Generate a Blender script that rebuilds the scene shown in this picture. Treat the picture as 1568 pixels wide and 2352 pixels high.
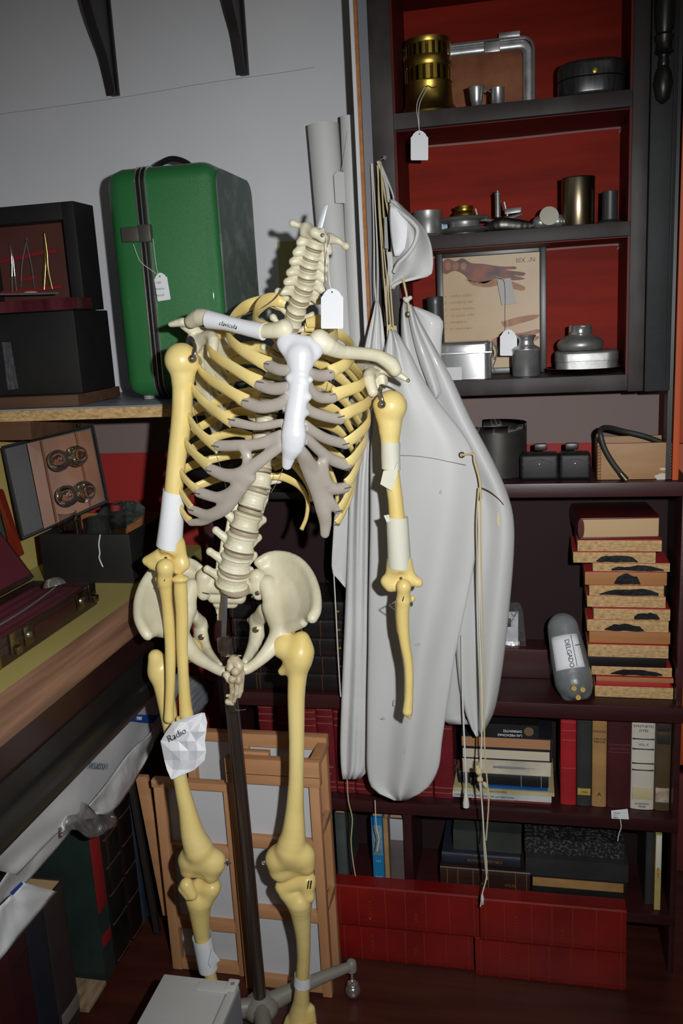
import bpy, bmesh, math, random
import numpy as np
from mathutils import Vector, Matrix
for o in list(bpy.data.objects): bpy.data.objects.remove(o)
SC = bpy.context.scene; COL = SC.collection
# ---------- camera ----------
FPX = 2000.0; CAMH = 1.32
_p, _r, _y = math.radians(12.4), math.radians(-3.1), math.radians(-12.5)
FW = Vector((math.sin(_y)*math.cos(_p), math.cos(_p)*math.cos(_y), -math.sin(_p)))
_rt = Vector((math.cos(_y), -math.sin(_y), 0)); _up = _rt.cross(FW)
RT = math.cos(_r)*_rt + math.sin(_r)*_up; UP = -math.sin(_r)*_rt + math.cos(_r)*_up
CC = Vector((0, 0, CAMH))
cd = bpy.data.cameras.new('camera'); cam = bpy.data.objects.new('camera', cd); COL.objects.link(cam)
cam.matrix_world = Matrix.Translation(CC) @ Matrix((RT, UP, -FW)).transposed().to_4x4()
cd.sensor_fit = 'VERTICAL'; cd.sensor_height = 36.0; cd.lens = 36.0*FPX/2352.0; cd.clip_start = .02
SC.camera = cam
# ---------- light: dim room + the camera's flash held beside the lens ----------
w = bpy.data.worlds.new('room_ambience'); SC.world = w; w.use_nodes = True
bg = w.node_tree.nodes['Background']; bg.inputs[0].default_value = (.75, .82, 1, 1); bg.inputs[1].default_value = .05
ld = bpy.data.lights.new('flash', 'SPOT'); lo = bpy.data.objects.new('flash', ld); COL.objects.link(lo)
lpos = CC + RT*.122 + UP*.058
aim = FW*1.0 - UP*.075 - RT*.085
lo.matrix_world = Matrix.Translation(lpos) @ aim.to_track_quat('-Z', 'Y').to_matrix().to_4x4()
ld.energy = 82; ld.spot_size = math.radians(89); ld.spot_blend = 1.0; ld.shadow_soft_size = .013
ld.color = (.985, 1, .99)
l2 = bpy.data.lights.new('overhead_fill', 'AREA'); l2.shape = 'RECTANGLE'; l2.size = 1.4; l2.size_y = .5; l2.energy = 2.2; l2.color = (1, .93, .82)  # unseen area light added overhead for fill and metal reflections
lo2 = bpy.data.objects.new('overhead_fill', l2); COL.objects.link(lo2); lo2.location = (.9, .1, 2.55)
vs = SC.view_settings; vs.view_transform = 'Standard'; vs.look = 'None'; vs.gamma = 1; vs.exposure = 0.0; vs.use_curve_mapping = False
# ---------- helpers ----------
def ray(x, y): return RT*(x-784) - UP*(y-1176) + FW*FPX
def P(x, y, Y=None, Z=None, X=None):
    d = ray(x, y)
    t = Y/d[1] if Y is not None else ((Z-CAMH)/d[2] if Z is not None else X/d[0])
    return CC + d*t
def lin(c):
    c = c/255.0
    return c/12.92 if c <= .04045 else ((c+.055)/1.055)**2.4
MATS = {}
def mat(name, rgb, rough=.5, metal=0., rgb2=None, scale=8., stretch=(1, 1, 1), bump=0., bscale=None, spec=.5, lo_=.35, hi_=.7, coat=0., trans=0., kind='noise', sss=0., alpha=1.):
    if name in MATS: return MATS[name]
    m = bpy.data.materials.new(name); m.use_nodes = True; nt = m.node_tree; N = nt.nodes; L = nt.links
    b = N['Principled BSDF']; c1 = tuple(lin(v) for v in rgb)+(1,)
    b.inputs['Base Color'].default_value = c1; b.inputs['Roughness'].default_value = rough; b.inputs['Metallic'].default_value = metal
    b.inputs['Specular IOR Level'].default_value = spec; b.inputs['Coat Weight'].default_value = coat; b.inputs['Transmission Weight'].default_value = trans
    b.inputs['Alpha'].default_value = alpha
    if sss: b.inputs['Subsurface Weight'].default_value = sss; b.inputs['Subsurface Scale'].default_value = .01
    tc = N.new('ShaderNodeTexCoord'); mp = N.new('ShaderNodeMapping'); mp.inputs['Scale'].default_value = stretch
    L.new(tc.outputs['Object'], mp.inputs['Vector'])
    if rgb2:
        if kind == 'voronoi':
            n = N.new('ShaderNodeTexVoronoi'); n.inputs['Scale'].default_value = scale; src = n.outputs['Distance']
        else:
            n = N.new('ShaderNodeTexNoise'); n.inputs['Scale'].default_value = scale; n.inputs['Detail'].default_value = 6; src = n.outputs['Fac']
        L.new(mp.outputs[0], n.inputs['Vector'])
        r = N.new('ShaderNodeValToRGB'); r.color_ramp.elements[0].position = lo_; r.color_ramp.elements[1].position = hi_
        r.color_ramp.elements[0].color = c1; r.color_ramp.elements[1].color = tuple(lin(v) for v in rgb2)+(1,)
        L.new(src, r.inputs[0]); L.new(r.outputs[0], b.inputs['Base Color'])
    if bump:
        n2 = N.new('ShaderNodeTexNoise'); n2.inputs['Scale'].default_value = bscale or scale*4; n2.inputs['Detail'].default_value = 5
        L.new(mp.outputs[0], n2.inputs['Vector'])
        bp = N.new('ShaderNodeBump'); bp.inputs['Strength'].default_value = bump; bp.inputs['Distance'].default_value = .004
        L.new(n2.outputs['Fac'], bp.inputs['Height']); L.new(bp.outputs[0], b.inputs['Normal'])
    MATS[name] = m; return m
def tag(o, label=None, cat=None, group=None, kind=None):
    if label: o['label'] = label
    if cat: o['category'] = cat
    if group: o['group'] = group
    if kind: o['kind'] = kind
    return o
def thing(name, label, cat, loc=(0, 0, 0), group=None):
    o = bpy.data.objects.new(name, None); o.location = loc; o.empty_display_size = .02; COL.objects.link(o)
    return tag(o, label, cat, group)
def wloc(o):
    v = Vector((0, 0, 0))
    while o is not None: v += o.location; o = o.parent
    return v
def link(name, me, m, parent=None, smooth=False, origin=None):
    """mesh data in world coordinates; stored relative to parent"""
    off = wloc(parent) if parent is not None else Vector(origin or (0, 0, 0))
    if off.length > 0: me.transform(Matrix.Translation(-off))
    if m is not None: me.materials.append(m)
    if smooth:
        for p in me.polygons: p.use_smooth = True
        if smooth != 'full': 
            try: me.set_sharp_from_angle(angle=math.radians(45))
            except Exception: pass
    o = bpy.data.objects.new(name, me); COL.objects.link(o)
    if parent is not None: o.parent = parent
    elif origin: o.location = origin
    return o
def mesh(name, V, Fc, m, parent=None, smooth=False, origin=None):
    me = bpy.data.meshes.new(name); me.from_pydata([tuple(v) for v in V], [], [tuple(f) for f in Fc]); me.update()
    return link(name, me, m, parent, smooth, origin)
def frombm(name, bm, m, parent=None, smooth=False, origin=None, norm=True):
    if norm: bmesh.ops.recalc_face_normals(bm, faces=bm.faces[:])
    me = bpy.data.meshes.new(name); bm.to_mesh(me); bm.free(); return link(name, me, m, parent, smooth, origin)
def hexa(bm, c):  # 8 corners: bottom 4 (ccw), top 4
    v = [bm.verts.new(p) for p in c]
    for f in ((3, 2, 1, 0), (4, 5, 6, 7), (0, 1, 5, 4), (1, 2, 6, 5), (2, 3, 7, 6), (3, 0, 4, 7)): bm.faces.new([v[i] for i in f])
    return v
def bevel(bm, w, seg=2):
    bmesh.ops.bevel(bm, geom=bm.edges[:], offset=w, segments=seg, affect='EDGES', profile=.6, clamp_overlap=True)
def addbox(bm, x0, x1, y0, y1, z0, z1):
    return hexa(bm, [(x0, y0, z0), (x1, y0, z0), (x1, y1, z0), (x0, y1, z0), (x0, y0, z1), (x1, y0, z1), (x1, y1, z1), (x0, y1, z1)])
def box(name, x0, x1, y0, y1, z0, z1, m, parent=None, bv=.0015, origin=None, seg=2):
    bm = bmesh.new(); addbox(bm, x0, x1, y0, y1, z0, z1)
    if bv: bevel(bm, bv, seg)
    return frombm(name, bm, m, parent, bool(bv) and seg > 1, origin)
def obox(name, c, ax, ay, az, m, parent=None, bv=.0015, seg=2, origin=None):
    """oriented box: centre c, full-length axis vectors"""
    c, ax, ay, az = Vector(c), Vector(ax)/2, Vector(ay)/2, Vector(az)/2
    bm = bmesh.new(); hexa(bm, [c-ax-ay-az, c+ax-ay-az, c+ax+ay-az, c-ax+ay-az, c-ax-ay+az, c+ax-ay+az, c+ax+ay+az, c-ax+ay+az])
    if bv: bevel(bm, bv, seg)
    return frombm(name, bm, m, parent, bool(bv) and seg > 1, origin)
def slab(name, pts, back, m, parent=None, bv=0, smooth=False, origin=None):
    """polygon of 3-D points extruded by vector back (real thickness)"""
    bm = bmesh.new(); a = [bm.verts.new(p) for p in pts]; b = [bm.verts.new(Vector(p)+Vector(back)) for p in pts]
    n = len(a); bm.faces.new(a); bm.faces.new(b[::-1])
    for i in range(n): bm.faces.new((a[i], b[i], b[(i+1) % n], a[(i+1) % n]))
    if bv: bevel(bm, bv, 1)
    return frombm(name, bm, m, parent, smooth, origin)
def axes(d):
    d = Vector(d).normalized(); u = d.cross(Vector((0, 0, 1)))
    if u.length < .05: u = d.cross(Vector((1, 0, 0)))
    u.normalize(); return u, d.cross(u).normalized()
def lathe(name, prof, base, m, parent=None, axis=(0, 0, 1), seg=32, smooth=True, origin=None, squash=None):
    """profile [(r,h)] spun about axis from base"""
    ax = Vector(axis).normalized(); u, v = axes(ax); V = []; Fc = []; base = Vector(base); n = len(prof)
    for r, h in prof:
        for k in range(seg):
            a = 2*math.pi*k/seg; V.append(base+ax*h+(u*math.cos(a)+v*math.sin(a))*max(r, 1e-5))
    for i in range(n-1):
        for k in range(seg): Fc.append((i*seg+k, i*seg+(k+1) % seg, (i+1)*seg+(k+1) % seg, (i+1)*seg+k))
    if prof[0][0] > 1e-4: Fc.append(tuple(range(seg))[::-1])
    if prof[-1][0] > 1e-4: Fc.append(tuple((n-1)*seg+k for k in range(seg)))
    me = bpy.data.meshes.new(name); me.from_pydata([tuple(q) for q in V], [], Fc)
    bm = bmesh.new(); bm.from_mesh(me); bmesh.ops.remove_doubles(bm, verts=bm.verts[:], dist=2e-5)
    return frombm(name, bm, m, parent, smooth, origin)
def crom(pts, n=6):
    pts = [Vector(p) for p in pts]
    if len(pts) < 3: return [pts[0].lerp(pts[-1], i/n) for i in range(n+1)]
    q = [pts[0]*2-pts[1]]+pts+[pts[-1]*2-pts[-2]]; out = []
    for i in range(1, len(q)-2):
        for k in range(n):
            t = k/n; a, b, c, d = q[i-1], q[i], q[i+1], q[i+2]
            out.append(.5*((2*b)+(-a+c)*t+(2*a-5*b+4*c-d)*t*t+(-a+3*b-3*c+d)*t**3))
    out.append(pts[-1]); return out
def interp(vals, n):
    if isinstance(vals, (int, float)): return [vals]*n
    return [float(np.interp(i/(n-1)*(len(vals)-1), range(len(vals)), vals)) for i in range(n)]
def tube(name, pts, rad, m, parent=None, n=6, seg=10, rad2=None, ref=None, origin=None, curve=True, closed=False, bm=None):
    """swept tube; rad across ref-normal, rad2 along ref direction (oval section)"""
    q = crom(pts, n) if curve else [Vector(p) for p in pts]; N = len(q)
    R1 = interp(rad, N); R2 = interp(rad2, N) if rad2 is not None else R1
    own = bm is None
    if own: bm = bmesh.new()
    rings = []; pu = None
    for i in range(N):
        t = (q[min(i+1, N-1)]-q[max(i-1, 0)]).normalized()
        if ref is not None:
            rf = Vector(ref(q[i])) if callable(ref) else Vector(ref); v = rf-t*rf.dot(t)
            v.normalize(); u = t.cross(v).normalized()
        else:
            if pu is None: u, v = axes(t)
            else:
                u = pu-t*pu.dot(t); u.normalize(); v = t.cross(u)
            pu = u
        rings.append([bm.verts.new(q[i]+u*math.cos(2*math.pi*k/seg)*R1[i]+v*math.sin(2*math.pi*k/seg)*R2[i]) for k in range(seg)])
    for i in range(N-1):
        for k in range(seg): bm.faces.new((rings[i][k], rings[i][(k+1) % seg], rings[i+1][(k+1) % seg], rings[i+1][k]))
    bm.faces.new(rings[0][::-1]); bm.faces.new(rings[-1])
    if own: return frombm(name, bm, m, parent, True, origin)
def torus(name, c, R, r, m, parent=None, axis=(0, 1, 0), seg=24, s2=8, bm=None):
    u, v = axes(axis); c = Vector(c); w = Vector(axis).normalized(); own = bm is None
    if own: bm = bmesh.new()
    rg = []
    for i in range(seg):
        a = 2*math.pi*i/seg; d = u*math.cos(a)+v*math.sin(a)
        rg.append([bm.verts.new(c+d*(R+r*math.cos(2*math.pi*k/s2))+w*r*math.sin(2*math.pi*k/s2)) for k in range(s2)])
    for i in range(seg):
        for k in range(s2): bm.faces.new((rg[i][k], rg[i][(k+1) % s2], rg[(i+1) % seg][(k+1) % s2], rg[(i+1) % seg][k]))
    if own: return frombm(name, bm, m, parent, True)
def text(name, s, at, xd, ud, size, m, parent=None, depth=.0003, align='LEFT', shear=0, label=None, spacing=1.0, thin=0):
    cu = bpy.data.curves.new(name, 'FONT'); cu.body = s; cu.size = size; cu.extrude = depth; cu.align_x = align; cu.shear = shear; cu.resolution_u = 2; cu.space_character = spacing; cu.offset = -size*thin
    t = bpy.data.objects.new(name, cu); COL.objects.link(t); dg = bpy.context.evaluated_depsgraph_get(); dg.update()
    me = bpy.data.meshes.new_from_object(t.evaluated_get(dg)); bpy.data.objects.remove(t)
    xd = Vector(xd).normalized(); ud = Vector(ud); ud = (ud-xd*ud.dot(xd)).normalized(); n = xd.cross(ud)
    M = Matrix((xd, ud, n)).transposed().to_4x4(); M.translation = Vector(at)
    me.materials.clear(); me.transform(M); o = link(name, me, m, parent)
    if label: o['label'] = label
    return o
# ---------- signed-distance modelling for organic shapes ----------
def cap(a, b, ra, rb=None, n=None, s=1.0): return ('u', Vector(a), Vector(b), ra, ra if rb is None else rb, Vector(n).normalized() if n is not None else None, s)
def ball(a, r, n=None, s=1.0): return cap(a, Vector(a)+Vector((1e-5, 0, 0)), r, r, n, s)
def cut(p): return ('s',)+p[1:]
def chain(pts, rads, n=None, s=1.0, sub=3):
    q = crom(pts, sub); r = interp(rads, len(q)); return [('m', [cap(q[i], q[i+1], r[i], r[i+1], n, s) for i in range(len(q)-1)])]
def plate(poly, c, n, th, holes=()): return ('p', [Vector(v) for v in poly], Vector(c), Vector(n).normalized(), th)
def sdf(name, prims, h, k, m, parent=None, origin=None, smooth_it=1):
    prims = [q for p in prims for q in (p if isinstance(p, list) else [p])]
    lo = np.array([1e9]*3); hi = -lo
    for p in prims:
        for p_ in (p[1] if p[0] == 'm' else [p]):
            if p_[0] == 's': continue
            for a, r in ((p_[1], p_[3]), (p_[2], p_[4])): lo = np.minimum(lo, np.array(a)-r); hi = np.maximum(hi, np.array(a)+r)
    lo -= 3*h+k*.5; hi += 3*h+k*.5; n = np.ceil((hi-lo)/h).astype(int)+1
    D = np.full(n, 1.0, dtype=np.float32); ax = [lo[i]+h*np.arange(n[i]) for i in range(3)]
    def dist(p):
        a, b, ra, rb, nn, s = p[1:]; a = np.array(a); b = np.array(b); R = max(ra, rb)+k*1.5+2*h
        i0 = np.maximum(((np.minimum(a, b)-R-lo)/h).astype(int), 0); i1 = np.minimum(((np.maximum(a, b)+R-lo)/h).astype(int)+2, n)
        if (i1 <= i0).any(): return None, None
        sl = tuple(slice(i0[j], i1[j]) for j in range(3))
        X, Y, Z = np.meshgrid(*[ax[j][sl[j]] for j in range(3)], indexing='ij', sparse=True)
        X = X-a[0]; Y = Y-a[1]; Z = Z-a[2]
        ab = b-a; L2 = max(ab@ab, 1e-12); t = np.clip((X*ab[0]+Y*ab[1]+Z*ab[2])/L2, 0, 1)
        qx, qy, qz = X-t*ab[0], Y-t*ab[1], Z-t*ab[2]
        if nn is not None:
            c = (qx*nn[0]+qy*nn[1]+qz*nn[2])*(s-1); qx = qx+c*nn[0]; qy = qy+c*nn[1]; qz = qz+c*nn[2]
        return sl, np.sqrt(qx*qx+qy*qy+qz*qz)-(ra+(rb-ra)*t)
    def blend(sl, d):
        A = D[sl]; hh = np.clip(.5+.5*(A-d)/k, 0, 1); D[sl] = A*(1-hh)+d*hh-k*hh*(1-hh)
    for p in prims:
        if p[0] == 'm':
            T = np.full(n, 1.0, dtype=np.float32)
            for q in p[1]:
                sl, d = dist(q)
                if sl is not None: T[sl] = np.minimum(T[sl], d)
            blend((slice(None),)*3, T)
        else:
            sl, d = dist(p)
            if sl is None: continue
            if p[0] == 'u': blend(sl, d)
            else:
                A = D[sl]; hh = np.clip(.5-.5*(A+d)/k, 0, 1); D[sl] = A*(1-hh)-d*hh+k*hh*(1-hh)
    V, Fq = nets(D, lo, h)
    me = bpy.data.meshes.new(name); me.from_pydata(V.tolist(), [], Fq.tolist()); me.update()
    if smooth_it:
        bm = bmesh.new(); bm.from_mesh(me)
        for _ in range(smooth_it): bmesh.ops.smooth_vert(bm, verts=bm.verts[:], factor=.5, use_axis_x=True, use_axis_y=True, use_axis_z=True)
        bm.to_mesh(me); bm.free()
    return link(name, me, m, parent, 'full', origin)
def nets(D, lo, h):
    S = D < 0; c = np.zeros(tuple(x-1 for x in D.shape), dtype=np.int8)
    for i in (0, 1):
        for j in (0, 1):
            for l in (0, 1): c += S[i:S.shape[0]-1+i, j:S.shape[1]-1+j, l:S.shape[2]-1+l]
    act = (c > 0) & (c < 8); idx = -np.ones(act.shape, dtype=np.int64); I = np.argwhere(act); idx[act] = np.arange(len(I))
    acc = np.zeros((len(I), 3)); cnt = np.zeros(len(I))
    for axn in range(3):
        o1, o2 = [q for q in range(3) if q != axn]
        for u in (0, 1):
            for v in (0, 1):
                A = I.copy(); A[:, o1] += u; A[:, o2] += v; B = A.copy(); B[:, axn] += 1
                da = D[tuple(A.T)]; db = D[tuple(B.T)]; mk = (da < 0) != (db < 0); t = np.where(mk, da/np.where(mk, da-db, 1), 0)
                Pp = A.astype(float); Pp[:, axn] += t; acc[mk] += Pp[mk]; cnt[mk] += 1
    V = acc/cnt[:, None]*h+lo; Fs = []
    for axn in range(3):
        o1, o2 = [(1, 2), (2, 0), (0, 1)][axn]
        sa = [slice(None)]*3; sb = [slice(None)]*3; sa[axn] = slice(0, -1); sb[axn] = slice(1, None)
        A = S[tuple(sa)]; B = S[tuple(sb)]; E = np.argwhere(A != B); E = E[(E[:, o1] > 0) & (E[:, o2] > 0)]
        fl = A[tuple(E.T)]
        def g(du, dv):
            q = E.copy(); q[:, o1] += du; q[:, o2] += dv; return idx[tuple(q.T)]
        ok = (E[:, o1] < idx.shape[o1]) & (E[:, o2] < idx.shape[o2]); E = E[ok]; fl = fl[ok]
        f = np.stack([g(-1, -1), g(0, -1), g(0, 0), g(-1, 0)], -1); f[~fl] = f[~fl][:, ::-1]; Fs.append(f[(f >= 0).all(1)])
    return V, np.concatenate(Fs)
# ---------- materials ----------
M_wall = mat('white_wall_paint', (212, 212, 216), .75, rgb2=(203, 204, 209), scale=3, bump=.08, bscale=60)
M_mauve = mat('mauve_wall_paint', (114, 99, 98), .8, rgb2=(124, 104, 98), scale=2)
M_redwall = mat('red_wall_paint', (140, 26, 20), .7, rgb2=(160, 34, 30), scale=3)
M_yellow = mat('yellow_wall_paint', (186, 168, 96), .75, rgb2=(172, 156, 90), scale=4)
M_orange = mat('orange_wall_paint', (196, 84, 28), .6, rgb2=(170, 70, 24), scale=3)
M_floor = mat('dark_red_floor', (80, 38, 28), .4, rgb2=(60, 27, 21), scale=6, stretch=(.6, 5, 1), bump=.05)
M_floorL = mat('maroon_floor', (72, 14, 14), .4, rgb2=(56, 10, 10), scale=5)
M_dkwood = mat('dark_painted_wood', (45, 40, 38), .5, rgb2=(84, 80, 78), scale=9, stretch=(1, 1, .6), lo_=.5, hi_=.85, bump=.1, spec=.22)
M_maroonwood = mat('mahogany_stained_wood', (62, 26, 28), .4, rgb2=(46, 18, 20), scale=10, stretch=(.3, 2, 2), bump=.06)
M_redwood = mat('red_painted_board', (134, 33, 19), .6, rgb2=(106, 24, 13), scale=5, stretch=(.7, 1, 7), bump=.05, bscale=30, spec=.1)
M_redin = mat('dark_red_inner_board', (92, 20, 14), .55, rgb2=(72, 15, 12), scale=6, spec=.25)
M_black = mat('black_lacquer', (20, 19, 19), .38, rgb2=(30, 29, 29), scale=8)
M_blackpaint = mat('black_painted_wood', (30, 31, 33), .55, rgb2=(40, 41, 44), scale=9, bump=.12, bscale=50, spec=.2)
M_chip = mat('chipboard_edge', (206, 174, 124), .8, rgb2=(150, 112, 68), scale=260, stretch=(.4, 1, 1), lo_=.3, hi_=.75, bump=.25, bscale=260)
M_laminate = mat('grey_laminate', (150, 152, 162), .4, rgb2=(120, 122, 132), scale=12, stretch=(.4, 2, 1))
M_oak = mat('striped_walnut', (150, 112, 88), .45, rgb2=(108, 76, 60), scale=22, stretch=(3, .12, 3), lo_=.35, hi_=.65)
M_plank = mat('brown_plank', (96, 66, 44), .6, rgb2=(70, 46, 32), scale=9, stretch=(.3, 3, 3), bump=.1)
M_pine = mat('light_beech_wood', (196, 146, 104), .55, rgb2=(176, 124, 84), scale=9, stretch=(3, 3, .4), bump=.06)
M_pineH = mat('light_beech_rail', (196, 146, 104), .55, rgb2=(176, 124, 84), scale=9, stretch=(.4, 3, 3), bump=.06)
M_bulk = mat('grey_putty', (120, 122, 130), .6)
M_chrome = mat('chrome', (216, 216, 218), .16, .88)
M_steel = mat('brushed_steel', (196, 196, 198), .34, .8, rgb2=(140, 140, 142), scale=30)
M_dullsteel = mat('tarnished_metal', (150, 150, 150), .42, .65, rgb2=(120, 120, 118), scale=26, bump=.05)
M_brass = mat('aged_brass', (190, 162, 74), .36, 1., rgb2=(130, 108, 52), scale=14, bump=.05)
M_bronze = mat('mottled_bronze_plate', (136, 84, 52), .4, .5, rgb2=(104, 56, 36), scale=22)
M_gold = mat('gold_leaf', (190, 140, 60), .4, .6)
M_paper = mat('white_paper', (226, 228, 232), .7)
M_cream = mat('cream_paper', (214, 212, 196), .7)
M_string = mat('cotton_string', (214, 212, 204), .85)
M_ink = mat('dark_ink', (44, 44, 60), .7)
M_glass = mat('clear_glass', (255, 255, 255), .02, trans=1.0)
M_pages = mat('yellowed_page_edges', (206, 176, 136), .85, rgb2=(176, 144, 104), scale=30, stretch=(.05, .05, 60), lo_=.3, hi_=.7, bump=.2)
def struct(o): o['kind'] = 'structure'; return o
# ---------- shell ----------
WY = 1.78; WX = -1.30
struct(box('floor', -1.02, 3.0, -.8, 2.9, -.05, 0, M_floor, bv=0))
for i in range(7):   # recessed boards are seen at the right: shallow joints built as strips
    struct(box('trim_%d' % (10+i), .45+i*.35, .452+i*.35, 1.0, 2.2, .0, .0008, M_black, bv=0))
struct(box('wall_back', WX-.12, .245, WY, WY+.1, 0, 2.6, M_wall, bv=0))
struct(box('wall_left', WX-.1, WX, -.8, WY, 0, 2.6, M_wall, bv=0))
struct(box('wall_right', 3.0, 3.1, -.8, 2.9, 0, 2.6, M_wall, bv=0))
struct(box('ceiling', WX-.1, 3.1, -.8, 3.0, 2.6, 2.7, M_wall, bv=0))
struct(box('wall_front', WX-.1, 3.1, -.9, -.8, 0, 2.6, M_wall, bv=0))
struct(box('wall_far', .245, 3.0, 2.9, 3.0, 0, 2.6, M_orange, bv=0))
# painted bands are raised coats on the walls
struct(box('trim_1', WX, .245, WY-.004, WY, 1.058, 1.178, M_mauve, bv=0))
struct(box('trim_2', WX, .245, WY-.0045, WY, .0, 1.058, M_redwall, bv=0))
struct(box('trim_3', -1.06, -1.016, .2, WY-.006, .0, 1.168, M_yellow, bv=0))
# seams and pencil line between the wall boards
sm = mat('board_seam', (150, 150, 154), .9)
struct(tube('trim_4', [P(x, y, Y=WY-.0002) for x, y in ((-60, 270), (120, 246), (290, 222), (480, 190), (640, 168), (720, 155))], .0005, sm, seg=5))
struct(box('trim_5', -.3185, -.3165, WY-.0012, WY, .0, 2.6, sm, bv=0))
# ---------- upper shelf unit on the right ----------
YF = 1.60; YB = 1.765
u = thing('wall_shelf_unit', 'dark wooden shelf unit with red painted back above the counter', 'shelf unit', (-.02, 1.69, 1.17))
XL, XR = -.226, .168
box('stile', -.264, XL, YF, YB, 1.172, 2.3, M_dkwood, u)
box('stile', XR, .194, YF, YB, 1.172, 2.3, M_dkwood, u)
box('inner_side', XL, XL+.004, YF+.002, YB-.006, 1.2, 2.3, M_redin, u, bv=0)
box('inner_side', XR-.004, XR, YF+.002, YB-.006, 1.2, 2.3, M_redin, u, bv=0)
box('back_panel', -.26, .19, YB-.006, YB, 1.172, 2.3, M_redwood, u, bv=0)
SHZ = [(1.174, 1.202), (1.4335, 1.457), (1.636, 1.662), (1.87, 1.90)]
for a, b in SHZ:
    box('shelf', XL, XR, YF-.001, YB-.006, a, b, M_dkwood, u)
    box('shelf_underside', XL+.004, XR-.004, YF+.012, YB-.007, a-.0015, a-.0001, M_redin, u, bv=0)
gl = mat('glue_bead', (150, 112, 110), .2)
for a, b in SHZ[1:3]:
    tube('glue_bead', [(XL+.02, YB-.009, a-.004), (-.05, YB-.009, a-.005), (XR-.015, YB-.009, a-.003), (XR-.007, YB-.02, a-.012)], .0022, gl, u, seg=6)
struct(box('trim_6', -.2865, -.2805, YF-.004, YB, 1.0, 2.4, mat('fibreboard_edge', (176, 118, 66), .8, rgb2=(150, 96, 52), scale=60), bv=.0005))
struct(box('trim_7', -.2803, -.2645, YF+.004, YB, 1.0, 2.4, M_bulk, bv=0))
struct(box('trim_15', -.2935, -.2868, YF-.002, YF+.14, 1.05, 2.4, M_wall, bv=0))
# black pilaster with turned half column
pl = thing('pilaster', 'black wooden pilaster with a turned half column on its upper part', 'pilaster', (.215, 1.62, 1.17))
box('pilaster_board', .1945, .236, YF-.012, YB, 1.172, 2.3, M_blackpaint, pl, bv=.002)
box('edge_bead', .2285, .2315, YF-.0155, YF-.012, 1.19, 2.3, M_blackpaint, pl, bv=.001)
zc = [1.632, 1.634, 1.640, 1.662, 1.680, 1.688, 1.692, 1.700, 1.704, 1.708, 1.7125, 1.722, 1.732, 1.736, 1.744, 1.80, 1.9, 2.1, 2.2]
rc = [.001, .005, .011, .0155, .0125, .008, .0095, .0075, .0085, .0155, .013, .0125, .0155, .012, .0145, .017, .0155, .013, .012]
lathe('turned_column', [(r, z-1.63) for r, z in zip(rc, zc)], (.2125, YF-.013, 1.63), M_black, pl)
struct(box('trim_8', .2365, .2445, YF+.01, YF+.05, 1.0135, 2.3, M_black, bv=0))
# orange post and structure of the next bay
op = thing('orange_post', 'narrow orange painted post at the right edge beside the black pilaster', 'post', (.25, 1.63, 0))
box('post', .246, .2565, YF+.0, YF+.03, 1.013, 2.3, M_orange, op)
ob = thing('orange_shelf_bay', 'orange shelf bay beyond the post at the right edge', 'shelf unit', (.6, 2.2, 0))
box('bay_back', .36, 1.0, 2.25, 2.27, .32, 2.4, M_black, ob, bv=0)
box('bay_shelf', .33, 1.0, 2.05, 2.25, 1.77, 1.80, M_orange, ob)
box('bay_shelf', .33, 1.0, 2.05, 2.25, 1.56, 1.585, M_orange, ob)
box('bay_shelf', .33, 1.0, 2.05, 2.25, 1.36, 1.372, M_cream, ob)
box('bay_stile', .30, .36, 2.05, 2.25, .3, 2.4, M_orange, ob)
box('bay_door', .28, 1.0, 1.98, 2.0, .26, 1.02, M_orange, ob)
struct(box('baseboard_far', .245, 1.6, 1.95, 1.965, 0, .25, mat('baseboard_paint', (96, 42, 36), .5), bv=.003))
# ---------- lower bookcase ----------
lb = thing('bookcase', 'low mahogany stained bookcase filled with books along the back wall', 'bookcase', (-.17, 1.69, 0))
BL, BR = -.62, .276
YC = 1.772
def lshelf(z1, th, x0=BL, x1=BR, yf=YF): return box('shelf', x0, x1, yf, YC-.006, z1-th, z1, M_maroonwood, lb)
lshelf(1.012, .026, -.30, .2765, YF-.01)
lshelf(.584, .030, yf=YF-.012)
lshelf(.345, .026)
lshelf(.135, .022)
box('upright', BR-.011, BR, YF+.004, YC-.006, 0, .986, M_maroonwood, lb)
box('upright', BL-.02, BL, YF+.004, YC-.006, 0, .986, M_maroonwood, lb)
box('divider', -.262, -.244, YF+.01, YC-.006, .135, .319, M_maroonwood, lb)
box('bookcase_back', BL-.02, BR, YC-.006, YC, 0, .986, mat('dark_back_panel', (44, 26, 28), .7, rgb2=(34, 20, 23), scale=5, spec=.2), lb, bv=0)
box('black_top_section', -.665, -.305, YF+.012, YC, 1.0, 1.16, mat('glossy_black_board', (16, 15, 17), .3), lb)
box('top_rail', BL-.02, -.305, YF, YC-.006, .986, 1.0, M_black, lb)
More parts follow.
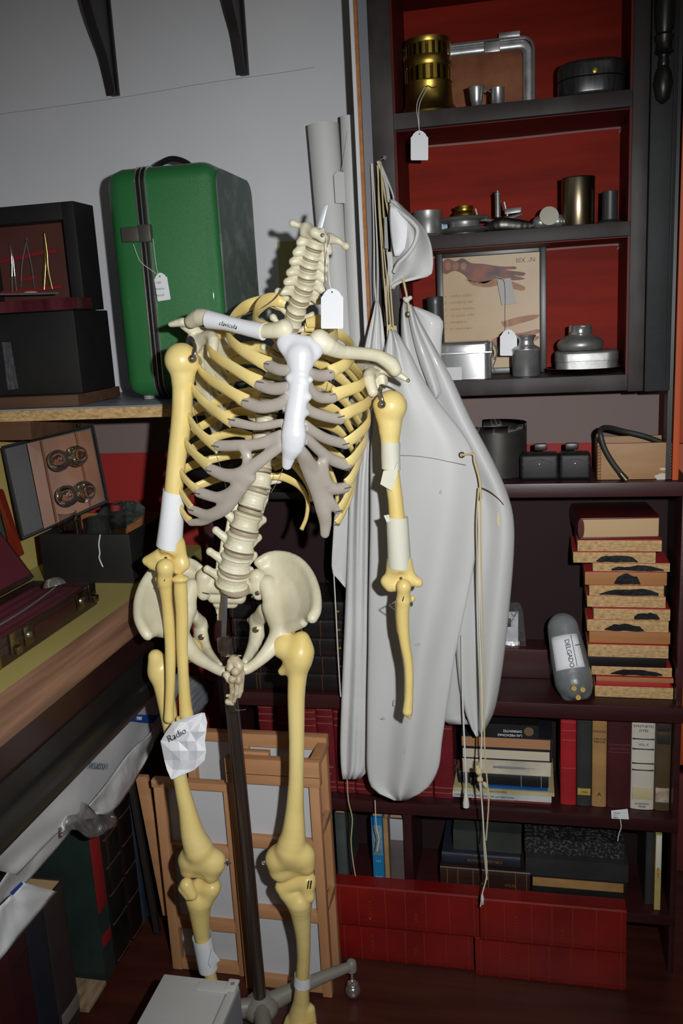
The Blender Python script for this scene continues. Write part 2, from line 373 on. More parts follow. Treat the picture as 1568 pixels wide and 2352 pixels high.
# ---------- desk along the left wall ----------
dk = thing('desk', 'dark desk with yellow top and walnut and black mouldings along the left wall', 'desk', (-.85, 1.0, 0))
def sweepY(name, prof, y0, y1, m):
    V = []; n = len(prof)
    for y in (y0, y1):
        for x, z in prof: V.append((x, y, z))
    Fc = [(i, (i+1) % n, n+(i+1) % n, n+i) for i in range(n)]+[tuple(range(n))[::-1], tuple(range(n, 2*n))]
    bm = bmesh.new(); vs_ = [bm.verts.new(v) for v in V]
    for f in Fc: bm.faces.new([vs_[i] for i in f])
    return frombm(name, bm, m, dk, True)
DY0, DY1 = .15, 1.59
sweepY('desk_top', [(-1.012, .815), (-.704, .815), (-.704, .85), (-1.012, .85)], DY0, DY1+.17, mat('yellow_desk_lining', (176, 162, 96), .7, rgb2=(160, 146, 84), scale=5))
sweepY('walnut_moulding', [(-.72, .785), (-.704, .785), (-.690, .790), (-.686, .800), (-.690, .812), (-.694, .822), (-.692, .836), (-.698, .846), (-.7035, .8505), (-.7038, .85), (-.72, .82)], DY0, DY1, M_oak)
sweepY('apron_board', [(-.73, .735), (-.703, .735), (-.703, .785), (-.73, .785)], DY0, DY1, mat('very_dark_mahogany', (44, 22, 18), .35, rgb2=(30, 17, 15), scale=6, stretch=(1, .3, 1)))
pf = [(-.74, .735), (-.699, .735), (-.699, .700), (-.694, .698)]
for k in range(9):
    a = math.radians(80-k*22); pf.append((-.702+.024*math.cos(a)*.9, .672+.026*math.sin(a)))
pf += [(-.74, .646)]
sweepY('black_moulding', pf, DY0, DY1, M_black)
# open shelf below the desk
bs = thing('floor_bookshelf', 'low dark wooden shelf board under the desk holding upright books', 'shelf', (-.95, 1.2, 0))
box('shelf_board', -1.012, -.88, .2, 1.72, .0, .022, M_plank, bs)
box('upper_board', -1.012, -.865, .2, 1.57, .43, .448, M_maroonwood, bs)
box('back_board', -1.0155, -1.0125, .2, 1.72, .0, .78, M_black, bs, bv=0)
# ---------- chipboard shelf ----------
cs = thing('chipboard_shelf', 'chipboard shelf with grey laminate top carrying the green case', 'shelf', (-.78, 1.6, 1.18))
box('chipboard_core', -.957, -.455, 1.44, WY-.0045, 1.170, 1.1895, M_chip, cs, bv=.0005)
box('laminate_top', -.957, -.455, 1.4395, WY-.001, 1.1896, 1.1925, M_laminate, cs, bv=.0003)
obox('shelf_brace', (-.95, 1.60, 1.152), (.10, 0, 0), (0, .30, 0), (0, 0, .035), M_plank, cs, bv=.001)
# brackets high on the wall
def bracket(x, zb, label, group):
    t = thing('wall_bracket', label, 'bracket', (x, WY, zb), group)
    prof = [(0, 0), (.012, 0), (.02, .03), (.034, .07), (.055, .10), (.078, .14), (.092, .19), (.095, .25), (.09, .32), (.09, .5), (0, .5)]
    bm = bmesh.new(); th = .010
    q = [(p[0], p[1]) for p in prof[1:-1]]; qs = crom([Vector((a, b, 0)) for a, b in q], 4)
    pts = [(0, 0)]+[(v.x, v.y) for v in qs]+[(0, .5)]
    a_ = [bm.verts.new((x-th/2, WY-p, zb+z)) for p, z in pts]; b_ = [bm.verts.new((x+th/2, WY-p, zb+z)) for p, z in pts]; n = len(a_)
    bm.faces.new(a_); bm.faces.new(b_[::-1])
    for i in range(n): bm.faces.new((a_[i], b_[i], b_[(i+1) % n], a_[(i+1) % n]))
    frombm('web', bm, mat('dark_grey_bracket', (70, 66, 66), .6), t)
    bm = bmesh.new(); w2 = .009; ring = []
    for i, (p, z) in enumerate(pts[1:-1]):
        ring.append([bm.verts.new((x+sx*w2, WY-p-e, zb+z-e*.3)) for sx, e in ((-1, 0), (1, 0), (1, .006), (-1, .006))])
    for i in range(len(ring)-1):
        for k in range(4): bm.faces.new((ring[i][k], ring[i][(k+1) % 4], ring[i+1][(k+1) % 4], ring[i+1][k]))
    bm.faces.new(ring[0]); bm.faces.new(ring[-1][::-1])
    frombm('curved_flange', bm, mat('black_bracket_edge', (34, 30, 31), .45), t)
    box('wall_strip', x+.004, x+.012, WY-.008, WY, zb, zb+.5, M_black, t)
bracket(P(264, 222, Y=WY).x, P(264, 222, Y=WY).z, 'curved black wall bracket above the instrument case, left one', 'black wall brackets')
bracket(P(560, 175, Y=WY).x, P(560, 175, Y=WY).z, 'curved black wall bracket above the green case, nearer the paper rolls', 'black wall brackets')
# yellowed note on the wall behind the neck
nt_ = box('paper_note', P(636, 555, Y=WY).x, P(700, 555, Y=WY).x, WY-.0016, WY-.0006, P(640, 690, Y=WY).z, P(640, 556, Y=WY).z, mat('yellowed_paper', (176, 170, 118), .8), bv=0)
tag(nt_, 'yellowed paper sheet stuck on the wall behind the neck vertebrae', 'paper sheet')
# ================= skeleton =================
M_bone = mat('yellow_resin_bone', (234, 213, 144), .36, rgb2=(224, 196, 118), scale=7, bump=.06, bscale=40, coat=.15, sss=.04)
M_cbone = mat('cream_resin_bone', (226, 220, 196), .42, rgb2=(208, 200, 170), scale=16, bump=.12, bscale=60, coat=.1)
M_stern = mat('white_sternum', (210, 211, 216), .3, coat=.3, bump=.12, bscale=50)
M_cart = mat('grey_rubber_cartilage', (176, 167, 157), .35, rgb2=(164, 155, 145), scale=12, bump=.1, bscale=45, coat=.15)
M_disc = mat('taupe_disc', (172, 158, 134), .5)
M_handbone = mat('old_ivory_bone', (206, 196, 170), .4, rgb2=(160, 140, 110), scale=60, bump=.2, bscale=120)
SK = thing('skeleton', 'anatomical skeleton without skull, cream spine and pelvis, yellow limb bones, on a stand', 'skeleton', P(600, 2335, Z=.05))
def S(x, y, Y=1.30): return P(x, y, Y=Y)
def mpp(p): return (Vector(p)-CC).dot(FW)/FPX
# --- vertebrae: (px, py, Y, body width px, height px, transverse half-span px, kind)
VT = [(724, 563, 1.325, 40, 24, 36, 'c'), (717, 588, 1.328, 40, 18, 38, 'c'), (711, 609, 1.332, 40, 18, 40, 'c'), (706, 632, 1.337, 42, 20, 42, 'c'),
      (702, 657, 1.342, 44, 20, 44, 'c'), (693, 682, 1.35, 46, 22, 44, 'c'), (684, 711, 1.36, 50, 26, 46, 't'), (675, 741, 1.37, 48, 26, 42, 't'),
      (661, 770, 1.378, 46, 24, 38, 't'), (649, 799, 1.385, 46, 24, 36, 't'), (638, 828, 1.39, 46, 26, 36, 't'), (630, 860, 1.392, 48, 28, 36, 't'), (623, 894, 1.39, 50, 30, 36, 't'),
      (617, 930, 1.385, 52, 32, 36, 't'), (608, 970, 1.378, 54, 34, 36, 't'), (602, 1013, 1.37, 56, 36, 36, 't'), (598, 1058, 1.358, 58, 36, 36, 't'), (596, 1102, 1.347, 60, 36, 38, 't'),
      (583, 1149, 1.335, 64, 38, 44, 'l'), (567, 1201, 1.325, 72, 42, 66, 'l'), (554, 1250, 1.32, 76, 38, 70, 'l'), (543, 1300, 1.318, 78, 38, 72, 'l'), (536, 1341, 1.322, 80, 30, 70, 'l')]
cs_ = [S(v[0], v[1], v[2]) for v in VT]
LATV = Vector((math.cos(math.radians(16)), math.sin(math.radians(16)), 0))
def make_vertebra(i):
    v = VT[i]; c = cs_[i]; t = (cs_[max(i-1, 0)]-cs_[min(i+1, len(VT)-1)]).normalized(); s = mpp(c)
    sp_ = ((cs_[max(i-1, 0)]-cs_[min(i+1, len(VT)-1)]).length/(1 if i in (0, len(VT)-1) else 2)); r = v[3]/2*s*(1.14 if v[6] == 'c' else 1.04); h = sp_*.5*.84; ang = math.radians(14 if v[6] != 'l' else 22)
    lat = Vector((math.cos(ang), math.sin(ang), 0)); lat = (lat-t*lat.dot(t)).normalized(); back = t.cross(lat)
    if back.y < 0: back = -back
    cb = c+back*r*.55
    ro = r*.94; pr = []
    sq = ro/(h*.30)
    pr.append(ball(cb+t*h*.72, ro, t, sq)); pr.append(ball(cb-t*h*.72, ro, t, sq))
    pr.append(cap(cb+t*h*.75, cb-t*h*.75, r*.80, None, t, 1.0) if False else ('m', [ball(cb+t*h*e, r*(.80+.10*abs(e)), t, r*.85/(h*.4)) for e in (-.6, -.3, 0, .3, .6)]))
    if v[6] == 'c': pr.append(cap(cb+lat*r*.9+t*h*.9, cb+lat*r*.75-t*h*.3, .0022)); pr.append(cap(cb-lat*r*.9+t*h*.9, cb-lat*r*.75-t*h*.3, .0022))
    L = v[5]*s
    for sg in (-1, 1):
        if v[6] == 'c':
            tip = cb+lat*sg*L*.95-t*h*.7+back*.002
            pr += [cap(cb+lat*sg*r*.6+t*h*.1, tip, .0052, .0048), ball(tip, .0062), ball(cb+lat*sg*r*1.2+back*.006+t*h*.5, .0078), ball(cb+lat*sg*r*1.2+back*.006-t*h*.5, .0074)]
        elif v[6] == 't':
            tip = cb+lat*sg*L*1.05+back*.02+t*h*.6
            pr += [cap(cb+lat*sg*r*.6+back*r*.6, tip, .0045, .0042), ball(tip, .006)]
        else:
            tip = cb+lat*sg*L*(.86 if sg < 0 else .62)+back*(.016 if sg < 0 else .026)+t*h*.45
            pr += [cap(cb+lat*sg*r*.7+back*.014-t*h*.3, tip, .0068, .0052, t, .8), ball(tip, .0056), cap(cb+lat*sg*r*.75+back*.022, cb+lat*sg*r*.85+back*.024+t*h*1.7, .0055, .0042), ball(cb+lat*sg*r*.7+back*.026-t*h*1.3, .005)]
    bl = {'c': .022, 't': .034, 'l': .030}[v[6]]
    pr += [cap(cb+back*r*.5, cb+back*(r+bl)-t*h*(1.4 if v[6] == 't' else .4), .0055, .004), ball(cb+back*(r+bl)-t*h*(1.4 if v[6] == 't' else .4), .005)]
    return sdf('vertebra', pr, .0016, .004, M_cbone, SK, smooth_it=4)
for i in range(len(VT)): make_vertebra(i)
for i in range(1, len(VT)):
    a, b = cs_[i-1], cs_[i]; t = (a-b).normalized(); s = mpp(b); r = min(VT[i][3], VT[i-1][3]+4)/2*s*(.98 if VT[i][6] == 'c' else .90)
    lat = LATV; back = t.cross((lat-t*lat.dot(t)).normalized()); back = -back if back.y < 0 else back
    half = (a-b).length/2; g0 = b+t*half*.82; g1 = b+t*half*1.18; hh = (g1-g0).length
    lathe('intervertebral_disc', [(r*.55, 0), (r*.95, hh*.05), (r*1.0, hh*.5), (r*.95, hh*.95), (r*.55, hh)], g0+back*r*.55, M_disc, SK, axis=t, seg=24)
# last rim under the fifth lumbar
t = (cs_[-2]-cs_[-1]).normalized(); r = 39*mpp(cs_[-1])*.9
lathe('intervertebral_disc', [(r*.6, 0), (r*.95, .001), (r, .006), (r*.92, .011)], cs_[-1]-t*.0185+Vector((0, r*.55, 0)), M_disc, SK, axis=t)
# atlas
a = [S(672, 513, 1.325), S(690, 519, 1.328), S(704, 524, 1.325), S(722, 534, 1.312), S(741, 546, 1.312), S(757, 548, 1.33), S(774, 552, 1.335), S(795, 566, 1.335)]
pr = [cap(a[0], a[1], .0042, .0035), cap(a[1], a[2], .004, .0085), cap(a[2], a[3], .0085, .007), cap(a[3], a[4], .007, .007), cap(a[4], S(741, 528, 1.315), .005, .0035), cap(a[4], a[5], .005, .0075), cap(a[5], a[6], .0075, .005), cap(a[6], a[7], .0035, .0042),
      cap(S(700, 535, 1.325), S(712, 540, 1.32), .008, .006), ball(a[0], .0052), ball(a[7], .0055)] + chain([S(700, 530, 1.33), S(705, 535, 1.355), S(728, 540, 1.37), S(752, 548, 1.355), S(765, 552, 1.335)], .0045)
sdf('atlas_vertebra', pr, .0014, .004, M_cbone, SK)
lathe('bolt', [(0, 0), (.0028, 0), (.0034, .001), (.003, .003), (0, .0045)], S(741, 541, 1.307), M_chrome, SK, axis=(0, -1, 0), seg=12)
# bar through the spine
obox('support_bar', (S(741, 498, 1.335)), (.0080, 0, 0), (0, .003, 0), S(748, 472, 1.335)-S(734, 526, 1.335), mat('bright_steel_bar', (200, 206, 214), .45, .5), SK, bv=.0008)
tube('support_rod', [S(734, 526, 1.34), S(715, 600, 1.36), S(675, 740, 1.395), S(635, 850, 1.41), S(610, 980, 1.395), S(592, 1100, 1.36), S(560, 1240, 1.345), S(520, 1370, 1.345)], .003, M_steel, SK)
# --- ribs
def axis_c(p):
    a_, b_ = S(655, 780, 1.315), S(596, 1180, 1.315); tt = max(0, min(1, (a_.z-p.z)/(a_.z-b_.z))); q = a_.lerp(b_, tt); return Vector((q.x, 1.315, p.z))
def rib(pts, rh=.0066, rt_=.0038):
    q = [S(*p) for p in pts]; n = len(q)
    return tube('rib', q, [rh*.75]+[rh]*(n-2)+[rh*1.2], M_bone, SK, n=7, seg=10, rad2=[rt_*1.2]+[rt_]*(n-1), ref=lambda p: (p-axis_c(p))*Vector((1, 1, 0)))
LRIB = [
 [(655, 697, 1.37), (635, 688, 1.365), (610, 692, 1.345), (588, 716, 1.31), (588, 742, 1.275), (612, 757, 1.25), (640, 760, 1.24)],
 [(650, 706, 1.385), (610, 692, 1.395), (565, 704, 1.38), (533, 735, 1.33), (524, 768, 1.285), (542, 794, 1.255), (580, 819, 1.235), (618, 838, 1.225)],
 [(640, 765, 1.395), (600, 748, 1.405), (545, 752, 1.395), (488, 775, 1.345), (480, 802, 1.285), (498, 822, 1.26), (532, 843, 1.24), (567, 864, 1.225), (597, 880, 1.22)],
 [(622, 808, 1.405), (585, 796, 1.415), (520, 808, 1.40), (464, 822, 1.35), (456, 843, 1.285), (477, 868, 1.26), (507, 887, 1.24), (542, 908, 1.225), (567, 923, 1.22)],
 [(612, 838, 1.41), (570, 824, 1.42), (505, 832, 1.405), (446, 850, 1.36), (437, 877, 1.285), (457, 912, 1.255), (482, 935, 1.24), (508, 954, 1.225), (533, 968, 1.22)],
 [(604, 866, 1.41), (575, 858, 1.418), (500, 876, 1.405), (440, 905, 1.36), (428, 938, 1.285), (443, 975, 1.255), (467, 1003, 1.235), (500, 1028, 1.22)],
 [(598, 912, 1.405), (572, 903, 1.412), (505, 918, 1.40), (440, 945, 1.36), (418, 985, 1.29), (429, 1020, 1.26), (450, 1046, 1.24), (480, 1073, 1.222)],
 [(590, 953, 1.398), (550, 945, 1.405), (485, 967, 1.395), (430, 1003, 1.36), (408, 1045, 1.295), (417, 1086, 1.26), (432, 1108, 1.24), (455, 1128, 1.228)],
 [(580, 1001, 1.39), (530, 994, 1.395), (455, 1022, 1.38), (415, 1058, 1.35), (406, 1098, 1.29), (416, 1130, 1.26), (439, 1167, 1.238)],
 [(573, 1046, 1.38), (540, 1044, 1.385), (497, 1052, 1.375), (427, 1076, 1.35), (404, 1115, 1.30), (410, 1155, 1.27), (425, 1185, 1.25), (437, 1197, 1.245)],
 [(575, 1094, 1.365), (530, 1092, 1.37), (480, 1106, 1.36), (430, 1130, 1.34), (405, 1165, 1.31)]]
for i, p in enumerate(LRIB): rib(p, .0105 if i == 0 else (.0093 if i < 7 else .0076), .0038)
RRIB = [
 [(705, 742, 1.385), (735, 738, 1.38), (765, 752, 1.35), (770, 772, 1.31), (752, 785, 1.27), (735, 790, 1.25)],
 [(700, 752, 1.395), (740, 752, 1.40), (790, 775, 1.38), (812, 808, 1.33), (800, 832, 1.285), (775, 846, 1.26), (756, 856, 1.25)],
 [(690, 772, 1.40), (740, 785, 1.405), (800, 832, 1.39), (832, 868, 1.35), (830, 884, 1.30), (793, 898, 1.27), (764, 908, 1.255)],
 [(680, 795, 1.405), (745, 812, 1.41), (787, 836, 1.405), (825, 882, 1.38), (848, 915, 1.34), (836, 931, 1.30), (808, 944, 1.27), (782, 958, 1.255)],
 [(672, 820, 1.41), (720, 828, 1.415), (757, 850, 1.41), (802, 888, 1.395), (840, 935, 1.36), (846, 965, 1.32), (836, 984, 1.29), (814, 1004, 1.265), (795, 1018, 1.258)],
 [(662, 858, 1.41), (722, 876, 1.415), (764, 897, 1.41), (802, 936, 1.395), (832, 985, 1.365), (838, 1012, 1.325), (825, 1036, 1.29), (811, 1054, 1.27), (798, 1066, 1.262)],
 [(655, 900, 1.405), (713, 918, 1.412), (776, 947, 1.402), (808, 992, 1.385), (827, 1038, 1.35), (821, 1068, 1.31), (808, 1096, 1.28), (795, 1112, 1.27)],
 [(650, 940, 1.40), (703, 960, 1.405), (765, 981, 1.395), (795, 1010, 1.38), (816, 1058, 1.35), (808, 1110, 1.31), (792, 1150, 1.285), (779, 1172, 1.275)],
 [(645, 985, 1.39), (703, 1008, 1.395), (757, 1032, 1.388), (794, 1062, 1.37), (812, 1105, 1.345), (803, 1145, 1.31), (784, 1184, 1.29), (772, 1203, 1.28)],
 [(632, 1042, 1.375), (690, 1056, 1.38), (745, 1068, 1.375), (768, 1105, 1.36), (774, 1150, 1.335), (768, 1172, 1.32)],
 [(628, 1075, 1.36), (665, 1062, 1.365), (695, 1095, 1.355), (712, 1130, 1.345), (713, 1152, 1.34)],
 [(621, 1094, 1.355), (650, 1096, 1.36), (685, 1115, 1.355), (705, 1145, 1.345), (704, 1185, 1.335), (692, 1217, 1.325)]]
for i, p in enumerate(RRIB): rib(p, .0105 if i == 0 else (.0090 if i < 8 else .0070), .0034)
# --- cartilages
N0 = Vector((-.1, 1, 0))
def cartil(paths, name='costal_cartilage'):
    pr = []
    for pts, r in paths: pr += chain([S(*p) for p in pts], r, N0, 1.7, sub=10)
    return sdf(name, pr, .0016, .005, M_cart, SK, smooth_it=5)
c1 = .0088
cartil([([(618, 840, 1.225), (640, 849, 1.215), (664, 851, 1.21)], c1)])
cartil([([(597, 884, 1.22), (625, 893, 1.212), (662, 890, 1.205)], c1*1.05)])
cartil([([(567, 926, 1.22), (600, 935, 1.21), (640, 928, 1.203), (660, 916, 1.20)], c1*1.08)])
cartil([([(535, 969, 1.22), (590, 979, 1.208), (648, 971, 1.20)], [.0078, .0066, .0066])])
cartil([([(502, 1024, 1.22), (550, 1023, 1.21), (592, 1020, 1.204), (625, 1008, 1.20), (645, 1000, 1.196)], c1),
        ([(484, 1078, 1.222), (520, 1092, 1.215), (556, 1088, 1.208), (590, 1064, 1.202), (622, 1040, 1.198), (645, 1024, 1.194)], [c1, .0105, .0115, .0098, .0088, .0080]),
        ([(562, 1030, 1.208), (568, 1060, 1.207), (562, 1095, 1.21)], .0080),
        ([(458, 1131, 1.228), (500, 1142, 1.22), (538, 1128, 1.214), (570, 1095, 1.208)], [c1, c1, .0105, .012]),
        ([(441, 1171, 1.238), (478, 1182, 1.228), (515, 1166, 1.22), (550, 1120, 1.212)], [.0078, .0085, .0115, .012]),
        ([(438, 1200, 1.244), (468, 1197, 1.235), (500, 1178, 1.225)], [.006, .0068, .008])])
cartil([([(757, 861, 1.25), (732, 863, 1.235), (706, 856, 1.215)], .0088)])
cartil([([(763, 914, 1.255), (735, 913, 1.24), (715, 898, 1.225), (700, 874, 1.212)], .0084)])
cartil([([(781, 963, 1.258), (745, 956, 1.24), (712, 944, 1.222), (695, 928, 1.21)], .0084)])
cartil([([(793, 1020, 1.262), (750, 1008, 1.24), (720, 992, 1.222), (698, 976, 1.208)], .0084)])
cartil([([(795, 1068, 1.265), (762, 1056, 1.248), (735, 1036, 1.23), (705, 1008, 1.21), (690, 996, 1.20)], [.0092, .0092, .0085, .0076, .0066]),
        ([(792, 1120, 1.27), (766, 1122, 1.256), (745, 1104, 1.246), (722, 1076, 1.232), (700, 1048, 1.212), (685, 1028, 1.20)], [.0088, .0092, .0098, .0085, .0098, .0088]),
        ([(741, 1062, 1.235), (744, 1085, 1.24), (748, 1105, 1.246)], .0085),
        ([(775, 1172, 1.275), (758, 1152, 1.262), (742, 1125, 1.252), (722, 1090, 1.236)], [.0072, .0082, .0095, .0085]),
        ([(746, 1226, 1.27), (747, 1200, 1.268), (742, 1170, 1.26), (730, 1130, 1.25), (714, 1092, 1.235), (692, 1046, 1.212)], [.0075, .0098, .0122, .0118, .0112, .0085])])
# sternum
pr = [cap(S(658, 790, 1.218), S(718, 802, 1.225), .0125, .0125, N0, 1.8), cap(S(668, 782, 1.218), S(706, 788, 1.222), .0105, .0105, N0, 1.6), cap(S(652, 787, 1.217), S(684, 820, 1.215), .0095, .011, N0, 1.7), cap(S(726, 805, 1.225), S(690, 822, 1.216), .0095, .011, N0, 1.7), cap(S(662, 800, 1.216), S(682, 838, 1.212), .0115, .0115, N0, 1.7), cap(S(716, 812, 1.222), S(696, 842, 1.212), .0115, .0115, N0, 1.7), cap(S(688, 800, 1.217), S(688, 840, 1.212), .016, .014, N0, 1.9)]
pr += chain([S(688, 818, 1.212), S(688, 850, 1.208), S(686, 890, 1.203), S(681, 930, 1.198), S(676, 965, 1.194), S(674, 1000, 1.191), S(672, 1022, 1.192), S(664, 1045, 1.195), S(659, 1068, 1.198)], [.019, .0142, .0150, .0148, .015, .0180, .0165, .0105, .0075], N0, 1.7, sub=3)
for (x, y) in ((664, 868), (711, 872), (659, 905), (708, 912), (656, 940), (703, 948), (651, 978), (701, 985), (650, 1008), (699, 1015)): pr.append(ball(S(x, y, 1.203), .0052))
sdf('sternum', pr, .0016, .006, M_stern, SK)
# pins joining ribs and cartilage
for (x, y, Y) in ((615, 836, 1.218), (598, 878, 1.213), (566, 921, 1.213), (532, 964, 1.213), (495, 1025, 1.213), (478, 1081, 1.214), (452, 1133, 1.22), (437, 1171, 1.23), (754, 857, 1.243), (762, 906, 1.247), (783, 957, 1.249), (794, 1020, 1.252), (799, 1077, 1.255), (799, 1120, 1.26), (779, 1174, 1.264), (773, 1205, 1.27)):
    d = Vector((1, 0, -.25)) if x < 650 else Vector((1, 0, .2))
    tube('wire_pin', [S(x, y, Y)-d*.0055, S(x, y, Y)+d*.0055], .0011, M_chrome, SK, seg=6, curve=False)
# clavicles
pr = chain([S(440, 738, 1.285), S(460, 728, 1.275), S(490, 732, 1.262), S(540, 748, 1.245), S(600, 760, 1.228), S(640, 758, 1.222), S(652, 755, 1.222)], [.0108, .0128, .0104, .0092, .0096, .0122, .0135], None, 1, 3)
sdf('clavicle', pr, .0017, .005, M_cbone, SK)
lpap = tube('paper_sleeve', [S(480, 734, 1.262), S(520, 742, 1.25), S(560, 752, 1.239), S(606, 762, 1.227)], [.0136, .0112, .0112, .0126], M_paper, None, seg=14, origin=S(540, 748, 1.245))
tag(lpap, 'white paper sleeve with handwriting wrapped round the left collarbone', 'paper label')
text('lettering', 'clavicula', S(502, 746, 1.2355), S(560, 757, 1.22)-S(500, 742, 1.235), (0, 0, 1), .0100, M_ink, lpap, depth=.0002, shear=.3, thin=.022)
pr = chain([S(733, 782, 1.238), S(750, 793, 1.24), S(785, 808, 1.262), S(830, 812, 1.285), S(868, 818, 1.30), S(898, 836, 1.31), S(908, 850, 1.312)], [.0158, .0142, .0102, .0094, .0096, .0112, .0098], None, 1, 3)
sdf('clavicle', pr, .0017, .005, M_cbone, SK)
# scapulae
def scapula(acr, sp, gl_, cor, blade, N):
    pr = chain(acr[0], acr[1], Vector((0, 0, 1)), 1.3, 2)
    pr += chain(sp[0], sp[1], N, 1.5, 2)
    pr += chain(cor[0], cor[1], None, 1, 2)
    pr += [ball(gl_[0], .0165, gl_[1], 1.5), cut(ball(Vector(gl_[0])+Vector(gl_[1])*.013, .0125))]
    A = [Vector(b) for b in blade]
    for i in range(len(A)-1):
        for k in range(5):
            q = A[i].lerp(A[i+1], k/4); pr.append(cap(Vector(gl_[0]), q, .009, .006, N, 2.6))
    pr += chain(A, .0035, None, 1, 1)
    return sdf('scapula', pr, .0020, .005, M_cbone, SK)
NB = Vector((.2, 1, 0))
scapula(([S(394, 745, 1.30), S(420, 740, 1.30), S(436, 742, 1.305)], [.006, .0095, .008]),
        ([S(420, 746, 1.31), S(452, 762, 1.33), S(500, 762, 1.37), S(512, 748, 1.40)], [.007, .010, .006, .005]),
        (S(444, 790, 1.325), Vector((-.55, -.75, 0)).normalized()),
        ([S(458, 782, 1.32), S(480, 772, 1.305), S(490, 782, 1.29), S(487, 812, 1.278)], [.010, .0095, .0088, .0082]),
        [S(515, 745, 1.42), S(545, 800, 1.43), S(530, 900, 1.43), S(495, 1000, 1.425), S(460, 900, 1.38)], NB)
scapula(([S(934, 872, 1.335), S(912, 858, 1.335), S(900, 850, 1.34)], [.0045, .007, .008]),
        ([S(905, 855, 1.345), S(868, 852, 1.36), S(830, 842, 1.40), S(806, 790, 1.44)], [.008, .0105, .009, .006]),
        (S(868, 876, 1.36), Vector((.5, -.75, 0)).normalized()),
        ([S(868, 868, 1.35), S(850, 858, 1.335), S(848, 872, 1.32), S(856, 900, 1.312)], [.010, .0098, .0092, .0082]),
        [S(800, 785, 1.445), S(790, 850, 1.45), S(800, 960, 1.45), S(830, 980, 1.43)], NB)
# --- arms
def hum(c):
    return sdf('humerus', c, .0022, .006, M_bone, SK)
Yh = 1.27
pr = [ball(S(417, 827, Yh), .0262), cap(S(440, 838, Yh), S(425, 860, Yh), .0105, .0135), cap(S(414, 836, Yh), S(420, 872, Yh), .0175, .0160)]
pr += chain([S(420, 865, Yh), S(419, 905, Yh), S(417, 960, Yh), S(405, 1060, Yh-.002), S(396, 1160, Yh-.006), S(394, 1225, Yh-.006), S(394, 1258, Yh-.004)], [.0168, .0158, .0160, .0148, .0142, .0160, .0195], None, 1, 3)
pr += [cap(S(394, 1250, Yh), S(380, 1288, Yh), .020, .016, (0, 1, 0), 1.6), cap(S(400, 1255, Yh), S(416, 1292, Yh), .018, .0125, (0, 1, 0), 1.3), cap(S(366, 1278, Yh), S(337, 1288, Yh), .0125, .0078), cap(S(350, 1296, Yh), S(372, 1300, Yh), .009, .011), cap(S(418, 1296, Yh), S(410, 1306, Yh), .0122, .0105),
       cut(ball(S(381, 1287, Yh-.020), .0115))]
hum(pr)
pr = [ball(S(380, 1304, Yh-.02), .0138), cap(S(380, 1302, Yh-.02), S(378, 1335, Yh-.016), .0132, .0112)] + chain([S(378, 1330, Yh-.016), S(383, 1380, Yh-.01), S(388, 1430, Yh-.008), S(391, 1500, Yh-.008), S(391, 1570, Yh-.01), S(388, 1630, Yh-.012), S(388, 1650, Yh-.012)], [.0112, .0088, .0090, .0088, .0082, .0076, .0088], None, 1, 3) + [cap(S(364, 1330, Yh-.006), S(370, 1345, Yh-.01), .006, .005)]
sdf('ulna', pr, .0018, .004, M_bone, SK)
pr = [ball(S(414, 1330, Yh-.01), .0142, (0, .1, 1), 2.2)] + chain([S(414, 1332, Yh-.01), S(415, 1360, Yh-.008), S(418, 1412, Yh-.006), S(418, 1482, Yh-.008), S(421, 1549, Yh-.012), S(425, 1615, Yh-.014), S(428, 1640, Yh-.014)], [.0098, .0108, .0100, .0094, .0090, .0104, .0118], None, 1, 3) + [cap(S(432, 1648, Yh-.014), S(412, 1652, Yh-.014), .007, .006)]
sdf('radius', pr, .0018, .004, M_bone, SK)
Yr = 1.33
pr = [ball(S(898, 932, Yr), .0246), cap(S(878, 930, Yr), S(884, 955, Yr), .0145, .0145), cap(S(898, 940, Yr), S(895, 985, Yr), .0205, .0158)]
pr += chain([S(895, 975, Yr), S(896, 1030, Yr), S(900, 1090, Yr), S(908, 1150, Yr), S(913, 1220, Yr), S(916, 1270, Yr), S(918, 1300, Yr)], [.0168, .0140, .0124, .0120, .0132, .0150, .0178], None, 1, 3)
pr += [cap(S(912, 1290, Yr), S(902, 1325, Yr), .017, .013, (0, 1, 0), 1.3), cap(S(922, 1295, Yr), S(934, 1328, Yr), .018, .014, (0, 1, 0), 1.5), cap(S(940, 1328, Yr), S(960, 1338, Yr), .0105, .0082), cap(S(888, 1335, Yr), S(896, 1345, Yr), .0105, .0105), cap(S(905, 1343, Yr), S(925, 1347, Yr), .0095, .0095), cut(ball(S(921, 1332, Yr-.019), .0105))]
hum(pr)
pr = [ball(S(927, 1348, Yr-.018), .0108), cap(S(927, 1346, Yr-.018), S(926, 1378, Yr-.014), .0112, .0105)] + chain([S(926, 1380, Yr-.014), S(924, 1420, Yr-.01), S(929, 1475, Yr-.01), S(938, 1527, Yr-.01), S(939, 1590, Yr-.01), S(936, 1632, Yr-.01)], [.0115, .0108, .0086, .0076, .0070, .0084], None, 1, 3) + [cap(S(936, 1636, Yr-.01), S(941, 1649, Yr-.01), .0076, .003), cap(S(946, 1375, Yr-.006), S(936, 1385, Yr-.01), .0055, .005), cap(S(912, 1385, Yr-.006), S(916, 1450, Yr-.008), .0045, .0035)]
sdf('ulna', pr, .0018, .004, M_bone, SK)
tube('wire_hook', [S(918, 1376, Yr-.02), S(900, 1386, Yr-.028), S(893, 1390, Yr-.026), S(908, 1402, Yr-.02)], .0009, M_chrome, SK, curve=False, seg=6)
tube('wire_coil', [S(944+3*math.cos(k*1.6), 1384+k*.5+3*math.sin(k*1.6), Yr-.018) for k in range(14)], .0008, M_chrome, SK, n=2, seg=5)
